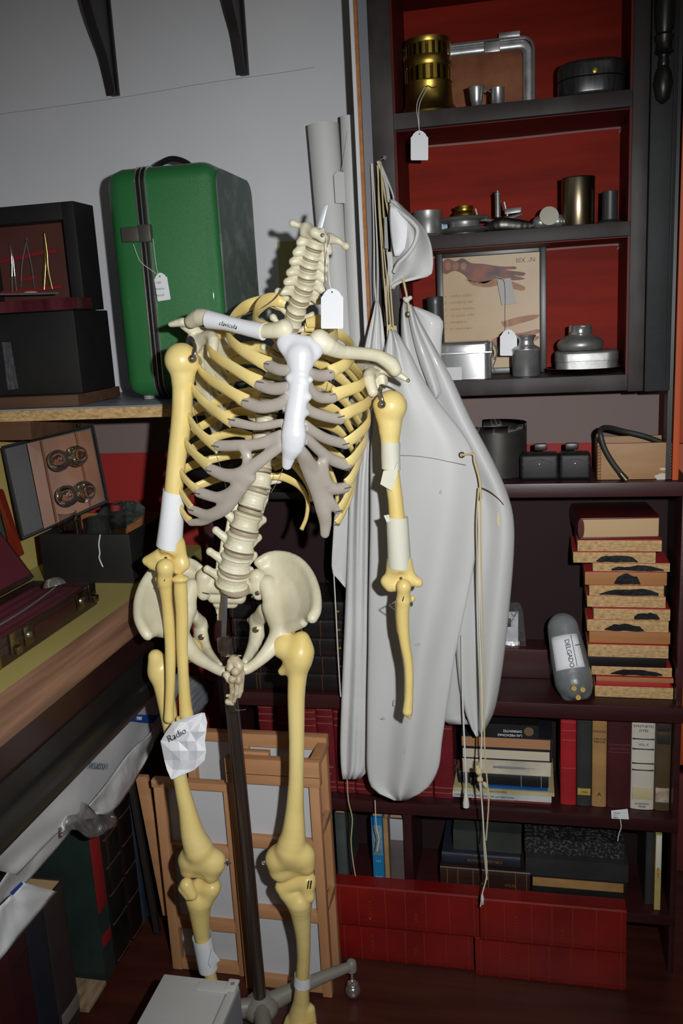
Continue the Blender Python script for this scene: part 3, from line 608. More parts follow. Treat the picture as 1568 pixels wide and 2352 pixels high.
tube('wire_coil', [S(365+3*math.cos(k*1.6), 1338+k+3*math.sin(k*1.6), Yh-.018) for k in range(14)], .0008, M_chrome, SK, n=2, seg=5)
for (x, y, Y) in ((379, 1328, Yh-.0275), (926, 1374, Yr-.0255)): tube('wire_pin', [S(x+2, y-8, Y), S(x-2, y+7, Y-.0005)], .0010, M_black, SK, curve=False, seg=5)
# shoulder hooks and screws
M_dks = mat('dark_steel', (150, 145, 138), .38, .9)
for pts, scr in (([S(436, 784, 1.305), S(447, 792, 1.26), S(447, 808, 1.243), S(443, 823, 1.243)], S(443, 824, 1.246)), ([S(878, 885, 1.34), S(873, 900, 1.308), S(876, 915, 1.298), S(880, 928, 1.30)], S(877, 929, 1.306))):
    tube('shoulder_hook', pts, .0030, M_dks, SK, rad2=.0016, ref=(0, 1, 0))
    lathe('screw', [(0, 0), (.0058, .0005), (.0062, .002), (.0052, .005), (.002, .008), (0, .009)], scr, M_dks, SK, axis=(.1, -1, .1), seg=16)
tube('shoulder_hook', [S(876, 884, 1.335), S(893, 890, 1.325), S(908, 898, 1.325)], .0028, M_dks, SK, rad2=.0015, ref=(0, 0, 1))
torus('wire_eye', S(937, 874, 1.33), .0022, .0007, M_dks, SK)
lathe('glenoid_cup', [(.0, 0), (.010, .0006), (.0125, .003), (.011, .0032), (0, .0012)], S(441, 790, 1.306), mat('dark_rubber', (58, 56, 60), .3), SK, axis=(-.5, -.8, 0))
# --- legs
Yf = 1.275
pr = [ball(S(438, 1492, 1.32), .021), cap(S(430, 1500, 1.315), S(380, 1525, 1.30), .0125, .014)]
pr += [cap(S(357, 1508, 1.30), S(362, 1545, 1.295), .0128, .016)] + chain([S(368, 1540, 1.295), S(378, 1590, 1.29), S(391, 1660, 1.285), S(404, 1730, 1.28), S(416, 1800, 1.276), S(430, 1860, 1.272), S(442, 1915, Yf-.006), S(456, 1950, Yf-.006)], [.0185, .0160, .0142, .0128, .0122, .0150, .0205, .0255], None, 1, 3)
pr += [cap(S(492, 1985, Yf), S(484, 2005, Yf), .0165, .0165), cap(S(430, 1978, Yf), S(432, 1998, Yf), .0135, .0145), cap(S(440, 1972, Yf), S(486, 1978, Yf), .0225, .0225), cap(S(445, 1990, Yf+.004), S(480, 2002, Yf+.004), .015, .016), cap(S(502, 1975, Yf), S(500, 1985, Yf), .008, .009), cut(ball(S(458, 2026, Yf-.016), .0085))]
sdf('femur', pr, .0026, .011, M_bone, SK, smooth_it=2)
pr = [cap(S(428, 2032, Yf-.026), S(442, 2056, Yf-.028), .0118, .0092), cap(S(420, 2040, Yf-.026), S(432, 2058, Yf-.028), .0088, .0075)]
sdf('patella', pr, .0018, .004, M_bone, SK)
pr = [cap(S(436, 2038, Yf+.004), S(488, 2036, Yf+.004), .0145, .0145, (0, 0, 1), 1.15), cap(S(484, 2042, Yf+.004), S(470, 2065, Yf+.004), .017, .0165), cap(S(440, 2050, Yf), S(450, 2075, Yf), .0145, .0145), cap(S(456, 2026, Yf+.006), S(462, 2034, Yf+.006), .008, .010)]
pr += chain([S(458, 2068, Yf+.002), S(459, 2100, Yf+.006), S(464, 2150, Yf+.012), S(474, 2200, Yf+.018), S(484, 2245, Yf+.024), S(496, 2300, Yf+.03), S(504, 2350, Yf+.036)], [.0225, .0185, .0138, .0118, .0110, .0118, .016], None, 1, 3)
sdf('tibia', pr, .0024, .006, M_bone, SK)
# right-hand leg
pr = [ball(S(652, 1482, 1.30), .0215), cap(S(655, 1485, 1.30), S(688, 1505, 1.29), .0180, .0185), cap(S(690, 1480, 1.296), S(688, 1515, 1.292), .0165, .018), cap(S(694, 1468, 1.295), S(698, 1492, 1.295), .0098, .0125), cap(S(676, 1470, 1.30), S(692, 1462, 1.30), .0055, .006), cap(S(668, 1525, 1.29), S(648, 1542, 1.295), .0110, .0075)]
pr += chain([S(690, 1500, 1.29), S(684, 1545, 1.29), S(680, 1600, 1.287), S(681, 1700, 1.283), S(680, 1790, 1.28), S(677, 1860, 1.277), S(674, 1915, 1.272), S(668, 1950, 1.27)], [.0185, .0160, .0145, .0130, .0128, .0155, .0205, .0265], None, 1, 3)
pr += [cap(S(634, 1974, 1.274), S(640, 2000, 1.274), .0165, .0168), cap(S(700, 1966, 1.274), S(704, 1990, 1.274), .0128, .0148), cap(S(642, 1970, 1.274), S(694, 1966, 1.274), .0225, .0215), cap(S(650, 1992, 1.28), S(692, 1990, 1.28), .015, .016), cap(S(662, 2004, 1.27), S(650, 2010, 1.27), .010, .010), cut(ball(S(684, 2026, 1.256), .0105))]
sdf('femur', pr, .0026, .011, M_bone, SK, smooth_it=2)
pr = [cap(S(650, 2036, 1.278), S(706, 2020, 1.278), .0145, .0150, (0, 0, 1), 1.15), cap(S(660, 2050, 1.278), S(684, 2072, 1.278), .0155, .0175), cap(S(708, 2035, 1.274), S(704, 2060, 1.274), .0125, .012), ball(S(712, 2062, 1.268), .0075)]
pr += chain([S(688, 2070, 1.276), S(691, 2100, 1.28), S(696, 2150, 1.287), S(697, 2200, 1.295), S(694, 2250, 1.302), S(692, 2300, 1.312), S(688, 2335, 1.318)], [.0225, .0175, .0132, .0118, .0118, .0150, .0215], None, 1, 3)
pr += [cap(S(668, 2345, 1.315), S(660, 2365, 1.31), .012, .011), cap(S(712, 2318, 1.315), S(716, 2345, 1.315), .0095, .009)]
sdf('tibia', pr, .0024, .006, M_bone, SK)
fl = [cap(S(660, 2372, 1.305), S(688, 2385, 1.29), .015, .018), cap(S(700, 2372, 1.31), S(712, 2362, 1.29), .012, .009), ball(S(722, 2358, 1.285), .007), ball(S(730, 2364, 1.28), .006)]
sdf('foot_bones', fl, .0022, .005, M_bone, SK)
# screws and pins at the knees
tube('knee_screw', [S(508, 1982, 1.272), S(530, 1983, 1.27)], .0014, M_dks, SK, curve=False, seg=8)
obox('wing_nut', S(522, 1983, 1.27), (.003, 0, 0), (0, .002, 0), (0, 0, .009), mat('rusty_nut', (120, 80, 80), .4, .8), SK, bv=.0004)
tube('knee_screw', [S(612, 1980, 1.27), S(600, 1982, 1.268)], .0012, M_chrome, SK, curve=False, seg=8)
torus('wire_eye', S(605, 1982, 1.268), .003, .0009, M_chrome, SK)
for dx in (-3, 3): tube('wire_pin', [S(712+dx, 2023, 1.2585), S(709+dx, 2041, 1.2585)], .0011, M_black, SK, curve=False, seg=5)
# --- pelvis
def hipbone(cr, rC, cen, low, ramus, isch, extra):
    pr = []
    mm = []; A = crom(cr, 9); Nn = Vector((0, 1, 0))
    for i, q in enumerate(A):
        f = i/(len(A)-1)*(len(cen)-1); j = min(int(f), len(cen)-2); c = Vector(cen[j]).lerp(Vector(cen[j+1]), f-j)
        m1 = c.lerp(q, .55)+Vector((0, .014, 0))
        mm += [cap(c, m1, .0105, .0085, Nn, 1.9), cap(m1, q, .0085, .0075, Nn, 2.0)]
    pr.append(('m', mm)); pr += chain(cr, rC, None, 1, 3)
    pr += low
    pr += chain(ramus[0], ramus[1], None, 1, 3)
    for c in isch: pr += chain(c[0], c[1], Vector((.5, .8, 0)), 1.6, 2)
    pr += extra
    return sdf('hip_bone', pr, .0022, .006, M_cbone, SK, smooth_it=5)
hipbone([S(592, 1292, 1.385), S(618, 1277, 1.395), S(650, 1275, 1.39), S(684, 1288, 1.37), S(710, 1318, 1.34), S(725, 1360, 1.30), S(726, 1400, 1.265), S(716, 1420, 1.25)], [.006, .006, .0056, .0056, .006, .0066, .0072, .008],
        [S(612, 1345, 1.36), S(630, 1380, 1.345), S(645, 1410, 1.33), S(660, 1430, 1.31)],
        [cap(S(625, 1395, 1.34), S(650, 1445, 1.315), .017, .021), cap(S(612, 1340, 1.36), S(630, 1400, 1.34), .014, .016), ('m', [cap(S(650-k*1.5, 1446-k*4, 1.310+k*.004), S(696+k*2.0, 1432-k*6.5, 1.272+k*.0055), .0120, .0070, (0, 1, 0), 1.6) for k in range(14)]), cap(S(645, 1460, 1.31), S(628, 1485, 1.30), .0185, .0135), cut(ball(S(664, 1500, 1.295), .0235))],
        ([S(640, 1465, 1.305), S(615, 1497, 1.285), S(590, 1522, 1.265), S(566, 1538, 1.25), S(560, 1535, 1.25)], [.0165, .0125, .0092, .0085, .0088]),
        [([S(606, 1405, 1.36), S(588, 1428, 1.385), S(572, 1425, 1.40)], [.015, .014, .006]), ([S(588, 1428, 1.385), S(590, 1455, 1.375), S(580, 1490, 1.35), S(562, 1522, 1.30)], [.015, .017, .013, .008])], [])
hipbone([S(458, 1305, 1.385), S(438, 1292, 1.39), S(400, 1286, 1.385), S(362, 1302, 1.36), S(334, 1335, 1.325), S(318, 1378, 1.29), S(318, 1420, 1.255), S(330, 1448, 1.24), S(338, 1460, 1.237)], [.006, .006, .0056, .0056, .006, .0066, .007, .0078, .007],
        [S(440, 1355, 1.36), S(425, 1385, 1.345), S(408, 1415, 1.33), S(392, 1440, 1.31)],
        [cap(S(430, 1400, 1.34), S(405, 1455, 1.315), .016, .020), cap(S(440, 1345, 1.36), S(428, 1400, 1.34), .013, .015), ('m', [cap(S(402+k*1.5, 1456-k*4, 1.310+k*.004), S(350-k*2.0, 1452-k*6.5, 1.262+k*.0055), .0120, .0070, (0, 1, 0), 1.6) for k in range(14)]), cap(S(410, 1465, 1.31), S(430, 1495, 1.30), .0185, .014), cut(ball(S(398, 1512, 1.30), .0225))],
        ([S(418, 1472, 1.305), S(448, 1505, 1.285), S(480, 1527, 1.265), S(512, 1543, 1.25), S(522, 1540, 1.25)], [.0175, .0130, .0092, .0085, .0088]),
        [([S(442, 1412, 1.36), S(462, 1432, 1.385), S(474, 1440, 1.40)], [.015, .014, .006]), ([S(460, 1432, 1.385), S(462, 1465, 1.375), S(478, 1500, 1.35), S(505, 1530, 1.30)], [.015, .018, .013, .008])], [])
pr = [cap(S(500, 1335, 1.375), S(565, 1338, 1.375), .020, .020), cap(S(470, 1325, 1.362), S(468, 1365, 1.362), .0150, .0110), cap(S(500, 1345, 1.37), S(470, 1345, 1.362), .0155, .0130), cap(S(590, 1325, 1.362), S(594, 1365, 1.362), .0140, .0105), cap(S(560, 1345, 1.37), S(594, 1345, 1.362), .0155, .0130),
      cap(S(490, 1370, 1.385), S(550, 1372, 1.385), .012, .012), cap(S(500, 1385, 1.395), S(535, 1385, 1.395), .0095, .0095)]
for (x, y, rr) in ((506, 1396, .0085), (507, 1406, .007), (508, 1416, .0056), (507, 1423, .0042)): pr.append(cap(S(x-6, y, 1.40), S(x+6, y, 1.40), rr*.62, rr*.62))
sdf('sacrum', pr, .0019, .0035, M_cbone, SK)
for (x, y, Y) in ((381, 1282, Yh-.0135), (921, 1328, Yr-.0125)): lathe('bolt_hole', [(0, 0), (.0022, 0), (.0022, .0015), (0, .0016)], S(x, y, Y), M_black, SK, axis=(0, -1, .3), seg=10)
for (x, y, Y, r) in ((592, 1362, 1.338, .0036), (463, 1463, 1.348, .0048), (588, 1446, 1.348, .0048)):
    lathe('washer', [(0, 0), (r, 0), (r*1.1, .001), (r*.6, .0022), (r*.5, .0015), (0, .002)], S(x, y, Y), mat('rusty_washer', (128, 112, 92), .4, .7), SK, axis=(0, -1, .1), seg=14)
tube('wire_pin', [S(465, 1361, 1.345), S(480, 1364, 1.345)], .0011, M_dks, SK, curve=False, seg=5)
tube('wire_pin', [S(577, 1371, 1.345), S(585, 1370, 1.345)], .0016, M_chrome, SK, curve=False, seg=5)
# ball chain and suspension wires
tube('fine_chain', [S(655, 655, 1.325), S(632, 685, 1.325), S(603, 706, 1.32), S(575, 718, 1.315), S(545, 728, 1.32)], .0008, M_chrome, SK, seg=4)
for pts in ([(495, 1040, 1.235), (510, 1085, 1.25), (520, 1125, 1.26), (530, 1165, 1.30)], [(649, 1078, 1.21), (640, 1100, 1.25), (622, 1132, 1.31)], [(768, 872, 1.29), (760, 892, 1.32), (740, 930, 1.35)], [(444, 928, 1.30), (452, 965, 1.33), (460, 980, 1.35)]):
    tube('suspension_wire', [S(*p) for p in pts], .0005, M_steel, SK, seg=4, n=3)
# ================= stand =================
M_pole = mat('dark_chrome_pole', (112, 98, 92), .3, .85)
M_base = mat('grey_hammered_paint', (132, 128, 118), .45, bump=.15, bscale=70)
ST = thing('skeleton_stand', 'wheeled stand with dark pole and grey star foot holding the skeleton', 'stand', (P(600, 2340, Z=.05).x, 1.33, 0))
b0 = P(601, 2335, Y=1.335)
tube('pole', [P(519, 1484, Y=1.335), P(527, 1560, Y=1.335), P(560, 1890, Y=1.335), b0], .0122, M_pole, ST, seg=20, curve=False)
obox('flat_bar', P(515, 1428, Y=1.333), (.0085, 0, 0), (0, .003, 0), P(518, 1366, Y=1.333)-P(514, 1492, Y=1.333), mat('grey_steel_bar', (140, 144, 150), .4, .9), ST, bv=.0005)
lathe('collar', [(.0128, 0), (.0132, .004), (.0132, .022), (.009, .026), (.006, .027)], P(518, 1495, Y=1.335), M_pole, ST, axis=(0, 0, 1))
tube('set_screw', [P(520, 1508, Y=1.322), P(548, 1506, Y=1.31)], .0018, M_chrome, ST, curve=False, seg=6)
hub = (b0.x, 1.335, .055)
lathe('hub', [(.030, 0), (.034, .006), (.034, .018), (.026, .028), (.014, .034), (.0112, .036)], (hub[0], hub[1], .048), M_base, ST)
tip0 = P(805, 2190, Y=1.45)
legd = Vector((tip0.x-hub[0], tip0.y-hub[1], 0)); L0 = legd.length; a0 = math.atan2(legd.y, legd.x)
for k in range(3):
    a = a0+(0, 2.88, 4.45)[k]; d = Vector((math.cos(a), math.sin(a), 0)); tip = Vector(hub)+d*L0; tip.z = .072
    hb = Vector(hub)+Vector((0, 0, .006))+d*.02
    lg = tube('leg', [hb, hb.lerp(tip, .5)+Vector((0, 0, .004)), tip], [.017, .0125, .0095], M_base, ST, seg=12, rad2=[.020, .013, .010], ref=(0, 0, 1))
    lathe('caster_socket', [(.0105, 0), (.011, .012), (.0095, .020), (.005, .024), (0, .025)], tip-Vector((0, 0, .010)), M_base, lg)
    lathe('caster_stem', [(.003, 0), (.003, .02)], tip-Vector((0, 0, .03)), M_chrome, lg, seg=10)
    lathe('caster_ball', [(0, 0)]+[(.0155*math.sin(t_*math.pi/10), .0155-.0155*math.cos(t_*math.pi/10)) for t_ in range(1, 10)]+[(0, .031)], (tip.x, tip.y, .0005), M_chrome, lg)
    torus('caster_hood', (tip.x, tip.y, .030), .009, .003, M_chrome, lg, axis=(0, 0, 1))
# hand bones hanging at the pubis
hb = [cap(S(538, 1516, 1.225), S(546, 1524, 1.222), .0085, .008), cap(S(530, 1520, 1.222), S(528, 1535, 1.22), .006, .006), cap(S(550, 1530, 1.22), S(548, 1555, 1.218), .007, .0055), ball(S(541, 1543, 1.21), .0072), ball(S(520, 1550, 1.222), .006), ball(S(534, 1560, 1.216), .0065), ball(S(548, 1563, 1.216), .006), cap(S(520, 1550, 1.222), S(526, 1562, 1.22), .005, .005),
      cap(S(531, 1562, 1.22), S(533, 1588, 1.222), .0046, .0036), cap(S(533, 1590, 1.222), S(528, 1610, 1.224), .0038, .0034), ball(S(524, 1612, 1.224), .0055), cap(S(524, 1612, 1.224), S(534, 1616, 1.224), .0046, .0036), cap(S(545, 1565, 1.218), S(543, 1592, 1.22), .0044, .0036), cap(S(542, 1594, 1.22), S(537, 1612, 1.222), .0038, .003), cap(S(556, 1545, 1.222), S(554, 1585, 1.224), .0046, .0036), cap(S(553, 1588, 1.224), S(549, 1600, 1.224), .0036, .003), ball(S(522, 1598, 1.22), .003)]
HB = sdf('hand_bones', hb, .0012, .0018, M_handbone, None, origin=S(540, 1560, 1.22))
tag(HB, 'small bundle of wired ivory hand bones hanging at the pubis', 'bones')
tube('loose_wire', [S(538, 1612, 1.215), S(541, 1630, 1.215), S(552, 1631, 1.213), S(565, 1629, 1.213)], .0004, M_chrome, HB, seg=4)
tube('top_wire', [S(522, 1504, 1.235), S(540, 1506, 1.215), S(553, 1506, 1.225)], .001, M_chrome, HB, seg=5)
# paper wraps round the bones
def wrap(name, top, bot, rt_, rb_, label, flap=None, m=None, n=18, y0=0):
    """open paper sleeve with real thickness, slightly creased"""
    top, bot = Vector(top), Vector(bot); ax = (bot-top).normalized(); u, v = axes(ax); bm = bmesh.new(); rows = []
    rnd = random.Random(label)
    K = 9; ph = [rnd.uniform(0, 6) for _ in range(4)]
    for inner in (0, 1):
        rr = []
        for j in range(K):
            f = j/(K-1); ring = []
            for k in range(n):
                a = 2*math.pi*k/n; cr = 1+.022*math.sin(3*a+ph[0]+3*f)+.006*math.sin(5*a+ph[1]-7*f)
                rad = (rt_+(rb_-rt_)*f)*cr-(.0004 if inner else 0)
                ring.append(bm.verts.new(top.lerp(bot, f)+(u*math.cos(a)+v*math.sin(a))*rad+ax*(.002*math.sin(a+ph[2]) if j in (0, K-1) else 0)))
            rr.append(ring)
        rows.append(rr)
    for rr in rows:
        for j in range(K-1):
            for k in range(n): bm.faces.new((rr[j][k], rr[j][(k+1) % n], rr[j+1][(k+1) % n], rr[j+1][k]))
    for j in (0, K-1):
        for k in range(n): bm.faces.new((rows[0][j][k], rows[0][j][(k+1) % n], rows[1][j][(k+1) % n], rows[1][j][k]))
    o = frombm(name, bm, m or M_paper, None, True, origin=top)
    tag(o, label, 'paper label')
    if flap: slab('flap', [Vector(f) for f in flap], (0, .0005, 0), m or M_paper, o)
    return o
wrap('paper_sleeve', S(399, 1128, Yh-.004), S(388, 1256, Yh-.006), .0172, .0208, 'white paper sleeve wrapped round the left upper arm bone above the elbow')
wrap('paper_sleeve', S(896, 1016, Yr-.001), S(898, 1078, Yr-.001), .0150, .0148, 'short cream paper sleeve at the top of the right upper arm bone', m=M_cream, flap=[S(880, 1082, Yr-.0195), S(906, 1078, Yr-.0195), S(913, 1060, Yr-.0195), S(912, 1090, Yr-.0195), S(900, 1128, Yr-.0195), S(873, 1112, Yr-.0195)])
wrap('paper_sleeve', S(911, 1186, Yr-.001), S(917, 1302, Yr-.001), .0172, .0190, 'long cream paper sleeve on the lower half of the right upper arm bone', m=M_cream, flap=[S(881, 1184, Yr-.02), S(893, 1182, Yr-.02), S(896, 1196, Yr-.019), S(888, 1200, Yr-.02)])
wrap('paper_sleeve', S(464, 2150, Yf+.012), S(478, 2222, Yf+.02), .0180, .0180, 'white paper sleeve wrapped round the left shin bone above the box', flap=[S(486, 2180, Yf-.004), S(505, 2206, Yf-.006), S(484, 2222, Yf-.004), S(478, 2212, Yf-.004)])
wrap('paper_sleeve', S(695, 2240, 1.304), S(694, 2262, 1.306), .0150, .0155, 'scrap of white paper round the right shin bone near the ankle')
# crumpled paper bag on the forearm
def crumple(name, outline, Yc, amp, m, label, cat, seed=1, nx=14, ny=16, th=.012):
    rnd = random.Random(seed); ys = sorted(outline); y0, y1 = ys[0][0], ys[-1][0]
    bm = bmesh.new(); sides = []
    off = [[(rnd.uniform(-1, 1)) for _ in range(nx)] for _ in range(ny)]
    for sd in (-1, 1):
        g = []
        for j in range(ny):
            y = y0+(y1-y0)*j/(ny-1); xl = float(np.interp(y, [q[0] for q in ys], [q[1] for q in ys])); xr = float(np.interp(y, [q[0] for q in ys], [q[2] for q in ys])); row = []
            for i in range(nx):
                f = i/(nx-1); e = min(1, 4*f*(1-f)*1.6)
                Y = Yc+sd*(th*e*math.sin(math.pi*min(1, (j+.6)/(ny-1)*1.1))*.8)+amp*off[j][i]*e
                row.append(bm.verts.new(P(xl+(xr-xl)*f, y, Y=Y)))
            g.append(row)
        sides.append(g)
    for g in sides:
        for j in range(ny-1):
            for i in range(nx-1):
                if (i+j) % 2: bm.faces.new((g[j][i], g[j][i+1], g[j+1][i+1])); bm.faces.new((g[j][i], g[j+1][i+1], g[j+1][i]))
                else: bm.faces.new((g[j][i], g[j][i+1], g[j+1][i])); bm.faces.new((g[j][i+1], g[j+1][i+1], g[j+1][i]))
    bmesh.ops.remove_doubles(bm, verts=bm.verts[:], dist=.0008)
    o = frombm(name, bm, m, None, False, origin=P(ys[0][1], y0, Y=Yc)); tag(o, label, cat); return o
pb = crumple('paper_label', [(1637, 462, 470), (1650, 405, 475), (1665, 392, 476), (1700, 368, 470), (1730, 374, 474), (1760, 380, 466), (1775, 386, 430), (1790, 393, 397)], 1.215, .0045, M_paper, 'crumpled white paper with handwriting hanging from the left wrist', 'paper label', seed=5, th=.008, nx=6, ny=8)
text('lettering', 'Radio', P(388, 1706, Y=1.199), P(432, 1682, Y=1.199)-P(388, 1706, Y=1.199), (0, 0, 1), .0165, M_ink, pb, shear=.25, thin=.022)
# string tags
def hangtag(attach, hole, x0, x1, y0, y1, Y, label, text_=None, m=None, ang=0.0, strings=None):
    t = thing('string_tag', label, 'tag', P((x0+x1)/2, y0, Y=Y))
    w = (x1-x0)/2; cx = (x0+x1)/2; pts = []
    raw = [(-w*.95, y1), (w*.95, y1), (w, y1-4), (w, y0+w*.75), (w*.80, y0+w*.55), (w*.72, y0+w*.35), (w*.4, y0+w*.05), (0, y0-2), (-w*.4, y0+w*.05), (-w*.72, y0+w*.35), (-w*.80, y0+w*.55), (-w, y0+w*.75), (-w, y1-4)]
    for dx, y in raw:
        yy = y-y0; X_ = cx+dx*math.cos(ang)-yy*math.sin(ang)*.0+ (yy*math.tan(ang)); pts.append(P(X_, y0+yy+dx*math.sin(ang)*-1, Y=Y))
    c = slab('card', pts, (0, .0006, 0), m or M_paper, t)
    h = P(cx, y0+7, Y=Y-.0006)
    lathe('eyelet', [(.0006, 0), (.0012, 0), (.0012, .0006), (.0006, .0006)], h, M_ink, t, axis=(0, -1, 0), seg=10)
    for s in (strings or [[attach, hole]]):
        tube('string', [Vector(a) for a in s]+[h], .00055, M_string, t, seg=5, n=4)
    if text_:
        for i, ln in enumerate(text_): text('lettering', ln, P(x0+5, y0+(y1-y0)*(.38+.24*i), Y=Y-.0004), P(x1, y0, Y=Y)-P(x0, y0+2, Y=Y), (0, 0, 1), .0072, M_ink, t, shear=.2, thin=.02)
    return t
hangtag(None, None, 737, 788, 664, 755, 1.285, 'blank white string tag hanging from the top neck vertebra', strings=[[S(748, 545, 1.30), S(753, 600, 1.29), S(756, 650, 1.286)], [S(758, 540, 1.31), S(754, 600, 1.29), S(757, 650, 1.286)]])
# ================= sheets and rolls =================
def gridsolid(name, G, th, m, parent=None, smooth=True, origin=None):
    """grid of points -> closed sheet of thickness vector th"""
    ny, nx = len(G), len(G[0]); bm = bmesh.new(); th = Vector(th)
    A = [[bm.verts.new(p) for p in r] for r in G]; B = [[bm.verts.new(Vector(p)+th) for p in r] for r in G]
    for j in range(ny-1):
        for i in range(nx-1):
            bm.faces.new((A[j][i], A[j][i+1], A[j+1][i+1], A[j+1][i])); bm.faces.new((B[j][i], B[j+1][i], B[j+1][i+1], B[j][i+1]))
    for i in range(nx-1):
        bm.faces.new((A[0][i], B[0][i], B[0][i+1], A[0][i+1])); bm.faces.new((A[-1][i], A[-1][i+1], B[-1][i+1], B[-1][i]))
    for j in range(ny-1):
        bm.faces.new((A[j][0], A[j+1][0], B[j+1][0], B[j][0])); bm.faces.new((A[j][-1], B[j][-1], B[j+1][-1], A[j+1][-1]))
    bmesh.ops.remove_doubles(bm, verts=bm.verts[:], dist=1e-5)
    return frombm(name, bm, m, parent, 'full' if smooth else False, origin)
def cloth(name, rows, Yf_, m, parent=None, nx=22, ny=40, th=.002, origin=None, smooth=True):
    """rows: [(y, xl, xr)] outline in the hanging plane, Yf_(f,g) gives the fold depth"""
    ys = [r[0] for r in rows]; G = []
    xl_ = crom([Vector((r[0], r[1], 0)) for r in rows], 6); xr_ = crom([Vector((r[0], r[2], 0)) for r in rows], 6)
    for j in range(ny):
        g = j/(ny-1); y = ys[0]+(ys[-1]-ys[0])*g
        xl = float(np.interp(y, [v.x for v in xl_], [v.y for v in xl_])); xr = float(np.interp(y, [v.x for v in xr_], [v.y for v in xr_]))
        G.append([P(xl+(xr-xl)*i/(nx-1), y, Y=Yf_(i/(nx-1), g)) for i in range(nx)])
    return gridsolid(name, G, (0, th, 0), m, parent, smooth, origin)
sin, cos, pi = math.sin, math.cos, math.pi
M_roll = mat('white_drawing_paper', (204, 204, 202), .6)
def roll(label, top, bot, r, turns=1.35):
    top, bot = Vector(top), Vector(bot); ax = (top-bot).normalized(); u, v = axes(ax); G = []
    N = 44
    for j in (0, .25, .5, .75, 1):
        G.append([bot.lerp(top, j)+(u*cos(2*pi*turns*i/N+2.2)+v*sin(2*pi*turns*i/N+2.2))*(r-.0016*i/N*turns) for i in range(N+1)])
    bm = bmesh.new(); A = [[bm.verts.new(p) for p in row] for row in G]
    B = []
    for j, row in enumerate(G):
        c = bot.lerp(top, (0, .25, .5, .75, 1)[j]); B.append([bm.verts.new(p+(c-p).normalized()*.0005) for p in row])
    for j in range(4):
        for i in range(N): bm.faces.new((A[j][i], A[j][i+1], A[j+1][i+1], A[j+1][i])); bm.faces.new((B[j][i], B[j+1][i], B[j+1][i+1], B[j][i+1]))
    for j in (0, 4):
        for i in range(N): bm.faces.new((A[j][i], A[j][i+1], B[j][i+1], B[j][i]))
    for i in (0, N):
        for j in range(4): bm.faces.new((A[j][i], A[j+1][i], B[j+1][i], B[j][i]))
    o = frombm('paper_roll', bm, M_roll, None, True, origin=bot); tag(o, label, 'paper roll', 'paper rolls beside the shelf unit'); return o
ZT = 1.1605
def onz(x, y, Y, z): q = P(x, y, Y=Y); return Vector((q.x, Y, z))
b = P(795, 940, Y=1.732); roll('wide white paper roll with open top standing left of the shelf unit', P(741, 288, Y=1.735), (b.x, 1.732, ZT+.002), .031)
b = P(842, 940, Y=1.725); roll('narrow white paper roll against the shelf unit side with ink mark at top', P(802, 268, Y=1.715), (b.x-.012, 1.725, ZT+.002), .0185)
ct = slab('paper_tab', [P(766, 402, Y=1.69), P(774, 393, Y=1.69), P(790, 396, Y=1.69), P(793, 467, Y=1.69), P(770, 466, Y=1.69)], (0, .0006, 0), M_roll, origin=P(766, 402, Y=1.69)); tag(ct, 'small blank white paper tab on the paper rolls', 'paper tag')
tube('string', [P(798, 300, Y=1.692), P(784, 395, Y=1.6895)], .0005, M_string, ct, seg=4)
# ================= aprons =================
M_vinyl = mat('white_vinyl', (200, 200, 201), .5, rgb2=(194, 194, 192), scale=5, bump=.05, bscale=14, coat=.1)
M_cloth = mat('white_cotton', (208, 208, 208), .85, rgb2=(198, 198, 198), scale=12, bump=.25, bscale=60)
M_lace = mat('beige_cotton_lace', (196, 178, 136), .85)
M_grom = mat('aged_eyelet', (120, 104, 70), .4, .8)
ap = thing('vinyl_apron', 'white vinyl apron hanging behind the right arm bone, front one with curved lower hem', 'apron', P(880, 372, Y=1.58))
cloth('apron_panel', [(758, 892, 908), (800, 884, 936), (860, 872, 966), (920, 862, 1004), (1000, 853, 1066), (1050, 850, 1090), (1110, 850, 1101), (1200, 850, 1098), (1300, 848, 1088), (1400, 846, 1068), (1500, 845, 1046), (1600, 843, 1030), (1700, 842, 1015), (1760, 842, 1008), (1800, 848, 990), (1818, 862, 972), (1832, 884, 950), (1839, 905, 932)],
      lambda f, g: 1.505-.013*sin(pi*f)**.6-.007*sin(2*pi*f*1.6+1.2+g)*(.35+g*.65)-.002*sin(15*f+7*g), M_vinyl, ap, 40, 70)
tube('hem_stitching', [P(x, y, Y=1.4855) for x, y in ((920, 1046), (950, 1047), (990, 1052), (1030, 1060), (1070, 1068))], .0005, mat('grey_thread', (150, 150, 150), .8), ap, seg=4)
torus('eyelet', P(1060, 1045, Y=1.4935), .0042, .0014, M_grom, ap)
slab('lace_end_left', [P(888, 748, Y=1.51), P(896, 744, Y=1.51), P(898, 772, Y=1.508), P(888, 775, Y=1.508)], (0, .002, 0), M_lace, ap)
slab('lace_end_right', [P(898, 752, Y=1.512), P(910, 748, Y=1.512), P(912, 766, Y=1.508), P(902, 768, Y=1.508)], (0, .002, 0), M_lace, ap)
def lace(pts, r, m, par, name='lace', Y=None): return tube(name, [P(*p[:2], Y=p[2] if len(p) > 2 else Y) for p in pts], r, m, par, n=4, seg=6)
lace([(874, 372, 1.58), (880, 480, 1.555), (893, 620, 1.53), (903, 752, 1.51)], .0014, M_lace, ap)
lace([(868, 376, 1.58), (870, 480, 1.56), (880, 620, 1.54), (890, 752, 1.515)], .0014, M_lace, ap)
lace([(866, 380, 1.578), (874, 500, 1.56), (888, 640, 1.535), (898, 756, 1.512)], .0012, M_lace, ap)
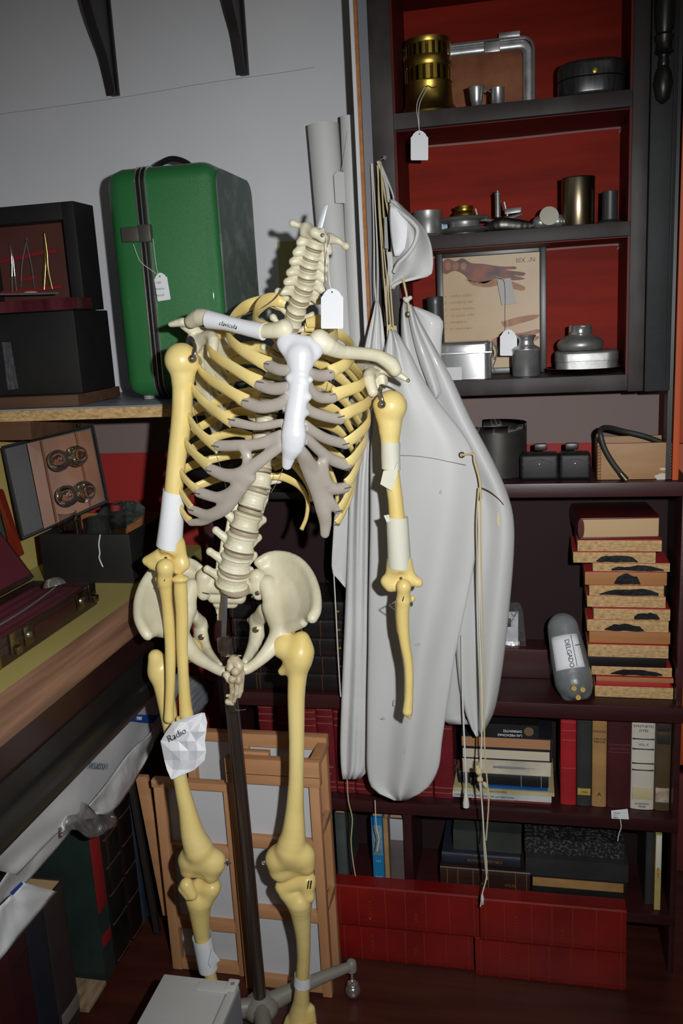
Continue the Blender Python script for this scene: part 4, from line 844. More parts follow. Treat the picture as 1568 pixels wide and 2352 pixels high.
lace([(1062, 1045, 1.49), (1086, 1043, 1.486), (1090, 1062, 1.485), (1101, 1102, 1.482), (1104, 1146, 1.482)], .0022, M_lace, ap)
lace([(1099, 1120, 1.481), (1094, 1200, 1.478), (1096, 1300, 1.478), (1100, 1420, 1.478), (1103, 1560, 1.478), (1106, 1700, 1.478), (1100, 1780, 1.478), (1108, 1860, 1.478), (1112, 1960, 1.478), (1118, 2020, 1.478)], .0015, M_lace, ap)
lace([(1103, 1130, 1.479), (1104, 1250, 1.476), (1108, 1400, 1.476), (1112, 1560, 1.476), (1112, 1700, 1.476), (1118, 1790, 1.476), (1122, 1840, 1.476), (1116, 1930, 1.476)], .0015, M_lace, ap)
lace([(1099, 1150, 1.4775), (1100, 1400, 1.475), (1107, 1620, 1.475), (1104, 1780, 1.475), (1110, 1900, 1.475), (1118, 2000, 1.475), (1108, 2050, 1.475), (1103, 2082, 1.475)], .0013, M_string, ap)
sdf('knot', [ball(P(1100, 1772, Y=1.474), .007), ball(P(1102, 1790, Y=1.474), .006), ball(P(1096, 1762, Y=1.474), .004), cap(P(1112, 1800, Y=1.475), P(1116, 1806, Y=1.475), .004)], .0014, .003, M_lace, ap)
lathe('lace_tip', [(.002, 0), (.0035, -.008), (.003, -.02), (.001, -.022)], P(1107, 2055, Y=1.475), M_string, ap, axis=(0, 0, 1), seg=8)
lace([(1060, 1460, 1.53), (1062, 1600, 1.53), (1067, 1720, 1.53), (1070, 1790, 1.53), (1070, 1820, 1.53)], .0018, M_string, ap)
lathe('lace_tip', [(.002, 0), (.0065, -.03), (.0065, -.038), (.001, -.040)], P(1069, 1812, Y=1.53), M_string, ap, axis=(0, 0, 1), seg=8)
ap2 = thing('vinyl_apron', 'white vinyl apron hanging behind, right one with an eyelet at its pointed top corner', 'apron', P(884, 372, Y=1.585))
cloth('apron_panel', [(690, 926, 934), (700, 922, 946), (740, 920, 966), (800, 922, 1000), (870, 930, 1038), (960, 960, 1080), (1050, 1010, 1128), (1130, 1060, 1164), (1200, 1070, 1180), (1300, 1062, 1178), (1450, 1046, 1164), (1560, 1052, 1150), (1630, 1066, 1136), (1665, 1078, 1120), (1684, 1086, 1108), (1692, 1092, 1098)],
      lambda f, g: 1.557-.016*sin(pi*f)**.6-.008*sin(2*pi*f*1.3+.6+g), M_vinyl, ap2, 36, 60)
cloth('apron_fold', [(1380, 1040, 1062), (1450, 1032, 1062), (1560, 1020, 1064), (1640, 1010, 1066), (1652, 1012, 1070), (1664, 1030, 1078)], lambda f, g: 1.572-.01*sin(pi*f), M_vinyl, ap2, 14, 22)
cloth('apron_pocket', [(704, 940, 956), (716, 942, 986), (735, 946, 1016), (780, 950, 1014), (860, 958, 1010), (900, 980, 1006)], lambda f, g: 1.578-.006*sin(pi*f), M_vinyl, ap2, 12, 18)
cloth('apron_flap', [(700, 934, 946), (760, 944, 962), (830, 962, 992), (900, 988, 1012), (916, 998, 1004)], lambda f, g: 1.537-.008*sin(pi*f), M_vinyl, ap2, 10, 18)
torus('eyelet', P(937, 722, Y=1.533), .0040, .0014, M_grom, ap2)
lace([(938, 724, 1.536), (936, 690, 1.53), (914, 590, 1.54), (890, 480, 1.56), (876, 400, 1.578), (872, 372, 1.585)], .0020, M_lace, ap2)
lace([(1100, 1118, 1.52), (1125, 1130, 1.527), (1150, 1152, 1.535), (1166, 1178, 1.55)], .0009, M_grom, ap2, 'seam_piping')
lace([(886, 640, 1.556), (888, 690, 1.55), (892, 720, 1.548), (896, 742, 1.547), (906, 752, 1.547)], .0022, M_string, ap2, 'ribbon')
sdf('knot', [ball(P(934, 689, Y=1.53), .0052), ball(P(942, 684, Y=1.532), .0038), ball(P(929, 686, Y=1.531), .0034)], .0012, .002, M_string, ap2)
M_smudge = mat('grey_smudge', (178, 178, 176), .5)
for (x, y, a_, b_2, yy) in ((1012, 1130, 3, 5, 1.4855), (905, 1615, 3, 8, 1.4855), (880, 1650, 5, 3, 1.4855), (960, 1480, 6, 4, 1.484), (930, 1725, 3, 10, 1.4845)): slab('stain', [P(x+a_*cos(t)*(1+.25*sin(3*t)), y+b_2*sin(t), Y=yy) for t in [k*pi/5 for k in range(10)]], (0, .0003, 0), M_smudge, ap)
st_ = slab('stain', [P(1147+7*cos(a)*(1+.2*sin(3*a)), 1192+19*sin(a), Y=1.5388-.0001) for a in [k*pi/7 for k in range(14)]], (0, .0003, 0), mat('tan_stain', (206, 192, 158), .6), ap2)
ap3 = thing('cotton_apron', 'white cotton apron strip hanging at the far left by two white cords', 'apron', P(853, 378, Y=1.588))
cloth('apron_panel', [(690, 862, 868), (720, 855, 876), (790, 838, 884), (870, 824, 892), (960, 822, 864), (1050, 812, 858), (1150, 802, 856), (1300, 796, 858), (1450, 790, 860), (1600, 784, 858), (1700, 781, 854), (1750, 782, 850), (1785, 785, 838), (1790, 786, 826)],
      lambda f, g: 1.545-.012*sin(pi*f)-.004*sin(6*pi*f+.5)*(1-.4*g)-.002*sin(13*f+9*g), M_cloth, ap3, 30, 60)
cloth('apron_corner', [(1125, 783, 803), (1160, 770, 803), (1240, 764, 803), (1310, 762, 801), (1330, 776, 800), (1352, 793, 796)], lambda f, g: 1.552-.004*sin(4*f+3*g), M_cloth, ap3, 10, 14)
lace([(766, 1308, 1.55), (772, 1420, 1.55), (776, 1500, 1.55), (782, 1600, 1.55)], .0012, M_string, ap3, 'cord')
lace([(852, 376, 1.588), (856, 460, 1.58), (859, 560, 1.565), (860, 640, 1.55), (863, 692, 1.54)], .0011, M_string, ap3, 'cord')
lace([(855, 376, 1.588), (861, 470, 1.58), (866, 560, 1.565), (868, 640, 1.55), (867, 692, 1.54)], .0011, M_string, ap3, 'cord')
lace([(797, 1788, 1.55), (800, 1840, 1.55), (809, 1880, 1.55), (806, 1930, 1.55), (810, 1975, 1.55), (816, 2012, 1.55)], .0012, M_lace, ap3, 'cord')
lace([(861, 1838, 1.55), (864, 1900, 1.55), (870, 1925, 1.55), (866, 1955, 1.55)], .0010, M_string, ap3, 'cord')
# nail
nl = thing('nail', 'steel nail in the shelf unit stile from which the aprons hang', 'nail', P(874, 368, Y=1.6))
tube('nail_shank', [P(862, 372, Y=1.602), P(883, 362, Y=1.565)], .0013, M_steel, nl, curve=False, seg=8)
lathe('nail_head', [(0, 0), (.0035, .0002), (.0035, .001), (0, .0012)], P(883, 362, Y=1.565), M_steel, nl, axis=(P(883, 362, Y=1.565)-P(862, 372, Y=1.602)), seg=12)
# cap with ties
cp = thing('surgical_cap', 'white cotton surgical cap hanging by its ties in front of the shelves', 'cap', P(876, 376, Y=1.575))
G = []
orow = [(458, 894, 908), (480, 893, 930), (500, 893, 952), (525, 895, 974), (555, 897, 988), (590, 897, 994), (620, 898, 993), (634, 896, 985), (645, 894, 945), (652, 893, 915), (664, 892, 905)]
cloth('crown', orow, lambda f, g: 1.545-.040*sin(pi*min(1, f*1.02))*sin(pi*min(1, .12+g*.9))-.004*sin(9*f+6*g), M_cloth, cp, 26, 30)
cloth('opening_lining', [(474, 896, 906), (490, 895, 922), (510, 895, 940), (528, 896, 946), (545, 898, 944), (570, 902, 930), (588, 906, 916)], lambda f, g: 1.512-.010*sin(pi*f)*sin(pi*g), mat('white_lining', (236, 236, 240), .8), cp, 12, 14)
lace([(898, 470, 1.525), (925, 492, 1.508), (948, 512, 1.50), (959, 530, 1.498), (952, 560, 1.498), (935, 585, 1.50), (915, 605, 1.505), (905, 625, 1.512)], .0038, M_cloth, cp, 'rim_binding')
lace([(868, 372, 1.585), (880, 400, 1.575), (888, 430, 1.56), (893, 462, 1.545)], .0032, M_cloth, cp, 'tie')
lace([(872, 372, 1.585), (892, 420, 1.565), (904, 455, 1.55), (900, 470, 1.535)], .0016, M_cloth, cp, 'tie')
lace([(893, 580, 1.53), (896, 610, 1.528), (894, 645, 1.535), (888, 672, 1.545), (889, 700, 1.548)], .0050, M_cloth, cp, 'tie')
slab('fabric_tag', [P(882, 500, Y=1.52), P(888, 498, Y=1.52), P(892, 572, Y=1.52), P(883, 570, Y=1.52)], (0, .0008, 0), mat('grey_label', (150, 150, 152), .7), cp)
# ================= green case =================
M_green = mat('green_leatherette', (42, 112, 58), .36, rgb2=(36, 102, 52), scale=4, bump=.35, bscale=800, coat=.15)
gc = thing('hard_case', 'green hard shell case with chrome seam standing on the chipboard shelf', 'case', (-.62, 1.62, 1.193))
y0, y1 = 1.52, 1.745
x0, x1, z0, z1 = P(259, 650, Y=y0).x, P(510, 650, Y=y0).x, 1.199, P(400, 371, Y=y0).z
xb = P(338, 600, Y=y0).x
for a, b_, nm in ((x0, xb-.0005, 'shell'), (xb+.0005, x1, 'shell')):
    bm = bmesh.new(); addbox(bm, a, b_, y0, y1, z0, z1)
    sx = a if a == x0 else b_
    ed = [e for e in bm.edges if not all(abs(v.co.x-(b_ if a == x0 else a)) < 1e-5 for v in e.verts)]
    bmesh.ops.bevel(bm, geom=ed, offset=.030, segments=6, affect='EDGES', profile=.5)
    frombm(nm, bm, M_green, gc, True)
bm = bmesh.new(); addbox(bm, x1-.002, x1+.0012, y0+.012, y1-.012, z0+.012, z1-.012)
bmesh.ops.bevel(bm, geom=[e for e in bm.edges if abs(e.verts[0].co.x-e.verts[1].co.x) > .001], offset=.030, segments=6, affect='EDGES', profile=.5)
frombm('scuffed_side', bm, mat('scuffed_grey_green', (84, 98, 92), .6, rgb2=(120, 132, 128), scale=30, lo_=.5, hi_=.75, bump=.2, bscale=300), gc, True)
loop = []
r = .030
for cy, cz, a0_ in ((y0+r, z0+r, 180), (y1-r, z0+r, 270), (y1-r, z1-r, 0), (y0+r, z1-r, 90)):
    for k in range(7):
        a = math.radians(a0_+k*15); loop.append(Vector((0, cy+r*cos(a), cz+r*sin(a))))
loop += loop[:2]
for dx, rr, r2, mm in ((0, .0095, .0016, M_black), (-.0093, .0016, .0030, M_chrome), (0, .0016, .0030, M_chrome), (.0093, .0016, .0030, M_chrome)):
    tube('seam_strip', [v+Vector((xb+dx, 0, 0)) for v in loop], rr, mm, gc, curve=False, seg=8, rad2=r2, ref=lambda p: Vector((0, p.y-1.62, p.z-1.4)))
q0, q1 = P(281, 540, Y=y0-.006), P(350, 536, Y=y0-.006)
obox('latch', (q0+(P(320, 538, Y=y0-.006)-q0)*.5), (P(320, 538, Y=y0)-P(279, 540, Y=y0)), (0, .010, 0), (0, 0, .026), mat('dark_pewter', (118, 115, 110), .42, .8), gc, bv=.003)
obox('latch', (P(334, 536, Y=y0-.008)), (.024, 0, 0), (0, .012, 0), (0, 0, .030), MATS['dark_pewter'], gc, bv=.003)
hx0, hx1 = P(345, 366, Y=1.62).x, P(445, 366, Y=1.62).x; hz = z1
tube('handle', [(hx0, 1.62, hz-.002), (hx0+.015, 1.62, hz+.015), ((hx0+hx1)/2, 1.62, hz+.024), (hx1-.015, 1.62, hz+.015), (hx1, 1.62, hz-.002)], .0065, M_black, gc, rad2=.005)
for (x, y, Y) in ((239, 492, 1.66), (273, 826, 1.66)): lathe('hinge_knob', [(0, 0), (.008, .001), (.009, .004), (.006, .008), (0, .009)], (x0+.001, Y, P(x, y, Y=Y).z), M_dullsteel, gc, axis=(-1, 0, 0), seg=14)
for xx, yy in ((x0+.035, y0+.03), (x1-.035, y0+.03), (x0+.035, y1-.03), (x1-.035, y1-.03)): lathe('foot', [(.007, 0), (.010, .001), (.010, .008)], (xx, yy, 1.1928), mat('grey_rubber', (128, 128, 128), .6), gc, seg=14)
hangtag(None, None, 352, 382, 628, 690, y0-.010, 'string tag with handwriting hanging from the latch of the green case', text_=['caja', 'instru', 'metal'], ang=.16, strings=[[P(306, 561, Y=y0-.010), P(322, 600, Y=y0-.006), P(350, 622, Y=y0-.008)], [P(351, 548, Y=y0-.012), P(357, 600, Y=y0-.008), P(362, 628, Y=y0-.010)]])
# ================= left: instrument display case =================
M_blackleather = mat('black_leatherette', (24, 23, 24), .55, rgb2=(19, 18, 19), scale=20, bump=.06, bscale=300)
M_caselin = mat('brown_case_lining', (78, 38, 30), .7, rgb2=(66, 32, 26), scale=10)
M_maroongloss = mat('glossy_maroon_lacquer', (92, 40, 50), .22, rgb2=(60, 18, 24), scale=8, stretch=(4, 1, 1), bump=.15, coat=.4)
dc = thing('instrument_display_case', 'black open case on end showing surgical instruments held by red ribbons', 'case', (-.88, 1.5, 1.365))
a, b_ = P(0, 475, Y=1.50), P(166, 461, Y=1.50)
XA, XB = -.985, b_.x+.001; ZA, ZB = P(175, 712, Y=1.5).z, b_.z
box('frame_right', XB-.024, XB, 1.50, 1.575, ZA, ZB, M_blackleather, dc)
box('frame_left', XA, XA+.01, 1.50, 1.575, ZA, ZB, M_blackleather, dc)
box('frame_top', XA+.01, XB-.024, 1.50, 1.575, ZB-.030, ZB, M_blackleather, dc)
box('frame_bottom', XA+.01, XB-.024, 1.50, 1.575, ZA, ZA+.012, M_blackleather, dc)
box('back_lining', XA+.01, XB-.024, 1.540, 1.575, ZA+.012, ZB-.030, M_caselin, dc, bv=0)
XT = P(175, 700, Y=1.44).x
box('tray', XA, XT, 1.445, 1.4995, ZA+.0005, ZA+.021, M_maroongloss, dc, bv=.002)
M_ribbon = mat('red_ribbon', (120, 18, 30), .6)
def rib_(pts): tube('ribbon', [P(x, y, Y=1.532) for x, y in pts], .0035, M_ribbon, dc, rad2=.0008, ref=(0, 1, 0), seg=6, n=4)
rib_([(-10, 602), (20, 596), (50, 590), (90, 580), (130, 576)]); rib_([(45, 642), (65, 640), (85, 635)]); rib_([(-5, 674), (40, 670), (90, 664), (142, 658)])
def forceps(label, pts1, pts2, m, r=.0014):
    t = thing('forceps', label, 'instrument', P(pts1[0][0], pts1[0][1], Y=1.53), 'surgical instruments in the display case')
    for p in (pts1, pts2): tube('blade', [P(x, y, Y=1.528) for x, y in p], [r*.5]+[r]*(len(p)-2)+[r*.8], m, t, seg=6, rad2=.0008, ref=(0, 1, 0))
forceps('slim steel tweezers held by ribbon, leftmost instrument', [(22, 560), (26, 590), (27, 630), (28, 670)], [(22, 560), (29, 590), (33, 630), (38, 668)], M_chrome)
forceps('crossed steel forceps with open legs in the middle of the display case', [(60, 545), (63, 570), (72, 610), (79, 662)], [(63, 546), (57, 570), (50, 610), (48, 660)], M_chrome, .0012)
forceps('gilded pointed forceps, rightmost instrument in the display case', [(101, 532), (103, 580), (102, 620), (100, 665)], [(101, 532), (106, 580), (109, 620), (119, 664)], mat('gilded_steel', (196, 170, 110), .25, 1.), .0024)
t = tube('probe', [P(-10, 676, Y=1.47), P(70, 675, Y=1.47), P(132, 673, Y=1.47)], .0022, M_chrome, origin=P(60, 675, Y=1.47)); tag(t, 'long steel probe lying in the maroon tray', 'instrument')
t = lathe('lens_disc', [(0, 0), (.0125, .0005), (.013, .002), (.010, .004), (0, .0045)], P(70, 672, Y=1.488)+Vector((0, 0, -.002)), mat('pale_disc', (190, 188, 180), .4), origin=P(70, 672, Y=1.488)); tag(t, 'small pale round disc lying in the maroon tray', 'disc')
bb = thing('storage_box', 'black box below the instrument display case on the brown plank', 'box', (-.9, 1.5, 1.214))
XR2 = P(178, 800, Y=1.485).x
box('box_body', -.985, XR2, 1.485, 1.62, 1.2145, ZA-.0005, M_blackleather, bb, bv=.002)
slab('glossy_strip', [P(4, 786, Y=1.4845), P(24, 786, Y=1.4845), P(42, 892, Y=1.4845), P(18, 896, Y=1.4845)], (0, .0012, 0), mat('streaked_grey_black', (58, 58, 62), .25, rgb2=(90, 90, 95), scale=90, stretch=(5, 1, 1)), bb)  # paler, smoother strip with fine streaks on the box front
obox('plank', (-.905, 1.545, 1.2035), (.20, .010, 0), (-.01, .19, 0), (0, 0, .0205), M_plank, bv=.001); bpy.data.objects['plank'].name = 'wooden_plank'
tag(bpy.data.objects['wooden_plank'], 'brown wooden plank under the black box on the chipboard shelf', 'plank')
# ================= cupping glass box =================
gb = thing('cupping_glass_case', 'black open case with wooden lined lid holding glass cups on the desk', 'case', (-.84, 1.55, .851))
X0, X1, Y0_, Y1_, Z0, Z1 = P(97, 1290, Y=1.475).x, P(303, 1290, Y=1.475).x, 1.475, 1.64, .8508, P(200, 1228, Y=1.475).z
box('case_front', X0, X1, Y0_, Y0_+.008, Z0, Z1, M_blackleather, gb, bv=.001)
box('case_back', X0, X1, Y1_-.008, Y1_, Z0, Z1, M_blackleather, gb, bv=.001)
box('case_side', X0, X0+.008, Y0_+.008, Y1_-.008, Z0, Z1, M_blackleather, gb, bv=.001)
box('case_side', X1-.008, X1, Y0_+.008, Y1_-.008, Z0, Z1, M_blackleather, gb, bv=.001)
box('case_floor', X0+.008, X1-.008, Y0_+.008, Y1_-.008, Z0, Z0+.03, M_plank, gb, bv=0)
box('inner_wood', X0+.008, X1-.008, Y1_-.014, Y1_-.008, Z0+.03, Z1+.008, mat('amber_wood', (150, 96, 50), .5, rgb2=(120, 74, 40), scale=12, stretch=(1, 1, 5)), gb, bv=0)
M_lidwood = mat('reddish_lid_wood', (132, 86, 58), .4, rgb2=(100, 60, 42), scale=7, stretch=(3, 3, .6))
LO = [P(6, 1028, Y=1.50), P(212, 977, Y=1.62), P(247, 1152, Y=1.60), P(52, 1237, Y=1.48)]
nrm = (LO[1]-LO[0]).cross(LO[3]-LO[0]).normalized()
if nrm.y < 0: nrm = -nrm
slab('lid_shell', [p+nrm*.004 for p in LO], nrm*.012, M_blackleather, gb)
LI = [P(62, 1019, Y=1.515), P(207, 986, Y=1.605), P(240, 1149, Y=1.59), P(101, 1214, Y=1.50)]
slab('lid_lining', [p-nrm*.0005 for p in LI], nrm*.004, M_lidwood, gb)
slab('lid_divider', [P(92, 1012, Y=1.518), P(96, 1011, Y=1.518), P(132, 1198, Y=1.503), P(128, 1200, Y=1.503)], nrm*-.004, M_lidwood, gb)
slab('lid_divider', [P(172, 994, Y=1.57), P(176, 993, Y=1.57), P(210, 1162, Y=1.56), P(206, 1164, Y=1.56)], nrm*-.004, M_lidwood, gb)
for p, q in ((0, 1), (1, 2), (2, 3), (3, 0)): tube('lid_rim', [LO[p], LO[q]], .0035, M_blackleather, gb, curve=False, seg=6)
for x, y, Y in ((64, 1008, 1.53), (181, 980, 1.60)): lathe('lid_stud', [(0, 0), (.003, 0), (.0042, .004), (.0042, .006), (0, .007)], P(x, y, Y=Y), M_black, gb, axis=(0, 0, 1), seg=10)
for i, (x, y, Y) in enumerate(((133, 1060, 1.52), (168, 1050, 1.545), (152, 1140, 1.51), (186, 1130, 1.54))):
    c = P(x, y, Y=Y); s = (-1, 1, -1, 1)[i]
    g_ = lathe('glass_cup', [(.0165, 0), (.0195, .003), (.021, .010), (.0185, .020), (.010, .027), (0, .029), (0, .0268), (.009, .025), (.0165, .019), (.019, .010), (.0178, .004), (.0160, .001)], c-nrm*.016, M_glass, None, axis=nrm*-1+Vector((.3*s, 0, 0)), seg=28, origin=c)
    tag(g_, ['clear glass cup in the lid, upper left of four', 'clear glass cup in the lid, upper right of four', 'clear glass cup in the lid, lower left of four', 'clear glass cup in the lid, lower right of four'][i], 'glass cup', 'cupping glasses in the case lid')
def glassjar(x, y, Y, r, h, label, z=None, m=None):
    z = Z0+.0302 if z is None else z; c = P(x, y, Y=Y)
    o = lathe('glass_jar', [(0, 0), (r*.8, 0), (r, .005), (r, h*.75), (r*.86, h*.86), (r*.9, h), (r*.82, h), (r*.78, h*.86), (r*.92, h*.74), (r*.92, .008), (0, .006)], (c.x, Y, z), m or M_glass, None, origin=(c.x, Y, z)); tag(o, label, 'glass jar', 'jars in the black case'); return o
M_smoke = mat('smoky_glass', (120, 124, 118), .05, trans=.9)
glassjar(156, 1200, 1.53, .021, .098, 'clear glass jar at the left front in the black case')
glassjar(223, 1190, 1.54, .024, .085, 'smoky glass jar in the middle of the black case', m=M_smoke)
j = glassjar(266, 1165, 1.59, .019, .105, 'glass jar with red stopper at the back of the black case')
lathe('stopper', [(.012, 0), (.012, .012), (0, .013)], Vector(j.location)+Vector((0, 0, .088)), mat('red_stopper', (150, 30, 40), .5), j)
o = tube('white_thread', [P(230, 1228, Y=1.472), P(227, 1250, Y=1.4725), P(229, 1270, Y=1.4725), P(228, 1282, Y=1.472), P(236, 1302, Y=1.473)], .0012, M_string, origin=P(230, 1228, Y=1.472), seg=6); tag(o, 'short white string hanging down the front of the black case', 'string')
o = crumple('dark_cloth', [(1150, 270, 310), (1165, 235, 335), (1185, 222, 330), (1205, 224, 300), (1214, 232, 270)], 1.60, .008, mat('dark_green_cloth', (52, 58, 54), .8), 'dark grey green cloth lying in the black case', 'cloth', 3, 10, 9)
# ================= velvet lined instrument case on the desk =================
M_velvet = mat('maroon_velvet', (84, 12, 30), .85, rgb2=(70, 10, 26), scale=12)
vc = thing('velvet_lined_case', 'long dark instrument case with maroon velvet lining open at the desk edge', 'case', (-.81, 1.2, .851))
ex, ey = Vector((1, .0, 0)), Vector((0, 1, 0))
vx0, vx1, vy0, vy1, vz0, vz1 = -.875, -.752, 1.045, 1.352, .8508, .893
M_dkcase = mat('dark_mahogany_leather', (46, 28, 26), .35, rgb2=(36, 22, 20), scale=10, coat=.2)
box('case_base', vx0, vx1, vy0, vy1, vz0, vz1-.012, M_dkcase, vc, bv=.002)
for a in ((vx0, vx0+.006, vy0, vy1), (vx1-.006, vx1, vy0, vy1), (vx0+.006, vx1-.006, vy0, vy0+.006), (vx0+.006, vx1-.006, vy1-.006, vy1)): box('case_rim', *a, vz1-.012, vz1, M_dkcase, vc, bv=.001)
box('velvet_bed', vx0+.006, vx1-.006, vy0+.006, vy1-.006, vz1-.012, vz1-.010, M_velvet, vc, bv=0)
for k in range(5): box('velvet_ridge', vx0+.016+k*.021, vx0+.026+k*.021, vy0+.008, vy1-.04, vz1-.010, vz1-.003, M_velvet, vc, bv=.003)
box('front_panel', vx1, vx1+.001, vy0+.105, vy1-.075, vz0+.012, vz1-.010, M_maroonwood, vc, bv=.0004)
lc = Vector((vx0-.036, (vy0+vy1)/2, vz1+.056)); lu = Vector((-.55, 0, .83)).normalized(); ln = Vector((.83, 0, .55)).normalized()
obox('lid', lc, (0, vy1-vy0, 0), lu*.128, ln*.016, M_dkcase, vc, bv=.002)
obox('lid_velvet', lc+ln*.0085, (0, vy1-vy0-.014, 0), lu*.112, ln*.0015, M_velvet, vc, bv=0)
M_clasp = mat('old_nickel', (150, 140, 120), .3, 1., rgb2=(110, 96, 70), scale=40)
for yy in (vy0+.045, vy1-.02):
    cl = box('clasp', vx1+.0005, vx1+.004, yy-.010, yy+.010, vz0+.012, vz1+.002, M_clasp, vc, bv=.001)
    box('clasp_tongue', vx1+.004, vx1+.010, yy-.004, yy+.010, vz0+.010, vz0+.022, M_clasp, cl, bv=.002)
for yy in (vy0+.085, vy1-.06):
    lk = box('lock_plate', vx1+.0005, vx1+.0025, yy-.011, yy+.011, vz0+.010, vz1-.002, M_clasp, vc, bv=.001)
    lathe('lock_button', [(0, 0), (.0055, 0), (.004, .003), (0, .0035)], (vx1+.0026, yy, vz0+.026), M_dks, lk, axis=(1, 0, 0), seg=12)
box('corner_cap', vx1-.012, vx1+.001, vy0-.001, vy0+.012, vz0-.0001, vz0+.02, M_brass, vc, bv=.002)
sp = thing('metal_scoop', 'polished steel scoop lying in the velvet lined case', 'instrument', (-.81, 1.32, vz1-.002))
lathe('bowl', [(0, 0), (.012, .003), (.0185, .010), (.020, .016), (.019, .016), (.0175, .010), (.011, .005), (0, .0022)], (-.812, 1.315, vz1+.018), M_chrome, sp, axis=(.25, -.15, -1), seg=28)
tube('shaft', [(-.80, 1.30, vz1+.004), (-.795, 1.2, vz1), (-.795, 1.1, vz1-.001)], .002, M_chrome, sp, seg=8)
gf = thing('framed_slate', 'green slate in a mahogany frame leaning at the left edge behind the velvet case', 'panel', P(0, 1290, Y=1.42))
slab('frame_bar', [P(-14, 1110, Y=1.50), P(3, 1130, Y=1.50), P(50, 1275, Y=1.42), P(28, 1290, Y=1.42)], (0, .01, 0), mat('mahogany_frame', (110, 34, 22), .35), gf, bv=.001)
slab('slate', [P(-120, 1150, Y=1.51), P(-12, 1150, Y=1.505), P(30, 1290, Y=1.43), P(-80, 1290, Y=1.43)], (0, .006, 0), mat('dark_green_slate', (40, 60, 54), .5), gf)
# ================= things on the wall shelves =================
def at(x, Y, z, yref): return Vector((P(x, yref, Y=Y).x, Y, z))
def px(n, Y): return n*Y*.984/FPX*1.012
S1, S2, S3 = 1.6625, 1.4575, 1.2025
# brass burner
Y = 1.658; c = at(984, Y, S1, 200); R0 = .0405
bl = thing('brass_burner', 'aged brass burner housing with two rings of slots on the top shelf', 'burner', c, None)
lathe('body', [(0, 0), (.050, 0), (.052, .004), (.047, .012), (.0425, .018), (.041, .030), (.040, .052), (.0415, .054), (.0385, .056), (.037, .055), (.038, .020), (0, .010)], c, M_brass, bl, seg=48)
lathe('inner_sleeve', [(.0335, .05), (.0335, .125), (.032, .125), (.032, .05)], c, mat('dark_brass', (80, 68, 34), .4, 1.), bl, seg=36)
def slats(name, z0, z1, n, r, duty):
    bm = bmesh.new()
    for k in range(n):
        a0_, a1_ = 2*pi*k/n, 2*pi*(k+duty)/n; v = []
        for z in (z0, z1):
            for rr, a in ((r, a0_), (r, (a0_+a1_)/2), (r, a1_), (r-.0012, a1_), (r-.0012, (a0_+a1_)/2), (r-.0012, a0_)): v.append(bm.verts.new((c.x+rr*cos(a), c.y+rr*sin(a), c.z+z)))
        bm.faces.new(v[:6][::-1]); bm.faces.new(v[6:])
        for i in range(6): bm.faces.new((v[i], v[(i+1) % 6], v[6+(i+1) % 6], v[6+i]))
    frombm(name, bm, M_brass, bl)
slats('slotted_band', .0545, .0845, 20, .0402, .55); slats('slotted_band', .092, .118, 22, .0395, .5)
lathe('band', [(.0395, .078), (.0405, .079), (.0405, .094), (.0395, .095), (.0385, .094), (.0385, .079)], c, M_brass, bl, seg=48)
lathe('band', [(.0395, .114), (.0402, .115), (.0402, .123), (.039, .1235), (.0385, .122), (.0385, .115)], c, M_brass, bl, seg=48)
tube('hook', [c+Vector((-.005, -.0405, .040)), c+Vector((.004, -.045, .041)), c+Vector((.010, -.043, .038)), c+Vector((.018, -.040, .040))], .001, M_brass, bl, seg=6)
hangtag(None, None, 943, 983, 301, 368, 1.592, 'blank white string tag hanging below the brass burner', strings=[[c+Vector((-.002, -.046, .040)), P(957, 240, Y=1.596), P(961, 285, Y=1.591)], [c+Vector((.004, -.046, .040)), P(963, 240, Y=1.596), P(962, 285, Y=1.591)]])
# chrome framed tray lid
fr = thing('tray_lid', 'rounded chrome rimmed tray lid standing against the red back on the top shelf', 'tray', at(1068, 1.735, S1, 240))
def rrect(x0, x1, z0, z1, r, Y, n=5, open_bottom=False):
    o = []
    cs = ((x0+r, z1-r, 180, 90), (x1-r, z1-r, 90, 0)) if open_bottom else ((x0+r, z1-r, 180, 90), (x1-r, z1-r, 90, 0), (x1-r, z0+r, 0, -90), (x0+r, z0+r, -90, -180))
    if open_bottom: o.append(Vector((x0, Y, z0)))
    for cx, cz, a, b_ in cs:
        for k in range(n+1):
            t = math.radians(a+(b_-a)*k/n); o.append(Vector((cx+r*cos(t), Y, cz+r*sin(t))))
    if open_bottom: o.append(Vector((x1, Y, z0)))
    else: o += o[:2]
    return o
fx0, fx1 = P(908, 200, Y=1.735).x, P(1226, 200, Y=1.735).x; fz1 = P(1068, 100, Y=1.735).z
tube('outer_rim', rrect(fx0, fx1, S1+.001, fz1, .022, 1.735, open_bottom=True), .0028, M_chrome, fr, curve=False, rad2=.005, ref=(0, 1, 0))
tube('flat_rim', rrect(fx0+.0095, fx1-.0095, S1+.001, fz1-.0095, .016, 1.738, open_bottom=True), .0072, M_steel, fr, curve=False, rad2=.0016, ref=(0, 1, 0))
tube('inner_rim', rrect(fx0+.018, fx1-.018, S1+.001, fz1-.019, .010, 1.735, open_bottom=True), .0018, M_chrome, fr, curve=False, rad2=.003, ref=(0, 1, 0))
box('plate', fx0+.018, fx1-.018, 1.741, 1.743, S1+.001, fz1-.019, M_bronze, fr, bv=0)
for a, b_, zz, h in ((1145, 1194, fz1+.003, .006), (938, 985, fz1+.002, .004)): box('latch', P(a, 90, Y=1.73).x, P(b_, 90, Y=1.73).x, 1.728, 1.738, zz-.002, zz+h, M_steel, fr, bv=.001)
box('clip', P(1112, 120, Y=1.73).x, P(1148, 120, Y=1.73).x, 1.727, 1.731, fz1-.021, fz1-.004, M_steel, fr, bv=.001)
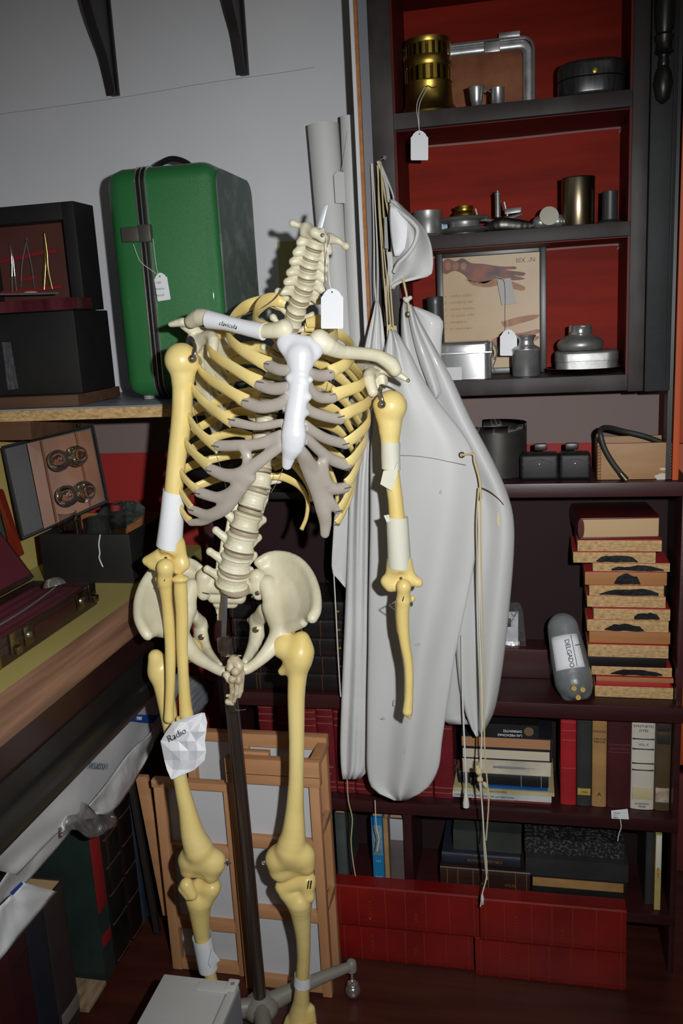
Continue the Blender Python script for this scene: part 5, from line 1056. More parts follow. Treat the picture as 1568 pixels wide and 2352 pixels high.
c = at(1094, 1.620, S1, 230)
cu = thing('measuring_cup', 'small flared steel cup, left one of the joined pair on the top shelf', 'cup', c)
lathe('cup_bowl', [(0, 0), (.0095, 0), (.0095, .002), (.0085, .004), (.0105, .012), (.0130, .030), (.0142, .032), (.0132, .033), (.0118, .031), (.0095, .013), (0, .006)], c, M_steel, cu, seg=28)
c2 = at(1143, 1.622, S1, 230)
cu2 = thing('measuring_cup', 'small straight steel cup, right one of the joined pair on the top shelf', 'cup', c2)
lathe('cup_bowl', [(0, 0), (.0118, 0), (.0115, .002), (.0112, .026), (.0118, .0275), (.0108, .0275), (.0105, .026), (.0105, .004), (0, .003)], c2, M_steel, cu2, seg=28)
tube('handle', [c2+Vector((-.0115, 0, .023)), c2+Vector((-.018, 0, .026)), c2+Vector((-.024, 0, .024))], .0014, M_steel, cu2, seg=6)
c = at(1358, 1.655, S1, 190)
bx = thing('sterilizer_box', 'rounded dark metal box with lid on the right of the top shelf', 'box', c)
for nm, za, zb in (('box_body', 0, .029), ('lid', .031, .057)):
    bm = bmesh.new(); addbox(bm, c.x-.056, c.x+.054, c.y-.045, c.y+.045, c.z+za, c.z+zb)
    bmesh.ops.bevel(bm, geom=[e for e in bm.edges if abs(e.verts[0].co.z-e.verts[1].co.z) > .01], offset=.041, segments=9, affect='EDGES', profile=.5)
    bmesh.ops.bevel(bm, geom=[e for e in bm.edges if abs(e.verts[0].co.z-e.verts[1].co.z) < .001 and abs(e.verts[0].co.z-(c.z+(zb if za else 0))) < 1e-4], offset=.008, segments=3, affect='EDGES', profile=.5)
    frombm(nm, bm, mat('dark_polished_metal', (74, 74, 76), .3, .6, rgb2=(50, 50, 52), scale=30, stretch=(9, 1, 1)), bx, True)
lathe('latch_button', [(0, 0), (.004, 0), (.004, .003), (0, .004)], c+Vector((.002, -.045, .036)), M_brass, bx, axis=(0, -1, 0), seg=12)
o = sdf('dark_pebble', [cap(at(1206, 1.70, S1+.006, 230), at(1216, 1.70, S1+.006, 230), .0085)], .0015, .003, mat('dark_red_stone', (80, 24, 20), .4), None, origin=at(1210, 1.70, S1, 230)); tag(o, 'small dark red pebble lying before the metal frame', 'stone')
# second shelf
c = at(982, 1.66, S2, 520)
o = thing('steel_pipe_cup', 'short grey metal pipe collar half hidden by the surgical cap', 'metal cup', c)
lathe('cup_body', [(0, 0), (.030, 0), (.033, .002), (.030, .005), (.0255, .007), (.025, .030), (.0265, .032), (.0265, .047), (.0245, .047), (.024, .03), (.023, .008), (0, .006)], c, M_dullsteel, o, seg=36)
c = at(1018, 1.715, S2, 508)
o = thing('blister_pack', 'blue and white patterned packet behind the pulley', 'packet', c)
obox('card', c+Vector((0, 0, .019)), (.034, 0, 0), (0, .002, .0), (0, .004, .037), mat('pale_grey_card', (170, 178, 190), .5), o)
for i in range(3):
    for k in range(2): lathe('printed_spot', [(0, 0), (.0048, 0), (.0048, .0006), (0, .0007)], c+Vector((-.009+i*.011, -.0012-.0002, .009+k*.018+(i % 2)*.003)), mat('blue_spot', (40, 110, 190), .5) if (i+k) % 2 == 0 else M_paper, o, axis=(0, -1, 0), seg=12)
c = at(1066, 1.665, S2, 505)
o = thing('pulley_wheel', 'grey metal pulley wheel with a bright knob on top', 'pulley', c)
lathe('wheel', [(0, 0), (.024, 0), (.025, .004), (.046, .008), (.048, .010), (.044, .0125), (.028, .014), (.0265, .020), (.0275, .024), (.043, .027), (.045, .0295), (.042, .0315), (.020, .034), (0, .034)], c, M_dullsteel, o, seg=44)
lathe('knob', [(.020, .034), (.019, .040), (.015, .043), (.015, .046), (.0165, .047), (.016, .051), (.009, .052), (.009, .049), (0, .048)], c, M_brass, o, seg=28)
c = at(1178, 1.67, S2, 515)
o = thing('curved_clamp', 'tarnished metal clamp with upright screws and winged lever', 'clamp', c)
sdf('clamp_plate', chain([at(1090, 1.665, S2+.026, 500), at(1120, 1.662, S2+.024, 500), at(1150, 1.660, S2+.019, 500), at(1170, 1.662, S2+.024, 500), at(1196, 1.665, S2+.030, 500)], [.004, .006, .009, .009, .005], (0, 0, 1), 2.0), .0016, .003, M_dullsteel, o)
sdf('clamp_jaw', chain([at(1126, 1.655, S2+.010, 500), at(1150, 1.650, S2+.014, 500), at(1190, 1.655, S2+.010, 500), at(1228, 1.66, S2+.008, 500)], [.010, .0125, .0115, .006], (0, 1, 0), 1.4), .0016, .003, mat('dark_gunmetal', (96, 94, 90), .4, 1.), o)
tube('screw_post', [at(1143, 1.665, S2+.028, 500), at(1143, 1.665, S2+.066, 500)], .0052, M_dullsteel, o, curve=False, seg=12)
lathe('post_cap', [(.006, 0), (.006, .003), (.003, .004), (.003, .007), (0, .007)], at(1143, 1.665, S2+.066, 500), M_dullsteel, o, seg=12)
tube('pin', [at(1098, 1.66, S2+.026, 500), at(1092, 1.66, S2+.045, 500)], .0022, M_dullsteel, o, curve=False, seg=8)
tube('pin', [at(1165, 1.655, S2+.028, 500), at(1158, 1.655, S2+.052, 500)], .0022, M_dullsteel, o, curve=False, seg=8)
obox('wing', at(1178, 1.655, S2+.036, 500), (.030, 0, .002), (0, .012, 0), (0, .002, .010), M_dullsteel, o, bv=.003)
c = at(1260, 1.655, S2, 500)
o = thing('oval_tin', 'small polished oval tin with disc lid leaning', 'tin', c)
sdf('tin_body', [cap(c+Vector((-.014, 0, .0125)), c+Vector((.014, 0, .0125)), .0145, .0145, (0, 0, 1), 1.15)], .0015, .003, M_steel, o)
lathe('disc_lid', [(0, 0), (.0165, 0), (.017, .001), (.0165, .0025), (0, .003)], c+Vector((0, -.012, .021)), mat('pale_brushed_disc', (200, 200, 186), .35, .8), o, axis=(.1, -1, .25), seg=32)
c = at(1327, 1.655, S2, 470)
o = thing('metal_beaker', 'tall tarnished metal beaker on the middle shelf', 'beaker', c)
lathe('beaker_body', [(0, 0), (.0275, 0), (.0285, .001), (.0280, .004), (.0283, .080), (.0292, .081), (.0283, .082), (.027, .081), (.0268, .005), (0, .004)], c, mat('tarnished_silver', (170, 160, 140), .3, 1., rgb2=(110, 92, 66), scale=10, stretch=(2, 2, .7)), o, seg=48)
c = at(1400, 1.66, S2, 480)
o = thing('bobbin', 'small dark grey spool with wide base at the right of the middle shelf', 'spool', c)
lathe('spool_body', [(0, 0), (.026, 0), (.027, .003), (.020, .007), (.0135, .009), (.0130, .054), (.0135, .056), (.008, .057), (0, .057)], c, mat('graphite', (62, 62, 64), .45, .3), o, seg=32)
# lower shelf
pc = thing('framed_print', 'black framed anatomical print of foot bones on parchment behind the steel box', 'picture', at(1130, 1.73, S3, 860))
q = [P(1001, 575, Y=1.735), P(1254, 567, Y=1.735)]
xa, xb_, zt = q[0].x, q[1].x, (q[0].z+q[1].z)/2
tilt = .0
for a in ((xa, xa+.012, S3, zt), (xb_-.012, xb_, S3, zt), (xa+.012, xb_-.012, zt-.012, zt), (xa+.012, xb_-.012, S3, S3+.012)): box('frame_bar', a[0], a[1], 1.727, 1.742, a[2], a[3], M_black, pc, bv=.0015)
box('parchment', xa+.012, xb_-.012, 1.735, 1.740, S3+.012, zt-.012, mat('parchment', (168, 142, 104), .42, rgb2=(156, 116, 60), scale=7, coat=.12), pc, bv=0)
M_print = mat('printed_muscle_red', (126, 50, 26), .5, rgb2=(52, 18, 12), scale=45); M_print2 = mat('printed_bone_tone', (160, 104, 60), .5, rgb2=(100, 50, 28), scale=40)
def blob(name, pts, m, Y=1.7345):
    q = crom([Vector((x, y, 0)) for x, y in pts+[pts[0]]], 3)[:-1]
    slab(name, [P(v.x, v.y, Y=Y) for v in q], (0, .0004, 0), m, pc)
blob('printed_foot', [(1014, 602), (1028, 594), (1046, 600), (1062, 593), (1082, 604), (1110, 606), (1150, 612), (1182, 612), (1184, 618), (1160, 620), (1204, 626), (1200, 634), (1178, 632), (1206, 640), (1178, 644), (1140, 640), (1110, 652), (1082, 650), (1066, 632), (1044, 622), (1022, 630), (1012, 616)], M_print)
blob('printed_foot', [(1066, 640), (1100, 648), (1150, 640), (1185, 650), (1206, 660), (1196, 668), (1150, 656), (1120, 660), (1088, 656)], M_print2)
for k in range(3): blob('printed_bone', [(1022+k*18, 606), (1030+k*18, 602), (1036+k*18, 610), (1030+k*18, 620), (1022+k*18, 616)], M_print2, Y=1.7340)
blob('printed_hand', [(1128, 780), (1160, 768), (1200, 764), (1234, 756), (1238, 764), (1206, 776), (1236, 772), (1230, 782), (1190, 790), (1150, 796), (1130, 790)], M_print2)
blob('printed_hand', [(1150, 740), (1190, 728), (1236, 722), (1230, 732), (1190, 744), (1160, 752)], M_print2)
text('numeral', 'N\u00ba XIII', P(1229, 590, Y=1.7343), (-1, 0, 0), (0, 0, -1), .0125, M_ink, pc, thin=.015)
for i, ln in enumerate(('a · radius cubiti', 'b · condylus tali', 'c · tarsus medius', 'd · os calcis infer', 'e · metatarsi', 'f · os naviculare')): text('handwriting', ln, P(1020, 684+i*15, Y=1.7343), (1, 0, .0), (0, 0, 1), .0085, mat('brown_ink', (84, 56, 34), .6), pc, shear=.4, depth=.0001, thin=.02)
g = slab('grey_label', [P(1141, 643, Y=1.7255), P(1172, 638, Y=1.7255), P(1186, 696, Y=1.7255), P(1152, 702, Y=1.7255)], (0, .0006, 0), mat('grey_sticker', (168, 166, 162), .6), origin=P(1160, 670, Y=1.7255)); tag(g, 'blank grey paper label stuck on the framed print', 'label')
hangtag(None, None, 1148, 1187, 758, 817, 1.652, 'blank white string tag hanging in front of the steel bottle', strings=[[P(1138, 635, Y=1.724), P(1158, 645, Y=1.71), P(1163, 690, Y=1.69), P(1166, 750, Y=1.655)]])
c = at(999, 1.655, S3, 705)
o = lathe('grey_canister', [(0, 0), (.0150, 0), (.0150, .135), (.0155, .137), (.0155, .149), (.0145, .151), (0, .151)], c, mat('grey_painted_tin', (70, 70, 72), .4, .4), None, origin=c, seg=32); tag(o, 'slim dark grey canister between the apron and the framed print', 'canister')
# steel sterilizer tin with bail
c = at(1060, 1.655, S3, 830)
o = thing('steel_sterilizer', 'polished steel box with wire clasp on the lowest wall shelf', 'box', c)
X0_, X1_ = c.x-.055, P(1128, 830, Y=1.62).x
for nm, za, zb, e in (('box_body', 0, .047, 0), ('lid', .0475, .0675, .001)):
    bm = bmesh.new(); addbox(bm, X0_-e, X1_+e, 1.622-e, 1.70+e, S3+za, S3+zb)
    bmesh.ops.bevel(bm, geom=[e_ for e_ in bm.edges if abs(e_.verts[0].co.z-e_.verts[1].co.z) > .01], offset=.014, segments=5, affect='EDGES', profile=.5)
    if za: bmesh.ops.bevel(bm, geom=[e_ for e_ in bm.edges if min(v.co.z for v in e_.verts) > S3+zb-1e-4], offset=.006, segments=3, affect='EDGES', profile=.5)
    frombm(nm, bm, M_chrome, o, True)
box('lid_band', X0_-.0015, X1_+.0015, 1.6205, 1.701, S3+.0455, S3+.049, M_steel, o, bv=.001)
tube('wire_clasp', [(X1_+.002, 1.64, S3+.064), (X1_+.010, 1.64, S3+.050), (X1_+.006, 1.64, S3+.030), (X1_+.002, 1.64, S3+.020), (X1_+.006, 1.64, S3+.010)], .0012, M_chrome, o, seg=6)
tube('wire_clasp', [(X1_-.008, 1.64, S3+.068), (X1_+.004, 1.64, S3+.060), (X1_+.009, 1.64, S3+.045), (X1_+.004, 1.64, S3+.032)], .0012, M_chrome, o, seg=6)
obox('paper_sticker', (P(1040, 860, Y=1.6214)), (.032, 0, 0), (0, .0006, 0), (0, 0, .026), mat('silver_sticker', (190, 190, 192), .5), o, bv=0)
c = at(1208, 1.655, S3, 830)
o = thing('steel_bottle', 'small steel bottle with flared neck in front of the framed print', 'bottle', c)
lathe('bottle_body', [(0, 0), (.024, 0), (.025, .002), (.0252, .045), (.0262, .046), (.0262, .049), (.022, .052), (.0145, .056), (.0130, .062), (.0145, .068), (.0175, .071), (.0178, .073), (.016, .0735), (.012, .066), (0, .064)], c, M_steel, o, seg=44)
c = at(1345, 1.668, S3, 850)
o = thing('bronze_tray', 'dark bronze shallow round tray under the oval tin on the lowest wall shelf', 'tray', c)
lathe('tray_dish', [(0, 0), (.055, 0), (.068, .006), (.0715, .011), (.0705, .0115), (.066, .008), (.054, .003), (0, .003)], c, mat('dark_bronze', (96, 74, 56), .25, 1.), o, seg=56)
c = c+Vector((0, 0, .0032))
o = thing('flat_tin', 'grey rounded tin with lid on the bronze tray', 'tin', c)
for nm, za, zb, e in (('tin_body', 0, .020, 0), ('lid', .0205, .038, .001)):
    bm = bmesh.new(); addbox(bm, c.x-.054-e, c.x+.054+e, 1.625-e, 1.711+e, c.z+za, c.z+zb)
    bmesh.ops.bevel(bm, geom=[e_ for e_ in bm.edges if abs(e_.verts[0].co.z-e_.verts[1].co.z) > .01], offset=.022, segments=5, affect='EDGES', profile=.5)
    if za: bmesh.ops.bevel(bm, geom=[e_ for e_ in bm.edges if min(v.co.z for v in e_.verts) > c.z+zb-1e-4], offset=.005, segments=3, affect='EDGES', profile=.5)
    frombm(nm, bm, M_dullsteel, o, True)
c = at(1332, 1.665, c.z+.0385, 790)
o = thing('spirit_lamp', 'round polished metal lamp with screw cap on top of the flat tin', 'lamp', c)
lathe('lamp_body', [(0, 0), (.036, 0), (.040, .003), (.0415, .010), (.040, .016), (.034, .022), (.023, .027), (.0205, .028), (0, .028)], c, M_dullsteel, o, seg=44)
lathe('cap', [(.0205, .028), (.0208, .029), (.0205, .043), (.019, .045), (0, .045)], c, M_chrome, o, seg=36)
# ================= on the counter =================
CZ = 1.0125
c = at(1150, 1.66, CZ, 1030)
ms = thing('metal_sheet', 'curved dark steel sheet standing on the counter beside the apron', 'metal sheet', c)
G = []
for j in range(8):
    row = []
    for i in range(30):
        a = math.radians(-150+i*9.2); row.append(Vector((c.x-.01+.058*cos(a), 1.69+.055*sin(a), CZ+.0005+(.098+.003*(i/29))*j/7)))
    G.append(row)
gs = gridsolid('sheet', G, (0, 0, 0.0001), mat('dark_blued_steel', (104, 102, 96), .42, .6, rgb2=(80, 78, 74), scale=10), ms)
c = at(1275, 1.63, CZ, 1080)
for i, (xa_, xb2, lb_) in enumerate(((1194, 1283, 'black folding leather case on the counter, left half beside the seam'), (1284, 1357, 'black folding leather case on the counter, right half next to the wooden box'))):
    A_, B_ = P(xa_, 1080, Y=1.62).x, P(xb2, 1080, Y=1.62).x
    o = thing('leather_case', lb_, 'case', ((A_+B_)/2, 1.64, CZ))
    box('case_body', A_, B_, 1.62, 1.665, CZ, CZ+.048, M_blackleather, o, bv=.007, seg=3)
    tube('flap_seam', [(A_+.004, 1.6185, CZ+.030), ((A_+B_)/2, 1.6175, CZ+.040), (B_-.004, 1.6185, CZ+.030)], .0008, mat('grey_seam', (80, 80, 82), .4), o, seg=5)
    lathe('press_stud', [(0, 0), (.002, 0), (.0015, .001), (0, .0015)], ((A_+B_)/2, 1.6195, CZ+.030), M_chrome, o, axis=(0, -1, 0), seg=10)
    obox('belt_loop', ((A_+B_)/2+(-.004 if i else .003), 1.668, CZ+.055), (.024, 0, 0), (0, .014, 0), (0, 0, .013), M_black, o, bv=.003)
wb = thing('wooden_box', 'open beech box with finger joints at the right end of the counter', 'box', at(1455, 1.65, CZ, 1050))
WX0, WX1, WY0, WY1, WZ = P(1372, 1050, Y=1.615).x, P(1549, 1050, Y=1.615).x, 1.615, 1.70, P(1455, 1018, Y=1.615).z
M_beech = mat('beech_board', (158, 122, 84), .6, rgb2=(146, 106, 70), scale=8, stretch=(1, 2, 6))
box('front_board', WX0+.006, WX1-.006, WY0, WY0+.007, CZ+.0005, WZ, M_beech, wb, bv=.0005)
box('back_board', WX0+.006, WX1-.006, WY1-.007, WY1, CZ+.0005, WZ+.002, M_beech, wb, bv=.0005)
box('side_board', WX0, WX0+.006, WY0+.007, WY1-.007, CZ+.0005, WZ, M_beech, wb, bv=.0005)
box('side_board', WX1-.006, WX1, WY0+.007, WY1-.007, CZ+.0005, WZ, M_beech, wb, bv=.0005)
box('bottom_board', WX0+.006, WX1-.006, WY0+.007, WY1-.007, CZ+.0005, CZ+.005, M_beech, wb, bv=0)
M_endgrain = mat('beech_end_grain', (140, 96, 62), .7)
nj = 11
for sx in (WX0, WX1-.006):
    for k in range(nj): box('finger_joint', sx, sx+.006, WY0, WY0+.0069, CZ+.001+(WZ-CZ-.002)*k/nj, CZ+.001+(WZ-CZ-.002)*(k+.5)/nj, M_beech if k % 2 == 9 else M_endgrain, wb, bv=0)
for pts in (((1502, 1093), (1520, 1086), (1536, 1090), (1532, 1100), (1510, 1104)), ((1512, 1076), (1524, 1074), (1532, 1078), (1520, 1081))):
    slab('paint_smear', [P(x, y, Y=WY0-.0003) for x, y in pts], (0, .0004, 0), mat('pale_smear', (190, 180, 168), .7), wb)
hs = thing('rubber_hose', 'black rubber hose looped over the wooden box with metal tip', 'hose', P(1382, 985, Y=1.66))
tube('hose', [P(1530, 1020, Y=1.67), P(1480, 1002, Y=1.665), P(1430, 990, Y=1.66), P(1396, 982, Y=1.64), P(1380, 986, Y=1.615), P(1379, 1000, Y=1.602), P(1388, 1030, Y=1.60), P(1405, 1060, Y=1.60), P(1424, 1086, Y=1.60)], .0047, mat('black_rubber', (44, 46, 44), .5), hs, seg=12)
tube('metal_tip', [P(1424, 1086, Y=1.60), P(1437, 1102, Y=1.60)], [.0052, .0062], mat('old_brass_tip', (140, 132, 110), .3, 1.), hs, curve=False, seg=12)
# ================= mid shelf right =================
MZ = .5845
cards = thing('plastic_sleeve', 'clear plastic sleeve holding a white card beside the apron', 'packet', P(1185, 1484, Y=1.70))
cx0, cx1 = P(1140, 1450, Y=1.70).x, P(1189, 1450, Y=1.70).x
box('card', cx0, cx1, 1.722, 1.724, MZ+.0625, P(1170, 1413, Y=1.70).z, M_paper, cards, bv=.0003)
box('card_window', P(1160, 1430, Y=1.7).x, P(1173, 1430, Y=1.7).x, 1.7205, 1.7218, P(1165, 1448, Y=1.70).z, P(1165, 1428, Y=1.70).z, M_black, cards, bv=.0005)
M_film = mat('clear_plastic_film', (255, 255, 255), .12, trans=.96, bump=.6, bscale=60)
crumple('film', [(1384, 1158, 1192), (1400, 1152, 1200), (1440, 1150, 1204), (1484, 1150, 1208)], 1.717, .003, M_film, None, None, 7, 8, 10, .003).parent = None
o = bpy.data.objects['film']; tl = wloc(cards); o.location = Vector(o.location)-tl; o.parent = cards
ledge = box('inner_ledge', -.25, .092, 1.705, 1.765, MZ, MZ+.062, M_maroonwood, None, origin=(-.0, 1.73, MZ)); tag(ledge, 'dark wooden ledge at the back of the middle bookcase shelf', 'ledge')
cards.location.z += 0
# plastic wrapped roll
M_wrap = mat('cloudy_grey_plastic', (126, 130, 132), .35, rgb2=(92, 96, 98), scale=12, bump=.5, bscale=40, coat=.2)
a, b_ = P(1290, 1450, Y=1.72), P(1318, 1552, Y=1.60)
b_ = Vector((b_.x, 1.612, MZ+.036)); a = Vector((a.x, 1.664, MZ+.125)); c0 = a
o = thing('wrapped_bundle', 'bundle wrapped in cloudy grey plastic with a name label leaning on the shelf', 'bundle', b_)
sdf('plastic_wrap', chain([a, a.lerp(b_, .5), b_], [.030, .0345, .036], None, 1, 3)+[ball(b_+Vector((-.012, -.012, -.022)), .012), ball(b_+Vector((.018, -.010, -.016)), .014), ball(b_+Vector((.0, -.02, -.008)), .016), cap(b_+Vector((-.016, -.006, -.030)), b_+Vector((.022, -.004, -.026)), .007)], .0022, .005, M_wrap, o)
for dx, dz in ((.006, -.012), (.014, .004), (-.002, .006)): lathe('inner_piece', [(0, 0), (.005, 0), (.005, .004), (0, .004)], b_+Vector((dx, -.042, dz)), mat('tan_wood_piece', (196, 160, 90), .6), o, axis=(0, -1, 0), seg=12)
axd = (b_-a).normalized(); u_ = Vector((1, 0, 0)); u_ = (u_-axd*u_.dot(axd)).normalized(); n_ = u_.cross(axd); n_ = -n_ if n_.dot(CC-a) < 0 else n_
G = []
for j in range(6):
    f = .18+.62*j/5; row = []
    for i in range(8):
        t = math.radians(-52+i*13); rr = .0302+.0055*f+.0034; row.append(a.lerp(b_, f)+(u_*sin(t)+n_*cos(t))*rr)
    G.append(row)
lbp = gridsolid('name_label', G, n_*-.0004, M_paper, o)
text('lettering', 'DELGADO', a.lerp(b_, .27)+n_*.0366-u_*.004, b_-a+n_*.006, u_, .0125, M_ink, lbp, spacing=.9)
text('lettering', 'I', a.lerp(b_, .38)+n_*.0352+u_*.0135, axd, u_, .016, M_ink, lbp)
tube('label_rule', [a.lerp(b_, .2)+n_*.0347+u_*.0095, a.lerp(b_, .78)+n_*.0382+u_*.0095], .0005, M_ink, lbp, curve=False, seg=4)
# ================= stack of painted chipboard blocks =================
M_redtop = mat('red_cover_paint', (176, 40, 44), .6, rgb2=(150, 30, 34), scale=7)
M_blob = mat('black_tar_paint', (26, 26, 28), .3, rgb2=(40, 40, 42), scale=30, bump=.3)
M_chipD = mat('brown_board_edge', (170, 116, 66), .6, rgb2=(150, 98, 52), scale=12, stretch=(.2, 1, 4))
blocks = [(1326, 1519, 1240, 1263, 'c', None), (1316, 1505, 1265, 1289, 'c', (1368, 1464)), (1361, 1538, 1289, 1307, 'c', (1404, 1524)), (1343, 1531, 1308, 1335, 'd', (1410, 1470)), (1353, 1524, 1337, 1359, 'c', (1376, 1512)), (1348, 1528, 1361, 1384, 'c', None), (1363, 1539, 1386, 1406, 'c', (1456, 1515)),
          (1348, 1535, 1411, 1434, 'c', (1388, 1479)), (1353, 1539, 1437, 1462, 'd', None), (1350, 1535, 1463, 1488, 'c', None), (1348, 1531, 1491, 1511, 'k', None), (1358, 1543, 1512, 1531, 'c', (1402, 1521)), (1369, 1547, 1532, 1542, 'd', None), (1369, 1539, 1543, 1552, 'r', None), (1366, 1546, 1554, 1578, 'c', None)]
zs = []
names = ['topmost of the stack under the old book', 'second from the top, jutting out left, with black paint', 'third from the top, jutting out right, long black paint streak', 'brown one with a black paint dome', 'with two black paint patches below the brown one', 'plain one in the middle of the stack', 'with a black paint drop at the right', 'with a wide black paint patch below the middle', 'smooth brown one without paint in the lower half', 'plain pale one above the black one', 'painted all black', 'just below the black one with a black streak', 'thin brown one near the bottom', 'thin red one near the bottom', 'lowest of the stack on the shelf']
zprev = MZ+.0002
rows = []
for i in range(len(blocks)-1, -1, -1):
    xl, xr, yt, yb, k, bb_ = blocks[i]
    zlo, zhi = P(1445, 1579, Y=1.622).z, P(1445, 1240, Y=1.622).z
    zt_ = MZ+(P(1445, yt, Y=1.622).z-zlo)*(zhi-MZ)/(zhi-zlo)
    if zt_ < zprev+.005: zt_ = zprev+.006
    rows.append((i, zprev, zt_)); zprev = zt_+.0004
for i, za, zb in rows:
    xl, xr, yt, yb, k, bb_ = blocks[i]; yf = 1.622+(i % 3)*.0025-(.004 if i in (1, 2) else 0)
    A_, B_ = P(xl, yb, Y=yf).x, P(xr, yb, Y=yf).x
    o = thing('chipboard_block', 'red topped chipboard block, '+names[i], 'block', ((A_+B_)/2, yf, za), 'painted chipboard blocks stacked on the shelf')
    m_ = {'c': M_chip, 'd': M_chipD, 'k': M_black, 'r': M_redtop}[k]
    box('board', A_, B_, yf, yf+.118, za, zb-.0012, m_, o, bv=.0005)
    box('painted_top', A_+.0005, B_-.0005, yf+.0005, yf+.117, zb-.0012, zb, M_black if k == 'k' else M_redtop, o, bv=0)
    if bb_:
        bx0, bx1 = P(bb_[0], yb, Y=yf).x, P(bb_[1], yb, Y=yf).x; h = zb-za; n = 9; rnd = random.Random(i)
        up_ = [Vector((bx0+(bx1-bx0)*t/(n-1), yf-.0009, za+h*(.25+(.65 if i == 3 else .45)*sin(pi*t/(n-1))**.6+rnd.uniform(-.12, .08)))) for t in range(n)]
        dn = [Vector((bx1-(bx1-bx0)*t/(n-1), yf-.0009, za+h*.06+rnd.uniform(-.0006, .0012))) for t in range(n)]
        slab('paint_blob', up_+dn, (0, .0011, 0), M_blob, o)
# old book on top
ztop = rows[-1][2]
M_oldcov = mat('worn_maroon_leather', (86, 24, 24), .4, rgb2=(56, 16, 18), scale=9, bump=.15)
ob_ = thing('old_book', 'thick worn maroon leather book lying on top of the chipboard blocks', 'book', P(1420, 1230, Y=1.62))
ang = math.radians(4); ux, uy = Vector((cos(ang), sin(ang), 0)), Vector((-sin(ang), cos(ang), 0)); cc = Vector((P(1424, 1200, Y=1.63).x, 1.628, ztop+.0005))
hh = .040; wd = .142; dp = .136
obox('page_block', cc+uy*dp/2+Vector((0, 0, hh/2)), ux*(wd-.004), uy*(dp-.006), (0, 0, hh-.005), M_pages, ob_, bv=.002)
obox('cover_board', cc+uy*dp/2+Vector((0, 0, hh-.0012)), ux*wd, uy*dp, (0, 0, .0026), M_oldcov, ob_, bv=.001)
obox('cover_board', cc+uy*dp/2+Vector((0, 0, .0014)), ux*wd, uy*dp, (0, 0, .0026), M_oldcov, ob_, bv=.001)
tube('spine', [cc-ux*(wd/2-.001)+uy*.002+Vector((0, 0, hh/2)), cc-ux*(wd/2-.001)+uy*(dp-.002)+Vector((0, 0, hh/2))], hh/2, M_oldcov, ob_, curve=False, rad2=.006, ref=(1, 0, 0), seg=16)
# ================= books =================
def book(label, o, ex_, ed, eh, w, d, h, m, group, bands=(), title=(), pages=None, mt=None, bandm=None, cat='book', tsize=None, tflip=False, name='book', round_=True, blocks_=(), tdir='across', pagefront=False):
    """o: spine corner; ex_: thickness direction w; ed: depth away from the spine d; eh: spine length direction h"""
    o = Vector(o); ex_, ed, eh = Vector(ex_).normalized(), Vector(ed).normalized(), Vector(eh).normalized()
    t = thing(name, label, cat, o+ex_*w/2, group); B = .0022; pm = pages or M_pages
    prof = []
    if round_:
        for k in range(9):
            a = pi*k/8; prof.append((w/2-w/2*cos(a), .004-.004*sin(a)))
    else: prof = [(0, 0), (w, 0)]
    inner = [(w-B, .006), (B, .006)]
    pts = prof+[(w, d), (w-B, d)]+inner+[(B, d), (0, d)]
    bm = bmesh.new(); a_ = [bm.verts.new(o+ex_*x+ed*y) for x, y in pts]; b2 = [bm.verts.new(o+ex_*x+ed*y+eh*h) for x, y in pts]; n = len(pts)
    bm.faces.new(a_); bm.faces.new(b2[::-1])
    for i in range(n): bm.faces.new((a_[i], b2[i], b2[(i+1) % n], a_[(i+1) % n]))
    frombm('cover', bm, m, t)
    c = o+ex_*w/2+ed*(d/2+.001)+eh*h/2
    obox('page_block', c, ex_*(w-2*B-.0004), ed*(d-.008), eh*(h-.006), pm, t, bv=0)
    for f in bands:
        bc = o+ex_*w/2+ed*(.0012 if round_ else -.0003)+eh*h*f
        obox('spine_band', bc, ex_*(w*.93), ed*.0050 if round_ else ed*.0012, eh*.0016, bandm or m, t, bv=.0003)
    for f0, f1, bm_ in blocks_:
        obox('spine_label', o+ex_*w/2+ed*(.0005 if round_ else -.0002)+eh*h*(f0+f1)/2, ex_*(w*.86), ed*.0026 if round_ else ed*.001, eh*h*(f1-f0), bm_, t, bv=.0002)
    for s_, f, sz in title:
        nrm_ = ed*-1
        if tdir == 'across': xd, ud, org, al = ex_, eh, o+ex_*w/2, 'CENTER'
        else: xd, ud, org, al = eh, ex_*-1, o+ex_*w/2, 'CENTER'
        if xd.cross(ud).dot(nrm_) < 0: ud = -ud
        if tflip: xd, ud = -xd, -ud
        text('spine_title', s_, org+eh*h*f+nrm_*.0012-ud.normalized()*sz*.35, xd, ud, sz, mt or M_gold, t, depth=.0002, align=al)
    return t
XV, YV, ZV = (1, 0, 0), (0, 1, 0), (0, 0, 1)
def mb(n, c1, c2=None, r=.5, **k): return mat(n, c1, r, rgb2=c2 or tuple(int(v*.8) for v in c1), scale=14, bump=.1, bscale=120, **k)
M_bred, M_bgr, M_btan, M_bmar, M_bwh, M_bbr = mb('red_bookcloth', (168, 32, 36)), mb('charcoal_bookcloth', (52, 54, 52)), mb('tan_bookcloth', (176, 134, 84)), mb('maroon_bookcloth', (70, 24, 28)), mb('off_white_spine', (206, 200, 188), (190, 184, 172)), mb('brown_bookcloth', (84, 68, 46))
M_tgold = mat('dull_gilt', (170, 130, 70), .4, .5); M_tblack = mat('black_print', (40, 36, 34), .6)
LZ = .3455
def upr(x0_, x1_, yt, Yb, label, m, group, **k):
    A_, B_ = P(x0_, 1850, Y=Yb).x, P(x1_, 1850, Y=Yb).x; zt_ = P((x0_+x1_)/2, yt, Y=Yb).z
    return book(label, (A_+.0004, Yb, LZ+.0005), XV, YV, ZV, B_-A_-.0008, .13, min(zt_, .5535)-LZ-.001, m, group, **k)
g_ = 'upright books at the right end of the third shelf'
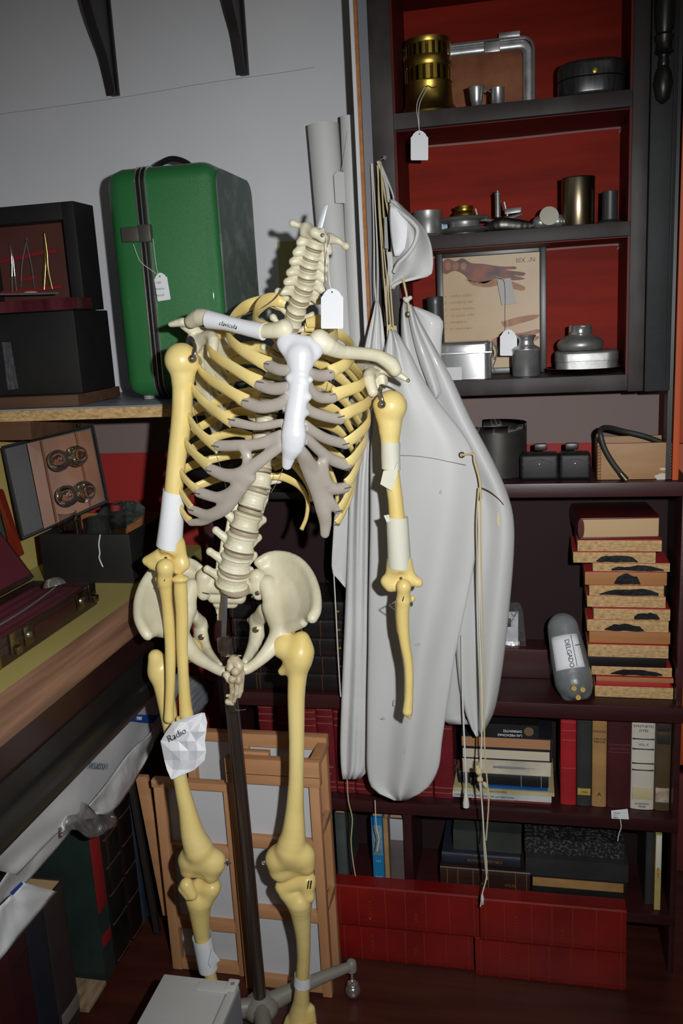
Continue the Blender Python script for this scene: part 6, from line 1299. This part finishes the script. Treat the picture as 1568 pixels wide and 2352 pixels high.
YB_ = 1.632
upr(1286, 1323, 1634, YB_, 'tall red cloth book upright beside the book stack', M_bred, g_, bands=(.70, .8, .89, .4), bandm=mat('pale_red_line', (176, 60, 60), .5))
upr(1323, 1358, 1636, YB_, 'charcoal book with a yellow band near its foot', M_bgr, g_, bands=(.75, .86), blocks_=((.12, .19, mat('yellow_paper_band', (178, 150, 70), .7)),), title=(('1948', .155, .006), ('ANALES', .9, .006)), mt=M_tblack)
upr(1358, 1392, 1637, YB_, 'tan cloth book with dark lettering', M_btan, g_, title=(('MANUAL', .81, .0062), ('CIRUGIA', .73, .0062), ('MENOR', .70, .0062), ('A', .14, .012)), mt=M_tblack)
upr(1392, 1447, 1640, YB_, 'wide dark maroon cloth book upright on the third shelf', M_bmar, g_, bands=(.68, .6), bandm=mat('worn_line', (96, 44, 44), .6), title=(('ANATOMIA', .64, .007),), mt=mat('faded_gilt', (110, 60, 50), .6))
t_ = upr(1447, 1501, 1640, YB_, 'white spined book with black lettering SYNTHETIC DYES', M_bwh, g_, bands=(.745, .64, .49, .42), bandm=M_tblack, title=(('SYNTHETIC', .88, .0072), ('DYES', .835, .0072), ('VOL. II', .69, .006), ('ACADEMIC', .065, .0055), ('PRESS', .035, .0055)), mt=M_tblack, blocks_=((.11, .235, mat('cream_sticker', (196, 180, 140), .7)),))
upr(1501, 1538, 1641, YB_, 'brown book with dark title panels and torn sticker at the right end', M_bbr, g_, blocks_=((.83, .9, M_tblack), (.70, .79, M_tblack), (.09, .24, mat('torn_white_sticker', (190, 176, 160), .8, rgb2=(140, 110, 80), scale=60))))
# horizontal stack
def flat(x0_, x1_, yt, yb, Yf2, dep, label, m, group, z0=None, h=None, spinefront=True, **k):
    xm = (x0_+x1_)/2
    A_, B_ = P(x0_, (yt+yb)/2, Y=Yf2).x, P(x1_, (yt+yb)/2, Y=Yf2).x
    za = z0 if z0 is not None else P(xm, yb, Y=Yf2).z; zb = za+h if h is not None else P(xm, yt, Y=Yf2).z
    if spinefront: return book(label, (A_, Yf2, za+.0002), ZV, YV, XV, zb-za-.0004, dep, B_-A_, m, group, tdir='along', **k), zb
    t = thing('book', label, 'book', ((A_+B_)/2, Yf2, za), group); h_ = zb-za-.0004; B = .0018
    box('page_block', A_+.002, B_-.005, Yf2+.003, Yf2+dep-.003, za+B, za+h_-B, k.get('pages') or M_pages, t, bv=0)
    box('cover_board', A_, B_, Yf2, Yf2+dep, za+.0002, za+B, m, t, bv=.0004); box('cover_board', A_, B_, Yf2, Yf2+dep, za+h_-B, za+h_, m, t, bv=.0004)
    box('spine', B_-.004, B_, Yf2, Yf2+dep, za+B, za+h_-B, m, t, bv=.0005)
    return t, zb
gs_ = 'books lying flat in the stack beside the red book'
M_w = mat('white_page_edges', (206, 196, 178), .8, rgb2=(190, 176, 150), scale=40, stretch=(.05, .05, 60)); M_bblack = mb('black_bookcloth', (28, 27, 29)); M_bblue = mb('blue_paper_cover', (24, 84, 150)); M_bwhite = mb('white_paper_cover', (206, 208, 210)); M_byel = mb('pale_yellow_cover', (198, 186, 140)); M_borange = mb('orange_red_cover', (140, 48, 34))
z = LZ+.0004
_, z = flat(1040, 1262, 0, 0, 1.628, .12, 'orange red booklet with a printed blade, lowest in the flat stack', M_borange, gs_, z0=z, h=.0095, round_=False)
tube('printed_blade', [(P(1128, 1848, Y=1.6265).x, 1.6268, z-.005), (P(1180, 1848, Y=1.6265).x, 1.6268, z-.0045)], .0014, M_dullsteel, _, rad2=.0004, ref=(0, 1, 0))
_, z = flat(988, 1264, 0, 0, 1.620, .13, 'white paperback with black spine lettering in the flat stack', M_bwhite, gs_, z0=z, h=.0125, round_=False, title=(('CONTINENTE · HISTORIA DE LA MEDICINA', .32, .0062),), mt=M_tblack, pages=M_w)
_, z = flat(990, 1272, 0, 0, 1.622, .14, 'pale yellow paperback on the white one in the flat stack', M_byel, gs_, z0=z, h=.0085, round_=False, title=(('ENDOSCOPIA', .45, .0055),), mt=M_tblack, pages=M_w, tflip=True)
_, z = flat(1054, 1254, 0, 0, 1.626, .13, 'thin blue paperback in the flat stack', M_bblue, gs_, z0=z, h=.0065, round_=False, pages=M_w)
_, z = flat(1006, 1256, 0, 0, 1.626, .13, 'black book under clear film in the flat stack', M_bblack, gs_, z0=z, h=.0285, bands=(.06, .1, .14, .18, .23, .7, .92), bandm=mat('silver_line', (130, 130, 130), .4))
_, z = flat(1016, 1262, 0, 0, 1.622, .14, 'cream spined book with lettering and a drawn instrument', mb('cream_spine', (214, 204, 184)), gs_, z0=z, h=.0305, round_=False, title=(), mt=M_tblack, pages=M_w)
for i, s_ in enumerate(('DOCTO', 'GERIAT', 'NEWAN')): text('spine_title', s_, (P(1042+i*8, 1750, Y=1.62).x, 1.6212, z-.003), (0, 0, -1), (1, 0, 0), .0068, mat('red_brown_print', (120, 76, 60), .6), _)
for i, s_ in enumerate(('PEDI', 'VAL')): text('spine_title', s_, (P(1084+i*8, 1750, Y=1.62).x, 1.6212, z-.005), (0, 0, -1), (1, 0, 0), .0068, MATS['red_brown_print'], _)
zc_ = z-.015
tube('printed_instrument', [(P(x_, 1750, Y=1.62).x, 1.6214, zc_) for x_ in (1132, 1140, 1150, 1200, 1206, 1228)], [.0032, .0022, .0032, .0030, .0012, .0006], mat('grey_print', (130, 134, 138), .6), _, rad2=.0003, ref=(0, 1, 0), seg=6, n=2)
M_bnavy = mb('navy_black_cover', (34, 34, 44))
_, z = flat(1016, 1266, 0, 0, 1.622, .14, 'dark covered book with white page edges in the flat stack', M_bnavy, gs_, z0=z, h=.0245, spinefront=False, pages=M_w)
_, z = flat(1014, 1268, 0, 0, 1.622, .14, 'dark covered book with brown page edges in the flat stack', M_bnavy, gs_, z0=z, h=.0262, spinefront=False, pages=mat('brown_page_edges', (178, 132, 94), .8, rgb2=(150, 104, 70), scale=30, stretch=(.05, .05, 60)))
_, z = flat(1080, 1229, 0, 0, 1.626, .13, 'black book with white upside down lettering on top of the flat stack', M_bblack, gs_, z0=z+.006-.006, h=.026, round_=False)
text('spine_title', 'LAS MEDICINAS', (P(1198, 1646, Y=1.626).x, 1.6246, z-.0205), (-1, 0, 0), (0, 0, -1), .0068, M_paper, _)
text('spine_title', 'DIFERENTES', (P(1198, 1646, Y=1.626).x, 1.6246, z-.0115), (-1, 0, 0), (0, 0, -1), .0068, M_paper, _)
lathe('round_emblem', [(0, 0), (.0095, 0), (.0095, .0006), (0, .0006)], (P(1214, 1650, Y=1.626).x, 1.6248, z-.013), mat('brown_emblem', (110, 84, 62), .6), _, axis=(0, -1, 0), seg=24)
lb2 = slab('shelf_label', [P(1403, 1862, Y=1.5985), P(1441, 1858, Y=1.5985), P(1444, 1882, Y=1.5985), P(1404, 1880, Y=1.5985)], (0, .0006, 0), M_paper, origin=P(1420, 1870, Y=1.5985)); tag(lb2, 'small white label with string stuck on the shelf edge below the upright books', 'label')
for k in range(3): text('lettering', ('anatomia', 'vol. II', 'legado')[k], P(1408, 1868+k*5, Y=1.5982), (1, 0, 0), (0, 0, 1), .0035, M_ink, lb2)
tube('string', [P(1424, 1881, Y=1.597), P(1426, 1900, Y=1.597), P(1421, 1915, Y=1.597), P(1418, 1932, Y=1.597)], .0009, M_string, lb2, seg=5)
# fourth shelf
BZ = .1355
gf_ = 'books on the fourth shelf'
def up2(x0_, x1_, yt, label, m, Yb=1.63, d=.12, **k):
    A_, B_ = P(x0_, 2030, Y=Yb).x, P(x1_, 2030, Y=Yb).x; zt_ = min(P((x0_+x1_)/2, yt, Y=Yb).z, .316)
    return book(label, (A_, Yb, BZ+.0005), XV, YV, ZV, B_-A_, d, zt_-BZ-.001, m, gf_, **k)
t_ = up2(859, 884, 1878, 'bright blue paperback upright behind the apron cord', mb('bright_blue_cover', (30, 130, 190)), round_=False, blocks_=((.42, .88, mat('pale_print_panel', (140, 150, 150), .6, rgb2=(70, 120, 150), scale=120)),), title=(('1 2 3', .33, .005), ('SALVAT', .08, .004)), mt=M_paper)
up2(886, 896, 1880, 'thin tan paperback upright beside the blue one', mb('tan_paper_cover', (176, 140, 96)), round_=False)
up2(898, 950, 1882, 'wide grey bound volume upright with a white paper label', mb('grey_brown_cloth', (104, 96, 94)), blocks_=((.68, 1.0, mat('white_spine_sticker', (170, 172, 176), .7)),))
z = BZ+.0005
t_, z1_ = flat(946, 1203, 0, 0, 1.612, .15, 'brown leather volume with gilt bands lying on the fourth shelf', mb('brown_leather', (52, 28, 22)), gf_, z0=z, h=.060, bands=(.08, .2, .37, .54, .84, .96), bandm=mat('gilt_line', (150, 116, 60), .4, .5), title=(('IV', .47, .007), ('ATLAS', .78, .008)))
t_, z2_ = flat(952, 1175, 0, 0, 1.625, .14, 'navy volume with upside down gilt lettering CIRUGIA MENOR', mb('navy_bookcloth', (36, 42, 56)), gf_, z0=z1_, h=.026, title=(('CIRUGIA MENOR', .55, .0095),), tflip=True)
t_, z3_ = flat(986, 1178, 0, 0, 1.64, .12, 'dark green grey box file on the navy volume', mb('green_grey_box', (58, 64, 60)), gf_, z0=z2_, h=.046, round_=False)
t_, z4_ = flat(1207, 1474, 0, 0, 1.612, .15, 'black bound book at the bottom right of the fourth shelf', M_bblack, gf_, z0=BZ+.0005, h=.028, round_=False)
t_, z5_ = flat(1207, 1478, 0, 0, 1.616, .14, 'book with tan page edges on the black bound book', M_bblack, gf_, z0=z4_, h=.026, spinefront=False, pages=M_btan)
t_, z6_ = flat(1190, 1483, 0, 0, 1.618, .14, 'black folder with worn edges on the fourth shelf', mb('worn_black_folder', (48, 48, 50)), gf_, z0=z5_, h=.040, round_=False)
t_, z7_ = flat(1188, 1470, 0, 0, 1.635, .12, 'black and grey mottled board binder on top of the right pile', mat('mottled_black_board', (26, 26, 26), .6, rgb2=(80, 80, 80), scale=160, lo_=.5, hi_=.62), gf_, z0=z6_, h=.034, round_=False)
up2(1481, 1500, 1912, 'dark grey volume upright beside the right pile', mb('dark_grey_cloth', (58, 58, 60)), Yb=1.63)
up2(1503, 1517, 1915, 'thin yellow and white paperback at the right end of the fourth shelf', mb('pale_yellow_paper', (196, 180, 110)), Yb=1.615, round_=False, title=(('GUIA 1970', .5, .005),), mt=mat('red_print', (150, 40, 30), .6), tdir='along', blocks_=((.55, .98, M_cream),))
up2(776, 800, 1870, 'grey green ring binder leaning behind the wooden frames', mb('grey_green_binder', (78, 86, 84)), Yb=1.625)
# big red volumes on the floor
M_rvol = mat('red_leather', (132, 20, 14), .42, rgb2=(106, 14, 11), scale=10, bump=.12, bscale=90, coat=.15)
M_rline = mat('dull_red_gilt', (150, 60, 36), .45, .3)
gr = 'large red bound volumes stacked on the floor'
for (x0_, x1_, za, hz, Yf2, lab, ti) in ((-.398, -.118, 0.0005, .093, 1.552, 'large red bound volume, lower left of four with light spine bands', ('CLINICA', '1925')), (-.400, -.104, .0940, .094, 1.535, 'large red bound volume, upper left of four', ('GACETA', '1926')), (-.114, .178, .0005, .092, 1.540, 'large red bound volume, lower right of four', ('GACETA', '1927')), (-.102, .176, .0930, .095, 1.530, 'large red bound volume, upper right of four under the apron cord', ('GACETA', '1928'))):
    t_ = book(lab, (x0_, Yf2, za), ZV, YV, XV, hz, .038, x1_-x0_, M_rvol, gr, bands=(.04, .17, .36, .50, .64, .80, .965), bandm=M_rline, title=(), tdir='along', round_=True)
    for f, s_ in ((.25, ti[0]), (.57, ti[1])): text('spine_title', s_, (x0_+(x1_-x0_)*f+.004, Yf2-.0014, za+hz*.25), (0, 0, 1), (-1, 0, 0), .011, M_rline, t_)
# big black volumes behind the pelvis
gbk = 'large black bound volumes stacked behind the pelvis'
M_bvol = mat('black_leather', (24, 22, 24), .3, rgb2=(34, 30, 32), scale=16, bump=.15, bscale=90, coat=.2); M_bl = mat('copper_line', (110, 66, 44), .4, .4)
for r_ in range(5):
    for cidx, (x0_, x1_) in enumerate(((-.600, -.452), (-.449, -.268))):
        za = MZ+.0004+r_*.0385; lab = ('lowest', 'second from the bottom', 'middle', 'fourth from the bottom', 'topmost')[r_]+(' black bound volume in the left pile' if cidx == 0 else ' black bound volume with gold diamonds in the right pile')
        t_ = book(lab, (x0_+.003*(r_ % 2), 1.60, za), ZV, YV, XV, .0380, .13, x1_-x0_-.004, M_bvol, gbk, bands=(.05, .33, .38, .75) if cidx == 0 else (.2, .93), bandm=M_bl, tdir='along')
        if cidx == 1:
            for f in (.42, .80): xx = x0_+(x1_-x0_)*f; slab('gold_diamond', [(xx-.004, 1.5988, za+.019), (xx, 1.5988, za+.0165), (xx+.004, 1.5988, za+.019), (xx, 1.5988, za+.0215)], (0, .001, 0), M_gold, t_)
        elif r_ == 0: text('spine_title', 'CHIR', (x0_+.115, 1.5985, za+.012), (1, 0, 0), (0, 0, 1), .012, M_gold, t_)
# red row behind the wooden frames
M_rb = mb('crimson_cloth', (112, 20, 30)); gg = 'crimson volumes upright behind the wooden frames'
x = -.565; i = 0
while x < -.27:
    w_ = (.040, .043, .044, .036, .040, .045, .042, .04)[i % 8]
    if x+w_ > -.266: w_ = -.266-x
    if w_ < .015: break
    hgt = .196-(i % 3)*.004
    book(('first', 'second', 'third', 'fourth', 'fifth', 'sixth', 'seventh', 'eighth')[i]+' crimson volume from the left in the row behind the wooden frames', (x, 1.625, LZ+.0005), XV, YV, ZV, w_-.001, .13, hgt, M_rb, gg, bands=(.06, .12, .80, .88, .96), bandm=mat('faint_gilt', (140, 80, 60), .4), title=(('CIRUGIA', .30, .007), ('TOMO', .22, .006)), mt=mat('worn_gilt', (170, 110, 90), .5))
    x += w_; i += 1
for i, (xa_, w_) in enumerate(((-.238, .040), (-.197, .042))):
    book(('crimson volume at the left of the aprons lower hem', 'crimson volume behind the aprons lower hem')[i], (xa_, 1.628, LZ+.0005), XV, YV, ZV, w_-.001, .13, .195, M_rb, gg, bands=(.06, .12, .8, .9), bandm=MATS['faint_gilt'])
# ================= wooden display frames =================
M_panel = mat('grey_white_panel', (198, 198, 202), .75, rgb2=(190, 190, 194), scale=4)
def wframe(label, x0, x1, Yf2, zt, rails, st, toph, depth=None, group='beech display frames behind the legs'):
    t = thing('display_frame', label, 'frame', ((x0+x1)/2, Yf2, 0), group); th = .018
    box('stile', x0, x0+st, Yf2, Yf2+th, .0005, zt-toph, M_pine, t); box('stile', x1-st, x1, Yf2, Yf2+th, .0005, zt-toph, M_pine, t)
    box('top_rail', x0-.003, x1+.003, Yf2-.001, Yf2+th, zt-toph, zt, M_pineH, t)
    for z in rails: box('cross_rail', x0+st, x1-st, Yf2+.002, Yf2+th, z-.011, z+.011, M_pineH, t)
    box('panel', x0+st-.002, x1-st+.002, Yf2+th, Yf2+th+.003, .01, zt-toph, M_panel, t, bv=0)
    return t
wframe('beech display frame with grey white panes behind the left leg bones', -.744, -.575, 1.47, .440, (.285, .112, .012), .021, .016)
f2 = wframe('deeper beech display frame with double top rail behind the right leg bones', -.572, -.392, 1.44, .515, (.335, .178, .018), .019, .052)
box('rail_seam', -.575, -.389, 1.4383, 1.4392, .4835, .4845, M_plank, f2, bv=0)
box('back_stile', -.412, -.394, 1.52, 1.54, .0005, .497, M_pine, f2); box('back_stile', -.572, -.554, 1.52, 1.54, .0005, .497, M_pine, f2)
box('back_rail', -.572, -.392, 1.52, 1.54, .4975, .525, M_pineH, f2); box('back_panel', -.554, -.412, 1.532, 1.535, .02, .4975, M_panel, f2, bv=0)
box('side_plate', -.410, -.390, 1.4585, 1.5195, .500, .515, M_pineH, f2)
for z in (.36, .19): obox('side_rail', (-.398, 1.489, z), (.010, 0, 0), (0, .062, .0), (0, .012, .016), M_pineH, f2, bv=.001)
for xx in (-.530, -.508): pass
box('notch_block', -.553, -.492, 1.4585, 1.472, .500, .520, M_pineH, f2)
f3 = wframe('third beech frame leaning behind, only its top rail shows beside the crumpled paper', -.700, -.578, 1.545, .512, (), .018, .020)
sl = obox('leaning_batten', (-.785, 1.535, .245), (.026, 0, -.0), (0, .012, 0), (.028, .0, -.33), M_pineH, bv=.001, origin=(-.785, 1.535, .08)); tag(sl, 'rough reddish wooden slat leaning beside the left display frame', 'slat')
sl2 = obox('leaning_batten', (-.822, 1.545, .235), (.012, 0, 0), (0, .012, 0), (.026, .0, -.42), M_dkwood, bv=.001, origin=(-.822, 1.545, .03)); tag(sl2, 'thin dark slat leaning between the black volumes and the rough slat', 'slat')
# ================= books under the desk =================
gl_ = 'upright volumes on the low board under the desk'
def lbook(y0, y1, h, label, m, xs=-.862, d=.145, **k): return book(label, (xs, y0, .0225), YV, (-1, 0, 0), ZV, y1-y0-.001, d, h, m, gl_, **k)
M_bgreen = mb('dark_green_cloth_cover', (40, 56, 52)); M_brl = mat('red_spine_label', (140, 30, 30), .5)
lbook(.98, 1.04, .30, 'dark volume nearest the lower left corner', M_bgr, bands=(.2, .8))
lbook(1.04, 1.075, .31, 'bright red volume at the lower left corner', mb('deep_red_cloth', (150, 22, 22)))
lbook(1.075, 1.125, .315, 'dark maroon volume beside the bright red one under the desk', M_bmar)
lbook(1.125, 1.175, .300, 'second dark maroon volume with worn spine under the desk', mb('wine_cloth', (58, 20, 28)), bands=(.85,))
lbook(1.175, 1.235, .300, 'navy volume under the desk beside the brown one', mb('navy_bookcloth_b', (32, 38, 50)))
lbook(1.235, 1.305, .298, 'dark brown volume under the desk with a pale tape at its foot', mb('dark_brown_cloth', (52, 44, 42)), blocks_=((.08, .18, mat('pale_tape', (120, 110, 104), .7)),))
cb = obox('pale_board', (-.895, 1.345, .028), (.09, 0, 0), (0, .075, 0), (0, 0, .010), mat('pale_ply', (170, 150, 124), .7, rgb2=(130, 96, 66), scale=20, stretch=(4, 1, 1)), bv=.001, origin=(-.9, 1.33, .0225)); tag(cb, 'pale plywood board lying between the brown and green volumes', 'board')
lbook(1.392, 1.436, .37, 'dark green volume with a long red spine label', M_bgreen, xs=-.855, d=.15, blocks_=((.42, .90, M_brl), (.20, .27, M_brl)), round_=False)
lbook(1.440, 1.508, .375, 'thick black volume with raised bands beside the green one', M_bvol, xs=-.852, bands=(.02, .25, .43, .6, .77, .93), bandm=mat('dull_brown_line', (80, 60, 50), .4))
lbook(1.510, 1.568, .385, 'thick black brown volume with raised bands, second of the pair', mb('black_brown_leather', (34, 22, 22), r=.35), xs=-.850, bands=(.02, .25, .43, .6, .77, .93), bandm=MATS['dull_brown_line'])
lbook(1.570, 1.592, .39, 'slim navy volume behind the banded pair', mb('slate_blue_cloth', (44, 54, 70)), xs=-.85)
lbook(1.594, 1.612, .38, 'slim charcoal volume behind the slim navy one', M_bgr, xs=-.848)
lbook(1.614, 1.66, .36, 'dark volume with raised bands deepest under the desk', M_bvol, xs=-.85, bands=(.1, .3, .5, .7, .9))
# ================= bags and papers =================
M_bag = mat('white_plastic_bag', (196, 196, 198), .42, rgb2=(184, 184, 188), scale=5, bump=.35, bscale=16, coat=.15)
def patch(name, T, B, Xt, Xb, m, label, cat, nx=26, ny=12, amp=.004, seed=1, th=.0012):
    rnd = random.Random(seed); ph = [rnd.uniform(0, 6) for _ in range(6)]
    tt = crom([Vector((x, y, 0)) for x, y in T], 5); bb_ = crom([Vector((x, y, 0)) for x, y in B], 5); G = []
    def samp(L, f):
        q = f*(len(L)-1); i = min(int(q), len(L)-2); return L[i].lerp(L[i+1], q-i)
    for j in range(ny):
        g = j/(ny-1); row = []
        for i in range(nx):
            f = i/(nx-1); a = samp(tt, f).lerp(samp(bb_, f), g)
            X = Xt+(Xb-Xt)*g+amp*(sin(9*f+5*g+ph[0])+.7*sin(17*f-9*g+ph[1])+.5*sin(31*f+4*g+ph[2]))*.6
            row.append(P(a.x, a.y, X=X))
        G.append(row)
    o = gridsolid(name, G, (-th, 0, 0), m, None, True, origin=G[0][0]); tag(o, label, cat); return o
bagA = patch('plastic_bag', [(-40, 1990), (60, 1860), (200, 1695), (340, 1540), (410, 1500), (440, 1520)], [(40, 2010), (150, 1900), (235, 1870), (300, 1800), (345, 1722), (388, 1650)], -.770, -.785, M_bag, 'white printed hospital plastic bag under the desk moulding', 'bag', 40, 16, .004, 3)
patch('plastic_bag', [(205, 1850), (245, 1800), (300, 1725), (340, 1690), (362, 1665)], [(222, 1870), (256, 1866), (300, 1812), (342, 1735), (352, 1715)], -.763, -.768, mat('crinkled_white_film', (186, 186, 186), .35, bump=.7, bscale=30, coat=.2), 'crinkled off white paper fold hanging under the printed bag', 'paper', 20, 10, .004, 8)
patch('plastic_bag', [(-60, 2150), (0, 2030), (70, 1940), (120, 1890), (175, 1850)], [(-60, 2170), (0, 2078), (60, 2028), (130, 1950), (186, 1880)], -.785, -.80, M_bag, 'white document under clear film in the middle of the pile under the desk', 'paper', 26, 12, .003, 5)
patch('paper_sheet', [(-60, 2140), (0, 2082), (30, 2052), (52, 2026)], [(-60, 2290), (0, 2206), (70, 2120), (131, 2048)], -.795, -.805, M_paper, 'white sheets at the lower left lying on top of the dark volumes', 'paper', 16, 10, .0045, 6)
patch('paper_bundle', [(424, 1548), (452, 1555), (492, 1566)], [(424, 1660), (446, 1652), (488, 1606)], -.70, -.715, mat('grey_white_papers', (170, 174, 180), .6, rgb2=(120, 124, 130), scale=8, stretch=(1, 1, 24)), 'bundle of grey white papers behind the left forearm bones', 'paper', 8, 8, .002, 7)
patch('clear_bag', [(128, 1880), (160, 1850), (200, 1826), (240, 1830), (262, 1862)], [(140, 1925), (172, 1905), (205, 1925), (240, 1914), (272, 1890)], -.785, -.772, M_film, 'crumpled clear plastic bag below the printed bag under the desk', 'bag', 18, 12, .007, 9, .0006)
M_bluep = mat('blue_print', (28, 66, 150), .5)
bs_ = slab('blue_band', [P(283, 1641, X=-.762), P(366, 1642, X=-.762), P(353, 1661, X=-.762), P(283, 1655, X=-.762)], (-.0006, 0, 0), M_bluep, bagA)
text('lettering', 'DIAG', P(326, 1646, X=-.7605), P(290, 1645, X=-.7605)-P(326, 1646, X=-.7605), P(326, 1660, X=-.7605)-P(326, 1646, X=-.7605), .0100, M_paper, bagA)
text('lettering', 'HOSPITAL', P(249, 1754, X=-.752), P(190, 1749, X=-.752)-P(249, 1754, X=-.752), P(249, 1770, X=-.752)-P(249, 1754, X=-.752), .0150, mat('teal_print', (40, 80, 110), .5), bagA, thin=.012, spacing=1.15)
bt = slab('blue_tab', [P(25, 2050, X=-.790), P(50, 2026, X=-.790), P(54, 2030, X=-.790), P(30, 2056, X=-.790)], (-.001, 0, 0), M_bluep, origin=P(40, 2040, X=-.79)); tag(bt, 'narrow blue folder edge between the white sheets at the lower left', 'folder')
# ================= white metal box in front =================
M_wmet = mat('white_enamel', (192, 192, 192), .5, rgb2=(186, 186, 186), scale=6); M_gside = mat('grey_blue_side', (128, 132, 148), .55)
fb = thing('metal_cabinet', 'small white metal cabinet with corner plate in the bottom foreground', 'cabinet', (-.56, 1.1, 0))
bx0, bx1, by0, by1, bz = -.631, -.4925, .86, 1.212, .220
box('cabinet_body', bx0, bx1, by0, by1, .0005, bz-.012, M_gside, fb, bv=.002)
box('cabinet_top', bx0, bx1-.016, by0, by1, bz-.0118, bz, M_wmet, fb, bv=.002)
box('top_edge_strip', bx1-.0145, bx1+.001, by0, by1-.006, bz-.0118, bz-.001, M_wmet, fb, bv=.0015)
hp = box('corner_plate', bx1-.068, bx1-.012, by1-.030, by1-.008, bz+.0002, bz+.003, M_wmet, fb, bv=.0012)
hp2 = box('hinge_block', bx1-.018, bx1+.001, by1-.026, by1+.0005, bz+.0002, bz+.006, M_wmet, fb, bv=.002)
lathe('screw', [(.0035, 0), (.0035, .001), (.002, .002), (0, .002)], (bx1-.008, by1-.012, bz+.006), M_steel, hp2, seg=12)
